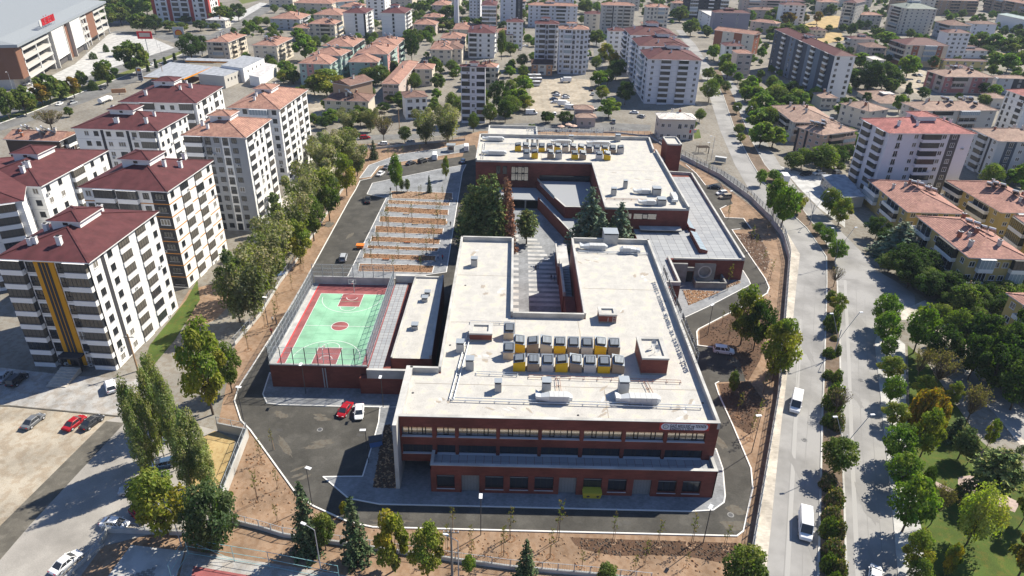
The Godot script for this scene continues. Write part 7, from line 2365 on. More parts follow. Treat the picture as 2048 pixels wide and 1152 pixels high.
	apt(-75.2, -317.4, 19.9, 13.4, -0.035, 8.6, 3, "tan", "brown", "hip", "wWwVw/.//", "low tan house with patched brown roof and two solar heaters near the corner tower", {"ch": 3, "sol": 2})
	apt(-74.8, -323.9, 14.8, 10.8, 1.025, 14.5, 4, "dktan", "brown", "gable", "../w//", "tall brown gable-ended house with blank side wall behind the low tan house", {"ch": 1})
	apt(-60.1, -375.5, 8.1, 58.8, -0.035, 8.9, 3, "pinkgrey", "orange", "hip", "WWW/ww//", "pinkish grey house with balcony front and shallow red roof near the corner tower", {"ch": 1})
	apt(-45.7, -319.8, 10.0, 10.8, 0.278, 10.1, 3, "white", "brown", "hip", "Www/ww//.", "narrow white house with red brick side and brown hip roof left of the corner tower", {"ch": 1})
	apt(-45.7, -460.4, 13.2, 28.8, 0.000, 9.0, 3, "tan", "orange", "hip", "wWw/ww//", "low orange roofed house tucked left of the corner tower", {"ch": 2, "sol": 2})
	apt(-42.1, -499.6, 15.8, 19.9, 0.000, 9.0, 3, "tan", "orange", "hip", "ww/w//", "long low orange roofed house behind the corner tower's chimneys", {"ch": 3})
	apt(-49.3, -391.1, 9.4, 13.9, -0.004, 9.0, 3, "tan", "orange", "hip", "wW/w//", "small tan house with red roof left of the corner tower", {"ch": 2})
	apt(-14.5, -381.8, 10.6, 9.4, -0.103, 12.3, 4, "tan", "orange", "hip", "wBw/Bw//", "tan house with red tiled roof right of the corner tower behind the cone tree", {"ch": 4})
	apt(-69.4, -570.5, 17.0, 21.8, -0.035, 8.0, 3, "pinkgrey", "orange", "hip", "wwW/w//", "low red roofed house cluster left of the minaret", {"ch": 3})
	apt(-67.9, -610.9, 15.5, 15.0, -0.035, 8.0, 3, "dktan", "orange", "hip", "ww/w//", "red brick gabled house behind the minaret's left side", {"ch": 2})
	apt(-37.9, -553.1, 15.6, 28.8, 0.000, 8.0, 3, "tan", "orange", "hip", "ww/w//", "red roofed low house right at the foot of the minaret", {"ch": 2})
	apt(-35.9, -667.1, 9.8, 28.8, 0.000, 24.4, 9, "blwhite", "maroon", "hip", "ww^w/ww//", "bluish high-rise with grey window strips right of the minaret", {"acc": "blgrey"})
	apt(-19.9, -573.2, 11.0, 28.8, 0.000, 22.8, 8, "dkbrown", "maroon", "hip", "BB/w//", "brown and white striped high-rise with maroon roof near the minaret", {"ch": 1})
	apt(-3.2, -643.6, 19.3, 10.8, 0.000, 36.0, 11, "blwhite", "maroon", "hip", "ww^V/^ww//", "tall pale striped high-rise at the upper frame edge behind the parking lot", {"acc": "charcoal"})
	apt(32.2, -627.1, 41.5, 10.8, 0.000, 17.1, 6, "blwhite", "orange", "hip", "wwBwBww/ww//", "pale block with wide faded red roof behind the white parking lot tower", {"ch": 3, "pent": 1})
	apt(35.2, -430.9, 17.0, 10.8, 0.000, 25.7, 9, "blwhite", "orange", "hip", "wBVwVw/.BL//|wVww", "big white tower with orange roof front beside the small orange house", {"ch": 2, "pent": 1})
	apt(19.7, -443.4, 13.9, 10.8, 0.000, 26.6, 9, "blwhite", "maroon", "hip", "wDVDw/w//", "rear wing of the big white tower with broad maroon roof", {"pent": 1})
	apt(16.9, -425.1, 12.2, 10.8, 0.000, 6.4, 2, "orangew", "dkbrown", "gable", "w^Ww/w//", "small orange walled house with dark twin gable roof beside the white tower", {"acc": "cream"})
	apt(80.9, -578.7, 25.3, 10.8, 0.000, 23.8, 9, "greige", "orange", "hip", "wB|wLDw/w//", "grey and white high-rise with open balconies left of the three maroon roofed towers", {"ch": 2})
	apt(106.9, -554.7, 16.4, 10.8, 0.000, 25.7, 9, "cream", "orange", "hip", "wVwBw/w//", "pale cream high-rise with orange roof beyond the three maroon roofed towers", {"ch": 2})
	apt(80.9, -368.5, 25.8, 26.4, -1.571, 22.2, 8, "blwhite", "maroon", "hip", "BL/wDDw//", "front one of the three maroon roofed white towers with letters on its face", {"ch": 3, "pent": 1})
	apt(82.3, -405.8, 25.8, 27.1, -1.571, 22.5, 8, "blwhite", "maroon", "hip", "BL/wDDw//", "middle one of the three maroon roofed white towers beside the boulevard", {"ch": 3, "pent": 1})
	apt(84.0, -448.5, 27.5, 27.7, -1.571, 22.1, 8, "blwhite", "maroon", "hip", "BL/wDDw//", "rear one of the three maroon roofed white towers beside the boulevard", {"ch": 3, "pent": 1})
	apt(183.2, -708.6, 41.3, 10.8, 0.000, 29.7, 9, "charcoal", "maroon", "hip", "wBwVDwB/w//", "dark grey striped high-rise at the upper frame edge above the purple grey block", {"ch": 1})
	apt(182.6, -619.5, 29.9, 10.8, 0.000, 15.9, 5, "purple", "maroon", "hip", ".w..w../ww//", "purple grey block with maroon roof and blank front near the upper frame", {"pent": 1})
	apt(160.5, -520.6, 29.7, 10.8, -0.686, 13.9, 4, "brick", "orange", "gable", ".^w.^w/w//", "red brick house with zigzag orange roofs beside the boulevard", {"acc": "cream"})
	apt(138.5, -432.6, 9.0, 10.8, 0.000, 14.2, 4, "pinkgrey", "orange", "hip", "WW/w//", "pale pink house with orange ground floor beside the dark slate block", {"ch": 1})
	apt(175.1, -650.2, 51.5, 12.0, -1.571, 10.3, 4, "white", "white", "flat", "ww/w//", "small white flat topped shop near the red brick house")
	apt(172.3, -417.3, 93.8, 10.8, -1.571, 23.6, 8, "slate", "maroon", "hip", "wD^wD^DD/w.w//", "dark slate blue apartment block with orange window column and white end wall", {"acc": "ltslate", "ch": 2, "pent": 1, "s2": "white"})
	apt(70.9, -296.0, 15.1, 9.3, 0.000, 9.0, 2, "cream", "whitetile", "hip", "ww.VwV/w//wVw", "small clinic with white tiled hip roof and red sign over its door", {"ch": 2})
	apt(304.2, -661.7, 10.8, 28.8, -0.684, 22.8, 8, "cream", "maroon", "hip", "wBV/VwwwwV//", "pale tower with faded top at the upper right frame edge", {"ch": 1})
	apt(350.0, -647.5, 28.0, 27.5, -1.571, 20.9, 8, "cream", "green", "hip", "wBV/VwwwwV//", "pale tower with dull green hip roof", {"ch": 1, "pent": 1})
	apt(447.5, -790.5, 89.2, 10.8, 0.000, 14.9, 5, "dktan", "orange", "hip", "BwBwBwwBwB/w//", "left part of the long brick red terrace along the upper right frame", {"ch": 4})
	apt(541.2, -795.8, 93.8, 10.8, -1.571, 14.0, 5, "dktan", "orange", "hip", "BwBwBwwBwB/w//", "right part of the long brick red terrace along the upper right frame", {"ch": 4})
	apt(371.6, -617.8, 22.8, 17.6, -1.571, 11.4, 4, "blgrey", "brown", "hip", "wB/w.w//", "low brown roofed grey house in the upper right")
	apt(400.8, -626.5, 21.0, 10.8, 0.000, 11.4, 4, "blwhite", "brown", "hip", "w.w./wBw//", "twin brown roofed pale house beside the mint roofed hall")
	apt(465.1, -678.8, 41.1, 9.2, -1.571, 11.4, 4, "white", "mint", "hip", ".././/", "mint green roofed hall at the right frame edge")
	apt(252.5, -526.3, 9.1, 16.9, -1.571, 10.8, 4, "greige", "maroon", "hip", "BB/w.w//", "tall narrow grey house with maroon roof above the pale pink house", {"pent": 1})
	apt(253.1, -507.4, 15.6, 13.8, -1.571, 8.6, 3, "pinkgrey", "brown", "hip", "ww/wBw//", "pale pink house with red roof right of the dark slate block")
	apt(275.2, -488.4, 20.6, 28.2, -1.571, 14.0, 4, "tan", "maroon", "hip", "^B^B/w^w.B^w.//", "big brown roofed tan and brick apartment house in the right middle distance", {"acc": "brick"})
	apt(330.7, -522.5, 7.4, 25.3, -1.571, 5.4, 2, "white", "maroon", "hip", "w/wWwW//", "white villa with maroon roof and small roof tower", {"pent": 1})
	apt(298.1, -471.1, 3.9, 28.2, -1.571, 6.3, 2, "yellow", "maroon", "hip", "w/wwVww//", "low yellow walled house with red hip roof below the white villa")
	apt(202.2, -444.4, 23.9, 10.1, -1.571, 7.9, 2, "yellow", "orange", "hip", "www/wwww//", "yellow school-like house with orange roof right of the dark slate block")
	apt(231.5, -455.5, 6.4, 10.8, 0.000, 8.6, 3, "white", "whitetile", "hip", "./ww//", "small white house with lit end and dull roof among dark spruces")
	apt(258.3, -407.4, 17.0, 28.9, -1.504, 9.2, 3, "pinkgrey", "tanroof", "hip", "^LL/^w^B.^w^w.//", "long pink striped apartment house with dark balcony corner", {"acc": "rose", "ch": 4, "sol": 5})
	apt(285.8, -404.2, 6.3, 16.0, -1.571, 8.6, 3, "blgrey", "tanroof", "hip", "B/w^w//", "brown roofed pale house right of the pink striped apartment house")
	apt(199.1, -371.6, 26.8, 16.4, -1.571, 2.6, 1, "white", "tanroof", "hip", "./..//", "single storey hall with wide brown hip roof and white skylight patch", {"patch": 1})
	apt(166.0, -324.9, 15.8, 12.7, -1.117, 8.6, 3, "cream", "tanroof", "hip", "wwW/ww//", "low brown roofed house between the hall and the red roofed tower", {"ch": 3})
	apt(130.6, -306.6, 28.1, 18.9, -1.571, 8.7, 3, "greige", "tanroof", "hip", "BwBw/BwB//", "grey-tan roofed house at the boulevard corner with dark stained walls", {"ch": 5})
	apt(128.8, -277.6, 12.7, 18.5, -1.123, 10.2, 4, "peach", "tanroof", "hip", "|w|ww/wBB//", "orange pink house with four solar heaters beside the boulevard", {"ch": 3, "sol": 4})
	apt(141.0, -236.6, 17.8, 29.7, -1.510, 22.8, 8, "lavender", "red", "hip", "DD/.V.wBw^w..//", "red roofed lavender white tower with stacked corner balconies", {"acc": "greyb", "ch": 4, "pent": 1})
	apt(200.6, -316.7, 14.5, 36.6, -1.452, 11.4, 4, "greige", "tanroof", "hip", "wLw/wB.^B.w//", "long brown roofed house with six solar heaters behind the lavender tower", {"acc": "dktan", "ch": 5, "sol": 6})
	apt(237.8, -320.2, 15.3, 11.0, -1.571, 17.1, 6, "white", "red", "hip", "VwL/w//", "white end block with thin window column at the right frame edge")
	apt(191.8, -259.4, 16.4, 19.9, -1.571, 14.2, 5, "blgrey", "tanroof", "hip", "wD|w/.^VwB//", "blue grey house with faded orange roof at the right frame edge", {"acc": "slate", "ch": 4})
	apt(256.9, -370.4, 9.9, 7.8, -1.571, 5.0, 1, "cream", "tanroof", "hip", "./w//", "small tan roofed house in the gap right of the single storey hall")
	apt(128.9, -206.4, 27.9, 16.6, -1.601, 8.3, 3, "mustard", "redtile", "hip", "BwBw/wBww//", "first yellow house with red tiled roof beside the boulevard shop", {"ch": 5, "sol": 2})
	apt(124.0, -168.8, 26.4, 14.6, -1.594, 11.0, 3, "mustard", "redtile", "hip", "BwBw/wBwwB//", "nearest yellow house with red tiled roof beside the dark garden trees", {"ch": 6, "sol": 2})
	apt(157.6, -208.4, 27.6, 17.2, -1.530, 8.2, 3, "mustard", "redtile", "hip", "BwBw/wBw//", "rear yellow house with red tiled roof and several solar heaters", {"ch": 4, "sol": 4})
	apt(150.9, -174.6, 19.2, 10.0, -1.665, 10.8, 3, "mustard", "redtile", "hip", "BwB/w//", "yellow house at the right frame edge behind the nearest yellow house")
	apt(120.7, -132.0, 10.6, 11.5, -1.482, 10.8, 3, "mustard", "redtile", "hip", "wB/w//", "yellow house corner with red tiled roof cut by the right frame edge")
	apt(4.8, -684.8, 8.9, 10.8, 0.000, 14.0, 5, "blwhite", "orange", "hip", "wwB/w//", "faded red roofed block left of the far centre towers")
	apt(262.9, -757.2, 63.6, 10.8, 0.000, 13.2, 5, "pinkgrey", "maroon", "hip", "wBwBwwB/w//", "far cream block with brown roof at the upper frame left of the dark trees", {"ch": 3})
	apt(214.5, -622.5, 21.8, 10.8, -0.719, 8.6, 3, "pinkgrey", "orange", "hip", "wWw/w//", "low red roofed house by the dry field")
	apt(-227.5, -722.6, 23.2, 17.2, -0.035, 8.7, 3, "tan", "orange", "hip", "wWwW/ww//", "farthest red roofed house at the upper road's end", {"ch": 2})
	apt(-146.0, -661.0, 18.5, 22.1, -0.035, 8.7, 3, "tan", "orange", "hip", "wWwW/ww//", "tan house wedged left of the left twin white block", {"ch": 2})
	apt(-69.2, -695.6, 14.6, 28.8, -0.035, 8.7, 3, "pinkgrey", "orange", "hip", "wWw/ww//", "small faded house between two trees left of the minaret", {"ch": 2})
	apt(65.0, -600.1, 15.1, 10.8, 0.000, 14.5, 5, "cream", "maroon", "hip", "wWw/ww//", "cream block with maroon roof behind the far street trees", {"ch": 2})
	apt(161.2, -726.5, 13.5, 10.8, 0.000, 11.6, 4, "cream", "orange", "hip", "wWw/ww//", "cream house right of the pale cream high-rise", {"ch": 2})
	apt(109.4, -593.7, 11.0, 10.8, 0.000, 8.7, 3, "tan", "orange", "hip", "wWw/ww//", "tan house in the gap behind the three maroon roofed towers", {"ch": 2})
	apt(241.1, -714.2, 27.9, 10.8, 0.000, 8.7, 3, "pinkgrey", "brown", "hip", "wWwW/ww//", "brown roofed pale house before the far cream block", {"ch": 2})
	apt(327.1, -773.2, 19.7, 10.8, 0.000, 11.6, 4, "cream", "orange", "hip", "wWw/ww//", "cream house behind the dry field's trees", {"ch": 2})
	apt(323.5, -668.5, 18.7, 10.8, 0.000, 11.6, 4, "cream", "orange", "hip", "wWwW/ww//", "cream house between the two pale towers' feet", {"ch": 2})
	apt(354.8, -654.4, 21.0, 10.8, 0.000, 11.6, 4, "tan", "brown", "hip", "wWwW/ww//", "brown roofed tan house behind the green hip roofed tower", {"ch": 2})
	apt(372.7, -564.4, 15.9, 10.8, 0.000, 5.8, 2, "pinkgrey", "tanroof", "hip", "wWwW/ww//", "small roofs among the trees at the upper right edge", {"ch": 2})
	apt(161.4, -358.4, 8.0, 10.8, 0.000, 5.8, 2, "cream", "tanroof", "hip", "wWw/ww//", "small tiled house behind the slate block's lit end", {"ch": 2})
	apt(282.0, -447.8, 11.4, 10.8, 0.000, 5.8, 2, "cream", "maroon", "hip", "wWw/ww//", "low maroon roofed annex right of the low yellow house", {"ch": 2})
	apt(252.9, -606.1, 11.3, 10.8, 0.000, 5.8, 2, "cream", "maroon", "hip", "wWw/ww//", "little house at the dry field's near edge", {"ch": 2})
	apt(-154.4, -527.8, 11.9, 13.5, -0.035, 8.7, 3, "tan", "orange", "hip", "wWw/ww//", "small tan house behind the grey-fronted apartment house", {"ch": 2})
	apt(-235.6, -576.4, 14.7, 10.5, -0.035, 5.8, 2, "cream", "white", "hip", "wWw/ww//", "low pale hall beyond the avenue's end", {"ch": 2})
	apt(-38.9, -464.8, 11.5, 28.8, 0.000, 8.7, 3, "tan", "brown", "hip", "wWw/ww//", "brown roofed house behind the bluish white corner tower", {"ch": 2})
	apt(-6.7, -526.8, 11.6, 28.8, 0.000, 8.7, 3, "cream", "orange", "hip", "wWw/ww//", "cream house left of the lot by the big white tower", {"ch": 2})
	apt(87.8, -613.6, 13.0, 10.8, 0.000, 8.7, 3, "tan", "orange", "hip", "wWw/ww//", "tan house behind the grey and white high-rise", {"ch": 2})
	apt(48.9, -735.1, 18.6, 10.8, 0.000, 14.5, 5, "blwhite", "maroon", "hip", "wWw/ww//", "pale block at the very top behind the faded red roofs", {"ch": 2})
	apt(117.0, -761.6, 21.3, 10.8, 0.000, 14.5, 5, "cream", "orange", "hip", "wWwW/ww//", "orange roofed block at the very top of the middle", {"ch": 2})
	apt(192.9, -739.6, 13.7, 10.8, 0.000, 17.4, 6, "blgrey", "maroon", "hip", "wWw/ww//", "grey block at the very top beside the dark striped high-rise", {"ch": 2})
	apt(392.5, -852.3, 33.1, 10.8, 0.000, 14.5, 5, "cream", "orange", "hip", "wWwW/ww//", "long cream block at the very top right of the dark trees", {"ch": 2})
	apt(-113.5, -744.8, 23.7, 28.8, -0.035, 11.6, 4, "tan", "orange", "hip", "wWwW/ww//", "tan block at the very top above the twin white blocks", {"ch": 2})
	apt(-64.6, -744.7, 18.6, 28.8, 0.000, 14.5, 5, "cream", "orange", "hip", "wWw/ww//", "cream block at the very top beside the minaret", {"ch": 2})
	apt(38.6, -466.3, 12.9, 10.8, 0.000, 17.4, 6, "blwhite", "maroon", "hip", "wWwW/ww//", "white mid-rise in the gap right of the big white tower", {"ch": 2})
	apt(68.7, -488.2, 10.8, 10.8, 0.000, 17.4, 6, "blwhite", "maroon", "hip", "wWw/ww//", "white mid-rise left of the rear maroon roofed tower", {"ch": 2})
	apt(255.3, -677.9, 21.7, 10.8, 0.000, 17.4, 6, "white", "maroon", "hip", "wWwW/ww//", "white mid-rise behind the orange leaved trees", {"ch": 2})
	apt(144.9, -476.4, 12.0, 10.8, 0.000, 11.6, 4, "white", "maroon", "hip", "wWw/ww//", "white house between the red brick house and the boulevard trees", {"ch": 2})
	apt(198.0, -468.9, 10.5, 10.8, 0.000, 11.6, 4, "blwhite", "maroon", "hip", "wWw/ww//", "white house behind the slate block's lit end", {"ch": 2})
	apt(316.7, -520.9, 16.6, 10.8, 0.000, 17.4, 6, "blwhite", "maroon", "hip", "wWwW/ww//", "white mid-rise above the white villa", {"ch": 2})
	apt(-184.7, -710.6, 19.8, 20.1, -0.035, 14.5, 5, "blwhite", "maroon", "hip", "wWwW/ww//", "white mid-rise at the very top left of the middle", {"ch": 2})
	apt(-121.7, -654.8, 16.3, 25.3, -0.035, 17.4, 6, "white", "maroon", "hip", "wWw/ww//", "white mid-rise behind the twin white blocks", {"ch": 2})
	apt(0.1, -518.9, 11.5, 10.8, 0.000, 17.4, 6, "blwhite", "maroon", "hip", "wWw/ww//", "white mid-rise left of the big white tower's rear wing", {"ch": 2})
	apt(421.1, -766.9, 24.6, 10.8, 0.000, 17.4, 6, "cream", "maroon", "hip", "wWwW/ww//", "cream mid-rise behind the green hip roofed tower", {"ch": 2})
	# minaret
	var m := base("minaret", at0(-47.2, -589.3))
	tag(m, "slender white minaret rising past the upper frame edge", "minaret")
	var s := Shape.new()
	s.tube("blwhite", Vector3(0, 0, 0), Vector3(0, 26, 0), 2.3, 1.75, 14)
	s.tube("blwhite", Vector3(0, 26, 0), Vector3(0, 44, 0), 1.75, 1.6, 14)
	put("shaft", s, m)
	var e := Shape.new()
	e.tube("blwhite", Vector3(0, 25.6, 0), Vector3(0, 27.4, 0), 2.0, 2.6, 14)
	put("balcony", e, m)
	var c := Shape.new()
	c.tube("r_grey", Vector3(0, 44, 0), Vector3(0, 52, 0), 1.9, 0.05, 14)
	put("spire", c, m)
	# flat roofed shop under the lavender tower
	var o := base("shop", at0(112.0, -213.7))
	tag(o, "single storey shop with pale flat roof under the lavender tower", "shop")
	var w := Shape.new()
	w.prism("greige", V2([112.8, -237.4, 121.2, -238.0, 118.8, -216.7, 111.0, -215.0]), 0, 4.0)
	var rr := Shape.new()
	rr.prism("r_grey", V2([112.3, -237.3, 121.2, -238.0, 118.5, -215.7, 110.5, -213.8]), 4.003, 4.25)
	var wo := put("wall", w, o)
	wo.position = -o.position
	put("roof", rr, o).position = -o.position
	var a := Vector2(112.8, -237.4)
	var b := Vector2(111.0, -215.0)
	for i in 7:
		var g0 := Shape.new()
		var p := a.lerp(b, (i + 0.5) / 7.0)
		var n := (b - a).normalized()
		g0.tf = Transform3D(Basis(Vector3.UP, atan2(-n.y, n.x)), Vector3(p.x, 0, p.y))
		glazing(g0, -1.2, 0.8, 1.2, 3.2, 0.04, 2, "window_frame", "dark_glass")
		put("shop_window", g0, o).position = -o.position
	# kiosk with two small roofs
	var k := base("kiosk", at0(33.4, -311.7))
	tag(k, "small pale kiosk with stepped tiled roofs behind the school", "kiosk")
	var kw := Shape.new()
	kw.box("pinkgrey", -4.2, 0, -3.0, 4.2, 4.2, 3.0)
	kw.box("pinkgrey", -4.6, 0, -9.5, 3.6, 6.4, -3.05)
	glazing(kw, -2.4, 0.9, -1.2, 2.4, 3.02, 2, "window_frame", "dark_glass")
	glazing(kw, 1.2, 0.9, 2.4, 2.4, 3.02, 2, "window_frame", "dark_glass")
	put("wall", kw, k)
	var k1 := put("roof", roof_shape("hip", "r_tanroof", 8.4, 6.0, 0.7, 0.32), k)
	k1.position = Vector3(0, 4.2, 0)
	var k2 := put("roof", roof_shape("hip", "r_tanroof", 8.2, 6.4, 0.7, 0.32), k)
	k2.position = Vector3(-0.5, 6.4, -6.3)

func street_things() -> void:
	fence(V2([-58.0, -269.0, -59.6, -259.1, -57.6, -234.9, -57.9, -166.4, -58.6, -153.7, -58.3, -137.3, -59.7, -125.0]), 0.0, 1.5, 2.6, "wire fence on a low white wall between the apartments and school", 0.7)
	fence(V2([-52.5, -96.8, -46.6, -95.3, -45.3, -80.2, -42.2, -75.6]), 0.0, 1.4, 2.6, "pale retaining wall with wire fence at the south-west corner", 1.9)
	fence(V2([-42.2, -75.6, -37.6, -74.4, -33.5, -73.1, -19.9, -71.1, -6.9, -69.2, 1.2, -68.1, 12.8, -67.2, 21.5, -66.3]), 0.0, 1.3, 2.4, "low wall with railing along the south edge of the site", 0.7)
	fence(V2([36.2, -67.7, 37.9, -72.0, 54.8, -110.6, 79.3, -174.3, 82.8, -188.8, 83.5, -203.5, 82.3, -220.9, 77.7, -242.9, 68.0, -265.9]), 0.0, 1.9, 2.4, "long wall topped with railing along the boulevard pavement", 1.5, "concrete", "dark_steel", 3, 0.22)
	fence(V2([-56.9, -266.5, -40.0, -275.3, -19.9, -282.7]), 0.0, 1.3, 2.6, "low wall and railing along the back street north of the plaza", 0.8)
	fence(V2([-3.1, -293.9, 16.8, -300.3, 45.7, -299.7, 60.5, -294.7, 67.1, -268.4]), 0.0, 1.6, 2.6, "railing behind the rear school block", 0.6)
	fence(V2([-60.1, -70.4, -60.4, -73.2, -48.5, -73.0]), 0.0, 1.2, 3.0, "short concrete wall with broken railing at the lower lane corner", 0.9)
	fence(V2([-59.8, -70.6, -61.5, -66.3, -62.4, -63.0]), 0.0, 0.9, 4.0, "low kerb wall beside the lower left lane", 0.5)
	# turquoise frame round the lower court
	var f := base("pipe_fence", at0(-46.8, -70.2))
	tag(f, "turquoise pipe frame round the small red court at the lower edge", "fence")
	var pts := V2([-46.9, -65.0, -46.5, -69.5, -39.3, -68.4, -33.8, -67.5, -23.2, -65.4])
	var rail := Shape.new()
	for i in pts.size():
		var p := Shape.new()
		p.tube("turquoise", Vector3(pts[i].x, 0, pts[i].y), Vector3(pts[i].x, 3.2, pts[i].y), 0.05, 0.05, 6)
		put("post", p, f).position = -f.position
		if i:
			for y in [0.2, 1.7, 3.2]:
				rail.tube("turquoise", Vector3(pts[i - 1].x, y, pts[i - 1].y), Vector3(pts[i].x, y, pts[i].y), 0.04, 0.04, 5)
	rail.tube("turquoise", Vector3(pts[1].x, 3.2, pts[1].y), Vector3(pts[2].x, 0.2, pts[2].y), 0.035, 0.035, 5)
	put("rails", rail, f).position = -f.position
	# lamps
	lamp_post(-3.4, -74.2, 8.6, 0.0, "dark pole lamp with square head in front of the school facade")
	lamp_post(30.9, -73.6, 8.0, -0.6, "dark pole lamp at the south-east kerb of the ring road")
	lamp_post(-30.8, -79.4, 8.2, 1.2, "dark pole lamp with tilted head on the south-west kerb")
	lamp_post(-23.6, -89.2, 7.5, -1.5, "dark pole lamp in the shade beside the fin wall pavement")
	lamp_post(-23.7, -104.6, 7.5, 0.0, "dark pole lamp between the white car and the school")
	lamp_post(-39.6, -108.1, 7.5, 0.0, "dark pole lamp on the pavement under the ball court wall")
	lamp_post(-48.9, -99.6, 8.0, 1.4, "dark pole lamp at the bend west of the two parked cars")
	lamp_post(44.6, -94.2, 8.5, -1.4, "dark pole lamp on the east kerb near the school corner")
	lamp_post(46.2, -133.5, 8.2, -0.8, "dark pole lamp beside the parking bays east of the school")
	lamp_post(71.6, -209.0, 7.5, -1.2, "dark pole lamp between the bays beside the terrace building")
	lamp_post(76.1, -257.8, 9.0, -1.4, "dark pole lamp on the fence side of the side street")
	lamp_post(79.7, -264.3, 9.5, -1.2, "grey pole lamp on the corner square by the bus shelter", "arm")
	lamp_post(-54.8, -132.4, 8.0, 1.4, "dark pole lamp behind the walkers west of the ball court")
	lamp_post(-48.1, -70.8, 7.5, -2.0, "grey bent arm lamp over the lower left playground", "arm")
	lamp_post(-26.4, -67.4, 8.0, -2.0, "grey bent arm lamp by the dark spruces at the lower edge", "arm")
	lamp_post(-6.2, -66.0, 8.0, -2.0, "grey bent arm lamp beside the tall concrete pole", "arm")
	var dl := [[73.1, -127.4, "third"], [59.3, -90.5, "nearest"], [91.3, -172.4, "fourth"], [94.5, -199.3, "fifth"]]
	dl = [[72.4, -126.0], [59.0, -91.4], [91.5, -172.4], [95.0, -200.2], [103.8, -308.0]]
	for i in dl.size():
		var n: String = ["second nearest", "nearest", "third nearest", "fourth nearest", "farthest"][i]
		lamp_post(dl[i][0], dl[i][1], 11.0, 0.12, "double armed curved lamp in the boulevard median, " + n + " of five", "double", 0.1)
	for q in [[-250.7, -346.2, "by the shopping hall's brown corner"], [-268.0, -444.5, "on the shopping hall forecourt"], [-216.2, -434.7, "by the avenue's end"], [-240.4, -479.8, "near the red billboard"]]:
		lamp_post(q[0], q[1], 10.0, 0.3, "grey avenue lamp " + q[2], "arm")
	for q in [[-75.9, -114.6, 9.0, "wooden cross-arm utility pole by the garden of the nearest block"], [-7.2, -66.8, 9.5, "tall concrete utility pole at the lower edge"], [-90.3, -358.0, 9.0, "utility pole behind the low tan house"], [-49.8, -297.6, 9.0, "utility pole left of the narrow white house"], [112.1, -146.7, 9.0, "leaning utility pole by the dark garden trees"], [-189.5, -377.8, 9.5, "utility pole with insulators at the fuel canopy corner"]]:
		var t := base("utility_pole", at0(q[0], q[1]))
		tag(t, q[3], "utility pole")
		var s := Shape.new()
		s.tube("grey_concrete" if "concrete" in q[3] else "dry_wood", Vector3.ZERO, Vector3(0, q[2], 0), 0.2, 0.13, 8)
		put("pole", s, t)
		var e := Shape.new()
		e.box("dark_steel", -1.1, q[2] - 0.8, -0.06, 1.1, q[2] - 0.68, 0.06)
		for x in [-1.0, -0.4, 0.4, 1.0]:
			e.tube("car_white", Vector3(x, q[2] - 0.68, 0), Vector3(x, q[2] - 0.4, 0), 0.07, 0.05, 6)
		put("cross_arm", e, t)
	# benches, bins and site clutter
	for q in [[-32.9, -200.4, "dry_wood", "left bench in the third row between the planting beds"], [-23.5, -200.6, "dry_wood", "right bench in the third row between the planting beds"], [-29.1, -192.7, "dry_wood", "single dark bench in the fourth row between the beds"], [-29.6, -179.3, "wood", "single bench in the sixth row between the beds"], [-33.9, -168.0, "wood", "orange bench, left one near the plaza's near end"], [-24.4, -167.9, "wood", "orange bench with a seated person near the plaza's near end"], [-19.6, -194.1, "dry_wood", "bench turned sideways by the wall path"]]:
		bench(q[0], q[1], 0.0 if not "sideways" in q[3] else PI / 2, q[2], q[3])
	var cart := base("cart", at0(-42.3, -175.2))
	tag(cart, "bright orange tipped cart at the plaza edge by the silver car", "cart")
	var cs := Shape.new()
	cs.hexa("cart_orange", [Vector3(-0.8, 0.35, 0.6), Vector3(0.8, 0.35, 0.6), Vector3(0.8, 0.35, -0.6), Vector3(-0.8, 0.35, -0.6), Vector3(-1.1, 1.3, 0.8), Vector3(1.1, 1.3, 0.8), Vector3(1.1, 1.3, -0.8), Vector3(-1.1, 1.3, -0.8)])
	put("tub", cs, cart)
	for sz in [-0.7, 0.7]:
		var wl := Shape.new()
		wl.tube("tyre", Vector3(0.2, 0.3, sz - 0.08), Vector3(0.2, 0.3, sz + 0.08), 0.3, 0.3, 10)
		put("wheel", wl, cart)
	var sk := base("skip", at0(14.5, -82.7))
	tag(sk, "yellow metal skip with black marks before the school's low block", "skip")
	var s2 := Shape.new()
	s2.hexa("safety_yellow", [Vector3(-1.4, 0.1, 0.6), Vector3(1.4, 0.1, 0.6), Vector3(1.4, 0.1, -0.6), Vector3(-1.4, 0.1, -0.6), Vector3(-1.6, 1.5, 0.85), Vector3(1.6, 1.5, 0.85), Vector3(1.6, 1.5, -0.85), Vector3(-1.6, 1.5, -0.85)])
	put("tub", s2, sk)
	var s3 := Shape.new()
	for x in [-0.9, 0.7]:
		s3.box("ink", x, 0.7, 0.74, x + 0.5, 0.8, 0.83)
		s3.box("ink", x + 0.2, 0.5, 0.72, x + 0.3, 1.0, 0.815)
	put("mark", s3, sk)
	var bl := base("site_container", at0(-23.2, -94.0), 0.3)
	tag(bl, "dark blue container in the shade beside the fin wall", "container")
	var s4 := Shape.new()
	s4.box("tarp_blue", -1.1, 0.2, -0.8, 1.1, 1.4, 0.8)
	s4.box("dark_steel", -1.2, 1.403, -0.9, 1.2, 1.5, 0.9)
	put("tub", s4, bl)
	var tp := base("blue_tarp", at0(-60.1, -158.6), 0.5)
	tag(tp, "crumpled blue tarpaulin by the low wall under the olive trees", "tarpaulin")
	var s5 := Shape.new()
	for i in 4:
		for j in 3:
			var hq := func(a: int, b: int) -> Vector3: return Vector3(a * 0.8 - 1.6, 0.15 + 0.3 * absf(sin(a * 2.1 + b * 1.7)), b * 0.8 - 1.2)
			s5.quad("tarp_blue", hq.call(i, j + 1), hq.call(i + 1, j + 1), hq.call(i + 1, j), hq.call(i, j))
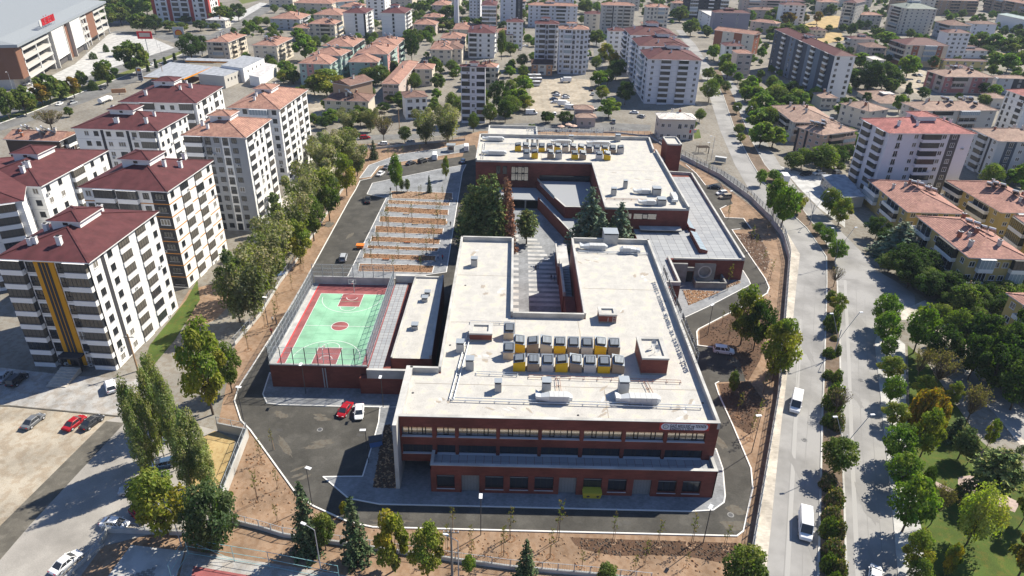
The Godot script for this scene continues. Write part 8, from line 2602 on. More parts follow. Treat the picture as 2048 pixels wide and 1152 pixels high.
	put("sheet", s5, tp)
	var gh := base("gate_house", at0(-24.4, -267.1))
	tag(gh, "small grey concrete gate house by the north entrance", "hut")
	var s6 := Shape.new()
	s6.box("concrete", -1.4, 0, -1.2, 1.4, 2.8, 1.2)
	glazing(s6, -0.9, 1.0, 0.9, 2.1, 1.22, 2, "black_frame", "dark_glass")
	put("wall", s6, gh)
	var s7 := Shape.new()
	s7.box("zinc", -1.8, 2.803, -1.6, 1.8, 3.0, 1.6)
	put("roof", s7, gh)
	var bs := base("bus_shelter", at0(82.3, -260.7), -0.4)
	tag(bs, "glass bus shelter with white frame on the corner square", "bus shelter")
	var s8 := Shape.new()
	for x in [-2.0, 2.0]:
		for z in [-0.7, 0.7]:
			s8.box("unit_white", x - 0.05, 0, z - 0.05, x + 0.05, 2.4, z + 0.05)
	put("frame", s8, bs)
	var s9 := Shape.new()
	s9.box("unit_white", -2.2, 2.403, -0.9, 2.2, 2.52, 0.9)
	put("roof", s9, bs)
	var s10 := Shape.new()
	s10.box("sky_glass", -1.95, 0.4, -0.69, 1.95, 2.2, -0.66)
	put("back_pane", s10, bs)
	var pg := base("pergola", at0(78.4, -274.0), 0.1)
	tag(pg, "small timber pergola in the walled corner garden", "pergola")
	var s11 := Shape.new()
	for x in [-2.2, 2.2]:
		for z in [-1.4, 1.4]:
			s11.box("bark", x - 0.08, 0, z - 0.08, x + 0.08, 2.4, z + 0.08)
	put("posts", s11, pg)
	for i in 8:
		var sl := Shape.new()
		sl.box("bark", -2.5, 2.4, -1.6 + i * 0.44, 2.5, 2.5, -1.42 + i * 0.44)
		put("roof_slat", sl, pg)
	var cs2 := sign_box("clinic_sign", at0(78.0, -291.7), 0.2, 3.2, 1.3, 3.2, "signal_red", "red and white sign on a post before the clinic", "sign")
	var cw := Shape.new()
	cw.box("unit_white", 0.0, 3.25, 0.2, 1.6, 4.45, 0.22)
	put("white_field", cw, cs2)
	# playground umbrellas behind the rear block
	for q in [[21.7, -300.8, "left"], [25.3, -304.3, "middle"], [27.4, -302.1, "right"]]:
		var u := base("parasol", at0(q[0], q[1]))
		tag(u, "small orange cafe parasol, " + q[2] + " of three behind the rear block", "parasol", "parasols behind the rear block")
		var su := Shape.new()
		su.tube("dry_wood", Vector3.ZERO, Vector3(0, 2.5, 0), 0.06, 0.04, 6)
		put("pole", su, u)
		var ca := Shape.new()
		ca.tube("peach", Vector3(0, 2.1, 0), Vector3(0, 2.8, 0), 1.7, 0.05, 8)
		put("canopy", ca, u)

func vehicles() -> void:
	car("sedan", "car_grey", -86.8, -97.7, 1.382, "silver grey saloon alone at the left of the gravel lot")
	car("sedan", "car_red", -79.1, -97.5, 1.294, "dark red saloon on the gravel lot left of the dark saloon")
	car("sedan", "car_dark", -76.1, -97.8, 1.225, "black saloon on the gravel lot right of the red saloon")
	car("suv", "car_white", -78.3, -108.6, 2.177, "white car half hidden by poplars on the slab yard")
	car("suv", "car_dark", -97.6, -110.0, 1.494, "black car in the shade before the nearest apartment block")
	car("sedan", "car_silver", -101.0, -110.9, 1.704, "pale blue car in the shade at the left edge")
	car("sedan", "car_white", -59.8, -74.4, -0.140, "white saloon nose to the wall under the trees")
	car("hatch", "car_red", -56.9, -76.3, -0.623, "red car with white bonnet under the leaning trees")
	car("suv", "car_silver", -60.4, -81.6, -2.863, "silver estate car parked under the poplars by the lane")
	car("hatch", "car_blue", -58.2, -87.5, -2.759, "dark blue car behind the poplar trunks")
	car("hatch", "car_white", -59.4, -94.6, -2.628, "white car partly seen between the poplar crowns")
	car("sedan", "car_white", -63.1, -67.1, 1.167, "long white saloon at the bottom of the lane")
	car("sedan", "car_red", -30.7, -103.0, -1.799, "dark red saloon on the school yard beside the white saloon")
	car("sedan", "car_white", -27.9, -102.5, -1.413, "white saloon on the school yard beside the red saloon")
	car("pickup", "car_dark", -47.0, -210.7, 1.724, "black pickup on the inner road by the plaza")
	car("suv", "car_silver", -45.5, -168.0, 1.666, "silver off-roader on the inner road near the orange cart")
	car("sedan", "car_white", -47.4, -237.2, 1.314, "white saloon in front of the parked row at the plaza's north")
	car("sedan", "car_grey", -46.2, -244.5, 1.137, "grey car half behind the slender plaza tree")
	car("sedan", "car_white", -43.4, -239.7, 1.122, "white car under the slender plaza tree")
	car("sedan", "car_dark", -38.2, -249.8, 0.858, "black saloon left of the other black car by the north pavement")
	car("suv", "car_dark", -33.9, -252.5, 0.854, "black off-roader right of the black saloon by the north pavement")
	car("van", "car_white", -29.9, -257.7, 1.637, "white van parked on the north pavement edge")
	car("van", "car_white", -18.4, -269.6, 1.636, "white van by the gate house")
	car("sedan", "car_blue", -18.7, -253.7, 1.595, "dark blue car in the shade of the rear block's corner")
	car("sedan", "car_dark", 72.6, -231.5, 3.001, "black car in the bay beside the terrace building")
	car("hatch", "car_white", 73.7, -225.6, -2.868, "white hatchback in the bay beside the terrace building")
	car("suv", "car_beige", 73.9, -221.8, -2.898, "beige off-roader in the bay nearest the tilled soil")
	car("suv", "car_white", 48.0, -126.4, -0.190, "white off-roader with raised tailgate in the east parking bay")
	car("van", "car_white", 57.4, -107.9, -2.020, "white van driving on the boulevard beside the orange shrub bed")
	car("van", "car_white", 47.7, -76.8, -1.900, "nearest white van on the boulevard below the median maple")
	car("sedan", "car_white", 54.6, -67.7, 1.072, "white car cut by the bottom edge on the boulevard")
	car("suv", "car_dark", 111.3, -248.1, -2.770, "black car by the garden wall near the white lorry")
	car("pickup", "car_white", 117.1, -249.7, -2.798, "white pickup by the garden wall near the flat roofed shop")
	car("hatch", "car_grey", 124.8, -251.4, 0.494, "grey car in the shade left of the lavender tower")
	car("sedan", "car_white", -214.8, -324.2, -1.478, "white car on the avenue behind the loaded pickup")
	car("pickup", "car_silver", -210.0, -326.6, 1.423, "pickup with dark load on the avenue")
	car("sedan", "car_dark", -211.7, -357.2, 1.438, "dark saloon on the avenue below the green banner")
	car("hatch", "car_white", -216.1, -422.0, -1.918, "white car on the far avenue lane left of the tall fuel sign")
	car("hatch", "car_silver", -207.2, -424.7, -1.694, "silver van-like car on the avenue by the canopy")
	car("sedan", "car_white", -254.9, -362.9, 1.261, "white car under the shopping hall's open ground floor")
	car("sedan", "car_dark", 22.8, -372.4, 2.723, "black car in the far parking lot's upper row")
	car("sedan", "car_white", 23.1, -367.8, 2.727, "white car just before the black car in the far lot")
	car("sedan", "car_grey", 27.8, -366.0, 0.105, "grey car right of the upper row in the far lot")
	car("sedan", "car_white", 27.6, -362.6, 0.104, "white car right of the upper row in the far lot")
	car("sedan", "car_blue", 21.1, -358.6, -3.038, "dark blue car in the far parking lot's lower row")
	car("sedan", "car_white", 21.6, -352.3, -3.040, "white car in the far parking lot's lower row by the lorry")
	car("van", "car_white", 28.6, -339.7, -0.392, "white van beside the stepped roof kiosk")
	car("van", "car_white", 9.1, -328.2, 0.096, "white van parked along the back lane behind the school")
	car("hatch", "car_white", 20.2, -328.3, 1.523, "white car between two bushes behind the school")
	car("pickup", "car_silver", 47.1, -316.4, 1.448, "pale pickup standing on the back street behind the school")
	car("sedan", "car_white", 59.5, -334.9, 2.875, "white saloon in the shade of the front maroon roofed tower")
	car("hatch", "car_silver", 61.7, -327.6, 2.348, "silver car beside the clinic's shaded side")
	car("hatch", "car_dark", 40.6, -337.9, 0.617, "dark car under the bright green tree by the far lot")
	car("sedan", "car_silver", 42.7, -372.2, 1.400, "silver car in the tree shade at the far lot's right edge")
	car("sedan", "car_dark", 43.2, -382.9, 1.389, "dark car in the tree shade at the far lot's right edge")
	car("sedan", "car_dark", -79.4, -277.7, 0.439, "dark car on the back street left of the olive trees")
	car("suv", "car_red", -61.8, -281.3, 0.433, "dark red van on the back street by the beige tree")
	car("hatch", "car_white", -52.9, -273.6, -3.059, "white car on the back street under the beige tree")
	car("hatch", "car_silver", -42.2, -276.5, -2.689, "silver car on the back street between the big trees")
	car("sedan", "car_white", -63.3, -414.3, -1.498, "white car on the lane between the terraces and the corner tower")
	car("sedan", "car_white", 258.1, -447.2, 1.798, "white car parked between the houses on the right")
	car("sedan", "car_silver", 246.9, -426.8, -1.870, "silver car on the lot by the pink striped house")
	car("sedan", "car_dark", 255.1, -446.9, -1.228, "dark car behind the white one between the right hand houses")
	car("sedan", "car_dark", 239.6, -433.1, 0.499, "dark car at the edge of the spruces on the right")
	car("sedan", "car_white", 7.9, -520.6, 2.607, "white car on the lot left of the big white tower")
	car("sedan", "car_silver", 4.2, -505.4, 1.709, "silver car below the lot left of the big white tower")
	car("sedan", "car_white", 132.5, -488.4, 1.450, "white car on the boulevard beyond the three towers")
	lorry("box", 100.8, -241.3, 1.467, "white box lorry parked at the end of the boulevard's side lot")
	lorry("tank", -196.6, -331.0, 1.537, "white tanker lorry beside the low billboard")
	lorry("box", 25.8, -345.4, -0.237, "white box lorry with faded lettering in the far parking lot")
	lorry("box", 30.0, -401.8, -3.027, "white lorry at the back of the far parking lot")
	lorry("bus", 12.3, -409.2, 0.117, "white bus, farthest of three at the far lot's corner")
	lorry("bus", 12.7, -399.8, 0.115, "white bus, middle of three at the far lot's corner")
	lorry("bus", 11.3, -390.6, 0.112, "white bus, nearest of three at the far lot's corner")

func planting() -> void:
	grove("olive", "grey green willowy tree", "in the belt along the school's west wall", 0, 13, [-61.9, -134.3, 15.1, 4.7, -58.7, -135.1, 18.2, 5.4, -59.6, -146.9, 16.8, 5.4, -66.7, -155.0, 8.6, 3.8, -60.6, -160.3, 16.3, 5.4, -60.2, -172.6, 17.0, 5.7, -66.4, -183.1, 7.9, 4.4, -61.2, -187.8, 17.3, 5.4, -60.1, -200.0, 17.5, 6.5, -55.6, -235.5, 12.3, 4.5, -66.9, -237.4, 13.3, 6.4, -71.9, -246.6, 7.7, 4.7, -63.7, -252.0, 11.6, 5.9])
	grove("lime", "yellow green tree", "in the belt along the school's west wall", 0, 2, [-56.4, -165.0, 12.7, 3.4, -55.0, -215.6, 15.0, 3.5])
	grove("mid", "mid green broadleaf tree", "in the belt along the school's west wall", 0, 3, [-59.6, -155.3, 8.6, 2.7, -56.6, -179.5, 13.4, 3.8, -55.6, -194.2, 16.4, 4.2])
	grove("lime", "yellow green tree", "at the south-west corner of the site", 0, 2, [-50.6, -72.2, 14.0, 3.8, -55.3, -101.4, 20.9, 4.3])
	grove("mid", "mid green broadleaf tree", "at the south-west corner of the site", 0, 2, [-54.7, -74.8, 9.9, 1.9, -54.2, -108.2, 11.5, 2.5])
	grove("poplar", "tall leaning poplar", "at the south-west corner of the site", 0, 9, [-51.0, -81.6, 14.2, 1.8, -48.2, -81.7, 11.2, 1.8, -50.2, -83.6, 16.1, 2.4, -58.9, -83.7, 17.2, 1.5, -59.1, -86.3, 18.5, 1.9, -55.0, -87.3, 20.8, 1.8, -61.9, -88.3, 18.3, 1.6, -58.8, -89.0, 20.2, 1.6, -58.4, -90.9, 21.6, 1.9])
	grove("juniper", "dense dark juniper tree", "at the south-west corner of the site", 0, 1, [-43.1, -71.2, 12.1, 3.9])
	grove("spruce", "dark spruce", "along the south edge wall", 0, 3, [3.4, -65.8, 8.9, 2.1, -21.5, -69.1, 12.9, 2.7, -28.8, -70.4, 14.2, 2.9])
	grove("mid", "mid green broadleaf tree", "along the south edge wall", 0, 3, [34.1, -64.9, 8.6, 3.1, 15.1, -66.1, 3.4, 1.5, -26.5, -70.8, 7.3, 1.8])
	grove("gold", "golden leaved tree", "along the south edge wall", 0, 2, [-15.8, -67.3, 11.8, 2.4, -25.0, -77.1, 3.5, 0.7])
	grove("lime", "yellow green tree", "along the south edge wall", 0, 1, [-10.6, -66.1, 11.2, 2.5])
	grove("green", "bright green broadleaf tree", "along the south edge wall", 0, 1, [-4.8, -66.9, 4.0, 0.9])
	grove("tallpine", "tall dark pine", "in the court between the school blocks", 0, 6, [-3.8, -176.3, 17.4, 4.4, -5.0, -177.9, 23.0, 5.2, -7.7, -179.5, 21.9, 5.3, -10.9, -179.3, 18.6, 4.9, -12.7, -189.2, 11.9, 4.3, -9.8, -192.0, 13.4, 5.1])
	grove("rust", "dry rust brown conifer", "in the court between the school blocks", 0, 3, [0.2, -174.9, 15.9, 2.4, -1.3, -178.2, 21.6, 2.8, -0.4, -187.0, 17.0, 2.3])
	grove("bluespruce", "blue green spruce", "in the court between the school blocks", 0, 3, [25.0, -171.4, 15.0, 5.1, 30.0, -172.0, 17.5, 6.3, 22.4, -177.1, 19.8, 7.3])
	grove("spruce", "dark spruce", "in the court between the school blocks", 0, 1, [27.5, -169.4, 13.9, 3.3])
	grove("pine", "round topped pine", "in the court between the school blocks", 0, 1, [4.9, -180.9, 10.7, 3.2])
	grove("lime", "yellow green tree", "by the parking bays east of the school", 0, 2, [55.7, -116.2, 15.4, 3.7, 52.7, -129.6, 15.3, 3.4])
	grove("dark", "dark green broadleaf tree", "by the parking bays east of the school", 0, 1, [54.9, -127.3, 12.8, 3.4])
	grove("spruce", "dark spruce", "by the parking bays east of the school", 0, 1, [58.5, -120.2, 11.3, 2.1])
	grove("mid", "mid green broadleaf tree", "by the parking bays east of the school", 0, 1, [45.5, -111.0, 6.0, 1.1])
	grove("hedge", "dark clipped shrub", "in the boulevard median", 0, 12, [47.7, -65.7, 3.4, 1.4, 48.3, -69.1, 3.4, 1.3, 50.9, -75.7, 3.7, 1.5, 61.6, -102.3, 2.9, 1.4, 64.6, -107.7, 5.8, 2.1, 68.9, -116.1, 3.4, 1.1, 67.8, -117.8, 1.9, 1.2, 71.3, -126.0, 2.1, 1.5, 73.4, -126.5, 2.7, 0.8, 76.2, -136.5, 6.8, 1.6, 76.5, -139.2, 2.8, 1.3, 82.0, -151.5, 2.8, 1.3])
	grove("lime", "yellow green tree", "in the boulevard median", 0, 2, [80.6, -144.5, 5.7, 2.0, 98.6, -289.7, 4.2, 2.0])
	grove("bare", "bare twiggy tree", "in the boulevard median", 0, 2, [64.2, -105.4, 6.1, 2.4, 85.6, -158.6, 5.8, 2.2])
	grove("rusthedge", "brownish loose shrub", "in the boulevard median", 0, 8, [49.5, -68.2, 3.4, 1.2, 50.0, -71.7, 3.5, 1.7, 52.5, -75.7, 3.3, 1.2, 52.6, -78.7, 3.1, 1.6, 54.5, -82.2, 3.6, 1.6, 54.8, -85.9, 3.3, 1.4, 62.8, -101.2, 3.9, 1.3, 75.2, -132.6, 1.3, 0.9])
	grove("mid", "mid green broadleaf tree", "in the boulevard median", 0, 4, [57.5, -89.4, 7.7, 3.1, 101.0, -301.3, 5.0, 2.5, 110.7, -338.9, 5.7, 2.5, 127.0, -381.2, 8.1, 4.0])
	grove("green", "bright green broadleaf tree", "in the boulevard median", 0, 3, [92.1, -173.7, 6.8, 2.7, 94.3, -185.2, 5.4, 2.4, 94.8, -193.2, 3.8, 1.8])
	grove("green", "bright green broadleaf tree", "on the west pavement of the boulevard", 0, 4, [84.9, -197.2, 13.5, 4.1, 84.5, -204.8, 13.4, 3.5, 90.2, -235.3, 6.1, 2.0, 96.6, -240.5, 4.4, 2.5])
	grove("lime", "yellow green tree", "on the west pavement of the boulevard", 0, 1, [93.7, -210.0, 7.3, 3.0])
	grove("lime", "yellow green tree", "on the east side of the upper boulevard", 0, 1, [104.1, -200.3, 9.6, 3.4])
	grove("mid", "mid green broadleaf tree", "on the east side of the upper boulevard", 0, 3, [104.4, -167.9, 5.7, 3.4, 115.4, -173.1, 5.0, 2.7, 104.4, -208.9, 9.0, 3.5])
	grove("bluespruce", "blue green spruce", "on the east side of the upper boulevard", 0, 1, [111.2, -177.6, 11.4, 8.2])
	grove("dark", "dark green broadleaf tree", "on the east side of the upper boulevard", 0, 7, [120.4, -150.8, 6.5, 2.7, 116.6, -151.9, 6.5, 3.3, 112.1, -153.0, 7.9, 3.5, 107.5, -154.0, 7.3, 3.8, 105.6, -159.3, 7.4, 3.6, 110.7, -182.6, 6.4, 3.1, 111.3, -190.4, 7.2, 3.4])
	grove("green", "bright green broadleaf tree", "in the pavement row along the boulevard's east kerb", 0, 7, [63.1, -76.6, 11.3, 2.9, 67.0, -85.7, 7.6, 2.7, 69.5, -92.4, 8.1, 2.9, 76.7, -109.3, 6.5, 2.1, 83.6, -125.3, 5.9, 1.7, 85.4, -131.0, 8.5, 2.9, 88.5, -138.0, 9.3, 3.1])
	grove("lime", "yellow green tree", "in the pavement row along the boulevard's east kerb", 0, 3, [60.2, -68.9, 8.9, 2.1, 74.1, -102.5, 5.6, 2.4, 80.6, -117.8, 5.8, 2.6])
	grove("mid", "mid green broadleaf tree", "in the pavement row along the boulevard's east kerb", 0, 1, [59.4, -65.9, 6.3, 1.5])
	grove("green", "bright green broadleaf tree", "in the park beyond the east pavement", 0, 1, [91.2, -128.0, 12.2, 3.0])
	grove("dark", "dark green broadleaf tree", "in the park beyond the east pavement", 0, 8, [100.4, -108.2, 12.1, 4.2, 98.8, -113.0, 12.2, 3.9, 97.6, -118.1, 11.3, 3.1, 106.4, -121.1, 12.1, 3.8, 93.3, -122.5, 10.6, 3.7, 104.3, -125.8, 11.7, 3.9, 113.4, -126.1, 14.1, 3.7, 103.2, -129.7, 8.0, 2.9])
	grove("mid", "mid green broadleaf tree", "in the park beyond the east pavement", 0, 3, [101.5, -131.6, 9.3, 3.0, 101.5, -138.1, 6.8, 2.8, 125.4, -143.7, 8.4, 3.1])
	grove("dry", "half bare brownish tree", "in the park beyond the east pavement", 0, 4, [68.6, -78.3, 8.2, 2.0, 88.2, -102.8, 9.2, 2.7, 87.8, -113.4, 9.8, 3.3, 85.9, -116.9, 8.1, 2.0])
	grove("lime", "yellow green tree", "in the park beyond the east pavement", 0, 5, [83.2, -78.6, 9.8, 1.6, 75.0, -94.0, 10.7, 2.5, 88.8, -96.9, 6.7, 1.1, 89.3, -109.4, 5.6, 1.5, 84.2, -111.6, 5.6, 2.1])
	grove("orangeball", "big rounded orange shrub", "in the park beyond the east pavement", 0, 1, [81.0, -103.6, 8.1, 3.6])
	grove("spruce", "dark spruce", "in the park beyond the east pavement", 0, 1, [83.6, -98.8, 5.5, 2.6])
	grove("globe", "clipped globe shrub", "in the park beyond the east pavement", 0, 2, [71.3, -84.1, 3.3, 0.8, 72.7, -87.3, 4.1, 1.1])
	grove("pine", "round topped pine", "in the park beyond the east pavement", 0, 3, [81.2, -84.5, 10.1, 3.6, 82.6, -92.4, 5.6, 1.1, 81.7, -93.7, 7.2, 1.8])
	grove("tallpine", "tall dark pine", "in the park beyond the east pavement", 0, 1, [87.9, -89.3, 7.4, 1.8])
	grove("rusthedge", "brownish loose shrub", "in the park beyond the east pavement", 0, 1, [77.7, -83.5, 4.1, 2.6])
	grove("willow", "pale yellow willow", "in the park beyond the east pavement", 0, 1, [72.2, -74.5, 10.6, 3.0])
	grove("gold", "golden leaved tree", "in the park beyond the east pavement", 0, 1, [65.6, -68.6, 6.7, 1.1])
	grove("orange", "orange leaved tree", "in the park beyond the east pavement", 0, 1, [76.5, -68.7, 8.6, 2.0])
	grove("far", "dull green tree", "in the avenue verge and hall forecourt", 0, 10, [-220.6, -296.8, 13.4, 4.1, -198.4, -303.9, 4.5, 2.0, -218.8, -305.4, 12.4, 4.9, -220.4, -312.4, 7.2, 3.0, -220.5, -327.5, 13.5, 5.9, -218.0, -333.8, 9.5, 3.6, -223.2, -359.4, 8.6, 2.8, -213.6, -365.2, 12.7, 5.7, -211.8, -393.5, 17.2, 8.1, -249.0, -447.2, 6.1, 3.8])
	grove("orange", "orange leaved tree", "in the avenue verge and hall forecourt", 0, 3, [-221.0, -321.7, 10.6, 4.0, -215.6, -338.2, 10.6, 3.4, -223.7, -378.9, 7.4, 2.7])
	grove("globe", "clipped globe shrub", "in the avenue verge and hall forecourt", 0, 3, [-216.0, -355.6, 5.0, 2.6, -259.4, -435.6, 4.1, 2.5, -263.9, -459.3, 5.0, 1.9])
	grove("column", "narrow dark cypress", "in the avenue verge and hall forecourt", 0, 8, [-223.7, -315.8, 2.8, 0.6, -222.1, -337.5, 2.9, 0.6, -219.4, -348.5, 3.5, 0.6, -216.8, -373.4, 3.9, 0.7, -210.3, -403.4, 4.7, 0.7, -210.5, -413.6, 5.1, 0.7, -209.3, -422.9, 4.6, 0.7, -210.6, -438.8, 4.2, 0.8])
	grove("dry", "half bare brownish tree", "in the avenue verge and hall forecourt", 0, 1, [-193.1, -281.8, 8.4, 6.3])
	grove("far", "dull green tree", "at the top left beyond the avenue", 0, 10, [-251.4, -542.1, 7.1, 6.0, -279.4, -539.9, 14.0, 8.6, -263.3, -550.1, 7.2, 5.7, -233.0, -560.4, 5.1, 4.3, -315.8, -559.4, 16.2, 7.7, -312.2, -573.6, 16.6, 9.4, -235.3, -587.3, 14.3, 9.3, -269.0, -592.4, 5.8, 5.3, -344.8, -628.6, 15.2, 8.6, -263.4, -644.6, 12.3, 6.6])
	grove("fargreen", "fresh green tree", "at the top left beyond the avenue", 0, 4, [-212.4, -585.7, 4.6, 3.2, -212.1, -603.2, 4.7, 3.3, -316.3, -602.1, 17.7, 9.9, -320.0, -633.5, 16.1, 9.5])
	grove("dark", "dark green broadleaf tree", "at the top left beyond the avenue", 0, 5, [-199.0, -437.0, 16.4, 7.1, -199.7, -454.0, 12.7, 5.5, -266.8, -534.6, 13.9, 6.4, -241.2, -553.8, 7.9, 5.6, -232.6, -611.5, 14.1, 7.2])
	grove("fargreen", "fresh green tree", "among the orange roofed houses on the upper left", 0, 3, [-130.9, -403.3, 7.8, 4.6, -131.2, -446.0, 15.6, 7.2, -155.6, -518.0, 9.0, 4.7])
	grove("lime", "yellow green tree", "among the orange roofed houses on the upper left", 0, 2, [-95.0, -353.0, 14.4, 8.5, -125.4, -380.1, 7.9, 3.5])
	grove("mid", "mid green broadleaf tree", "among the orange roofed houses on the upper left", 0, 10, [-44.4, -277.1, 7.1, 2.8, -17.0, -295.8, 8.3, 2.5, -10.2, -307.8, 10.2, 3.5, -14.8, -334.4, 10.8, 4.2, -18.7, -339.0, 6.6, 2.8, -61.2, -344.8, 3.7, 3.2, -102.4, -356.7, 10.1, 5.1, -73.0, -383.6, 10.7, 5.9, -80.5, -386.8, 8.4, 5.5, -8.2, -465.9, 18.6, 3.1])
	grove("dark", "dark green broadleaf tree", "among the orange roofed houses on the upper left", 0, 6, [-81.5, -294.8, 5.7, 3.2, -3.4, -312.6, 10.3, 3.9, -6.6, -330.4, 15.4, 4.9, -61.3, -325.1, 4.7, 3.5, -65.5, -454.8, 17.1, 5.5, -8.0, -552.2, 13.0, 5.9])
	grove("column", "narrow dark cypress", "among the orange roofed houses on the upper left", 0, 2, [-69.8, -410.7, 7.9, 2.3, -107.7, -527.3, 5.6, 1.5])
	grove("far", "dull green tree", "among the orange roofed houses on the upper left", 0, 7, [-66.2, -272.5, 7.2, 4.1, -87.4, -299.1, 5.3, 2.6, -120.4, -380.7, 7.4, 4.1, -57.1, -387.5, 7.6, 3.3, -58.4, -584.7, 9.9, 9.3, -58.9, -650.2, 12.4, 7.6, -86.6, -679.3, 12.9, 7.9])
	grove("olive", "grey green willowy tree", "among the orange roofed houses on the upper left", 0, 5, [-72.6, -265.2, 7.7, 4.6, -35.6, -276.4, 14.9, 5.7, -26.7, -278.5, 16.2, 5.9, -70.0, -288.1, 10.7, 4.5, -61.3, -291.9, 10.4, 4.1])
	grove("dry", "half bare brownish tree", "among the orange roofed houses on the upper left", 0, 1, [-52.7, -275.0, 11.2, 4.6])
	grove("spruce", "dark spruce", "among the orange roofed houses on the upper left", 0, 2, [-53.2, -255.3, 7.5, 2.3, -17.0, -365.8, 17.4, 3.9])
	grove("mid", "mid green broadleaf tree", "round the far parking lot", 0, 6, [-1.2, -324.4, 9.4, 5.1, -1.5, -356.3, 10.1, 4.0, 5.6, -408.5, 7.9, 3.5, 51.5, -440.5, 8.4, 3.6, 5.2, -440.9, 8.4, 4.0, 69.7, -504.7, 9.1, 3.6])
	grove("fargreen", "fresh green tree", "round the far parking lot", 0, 4, [45.8, -325.2, 9.0, 5.2, 2.6, -338.1, 9.7, 5.9, 5.3, -372.8, 8.9, 5.3, 48.0, -392.2, 8.8, 5.0])
	grove("lime", "yellow green tree", "round the far parking lot", 0, 2, [6.0, -334.5, 8.2, 4.2, 46.4, -361.3, 7.7, 3.6])
	grove("gold", "golden leaved tree", "round the far parking lot", 0, 2, [63.5, -451.6, 9.2, 4.1, 60.7, -471.6, 11.4, 5.4])
	grove("dark", "dark green broadleaf tree", "round the far parking lot", 0, 5, [24.2, -310.9, 6.4, 3.7, 15.2, -311.8, 6.0, 2.6, 57.1, -351.7, 12.0, 4.8, 53.8, -397.9, 8.9, 3.7, 60.1, -412.1, 10.8, 5.8])
	grove("far", "dull green tree", "round the far parking lot", 0, 7, [8.3, -294.9, 4.4, 2.2, 17.4, -314.6, 4.6, 2.3, 60.6, -530.6, 11.2, 6.6, 77.9, -537.6, 9.9, 5.2, 124.8, -621.3, 10.1, 4.3, 68.4, -629.2, 11.4, 6.9, 69.2, -717.5, 12.7, 8.3])
	grove("far", "dull green tree", "beside the upper boulevard", 0, 4, [114.3, -392.0, 8.2, 3.4, 116.1, -418.6, 7.2, 3.9, 144.0, -591.4, 13.1, 7.3, 153.0, -676.1, 13.8, 7.4])
	grove("fargreen", "fresh green tree", "beside the upper boulevard", 0, 10, [104.5, -282.3, 10.7, 5.4, 110.2, -283.4, 8.6, 5.7, 111.9, -310.4, 9.2, 5.7, 122.5, -340.0, 10.8, 5.7, 146.7, -355.4, 8.9, 5.6, 122.4, -363.6, 8.5, 3.9, 127.3, -364.1, 8.5, 4.5, 128.6, -422.9, 9.9, 5.4, 137.0, -457.6, 8.7, 4.8, 136.5, -485.3, 9.8, 5.4])
	grove("mid", "mid green broadleaf tree", "beside the upper boulevard", 0, 8, [116.7, -309.2, 10.7, 3.9, 81.9, -306.1, 5.0, 1.4, 128.3, -323.7, 7.0, 3.6, 88.4, -322.0, 6.2, 2.6, 114.4, -328.0, 8.4, 3.1, 136.5, -357.6, 10.2, 6.0, 102.9, -362.7, 11.8, 4.9, 117.5, -384.9, 6.5, 2.8])
	grove("dark", "dark green broadleaf tree", "beside the upper boulevard", 0, 1, [139.2, -349.6, 8.0, 4.8])
	grove("mid", "mid green broadleaf tree", "in the gardens of the right hand houses", 0, 8, [172.0, -229.2, 5.6, 3.0, 179.1, -243.5, 7.4, 3.5, 118.6, -252.1, 10.8, 5.7, 107.9, -253.0, 7.5, 3.9, 141.0, -282.4, 8.1, 4.3, 249.9, -366.8, 6.6, 3.4, 175.7, -358.3, 5.2, 2.7, 342.3, -480.2, 11.1, 4.9])
	grove("dark", "dark green broadleaf tree", "in the gardens of the right hand houses", 0, 9, [126.6, -258.6, 9.0, 4.2, 188.7, -369.3, 5.8, 2.5, 224.2, -379.7, 7.0, 3.3, 154.7, -372.5, 5.3, 4.2, 203.3, -399.2, 17.2, 7.3, 218.5, -400.9, 10.4, 5.4, 214.0, -405.5, 14.9, 6.9, 199.8, -407.8, 9.9, 6.2, 227.2, -486.4, 9.2, 3.8])
	grove("fargreen", "fresh green tree", "in the gardens of the right hand houses", 0, 8, [187.3, -242.0, 6.2, 2.8, 196.8, -350.1, 8.8, 3.8, 270.2, -390.4, 6.9, 3.6, 246.5, -441.3, 13.0, 6.5, 326.6, -468.2, 11.5, 6.6, 227.7, -465.8, 10.1, 5.6, 323.9, -477.9, 10.4, 5.0, 291.9, -565.0, 10.4, 7.4])
	grove("lime", "yellow green tree", "in the gardens of the right hand houses", 0, 1, [191.7, -413.6, 5.8, 2.8])
	grove("column", "narrow dark cypress", "in the gardens of the right hand houses", 0, 1, [225.6, -397.9, 5.6, 1.1])
	grove("far", "dull green tree", "in the far upper right", 0, 16, [369.7, -536.6, 11.4, 6.7, 388.3, -552.0, 11.7, 7.7, 363.1, -561.7, 11.9, 7.4, 260.3, -579.3, 3.8, 2.8, 231.8, -589.9, 10.8, 7.3, 436.6, -622.2, 8.1, 6.4, 212.0, -591.9, 9.3, 6.1, 224.8, -599.2, 11.0, 7.0, 410.7, -634.5, 7.4, 5.2, 285.4, -614.3, 8.8, 4.2, 275.0, -635.0, 5.8, 3.3, 288.2, -637.2, 6.6, 3.9, 254.3, -631.6, 4.9, 2.6, 261.4, -638.6, 3.7, 2.2, 245.7, -693.1, 12.4, 7.1, 327.9, -760.7, 10.6, 5.7])
	grove("orange", "orange leaved tree", "in the far upper right", 0, 3, [250.5, -669.4, 12.1, 6.5, 284.7, -686.6, 11.5, 3.8, 275.2, -691.6, 8.0, 3.6])
	grove("dark", "dark green broadleaf tree", "in the far upper right", 0, 2, [349.7, -529.7, 7.8, 5.7, 324.8, -784.9, 15.8, 8.2])
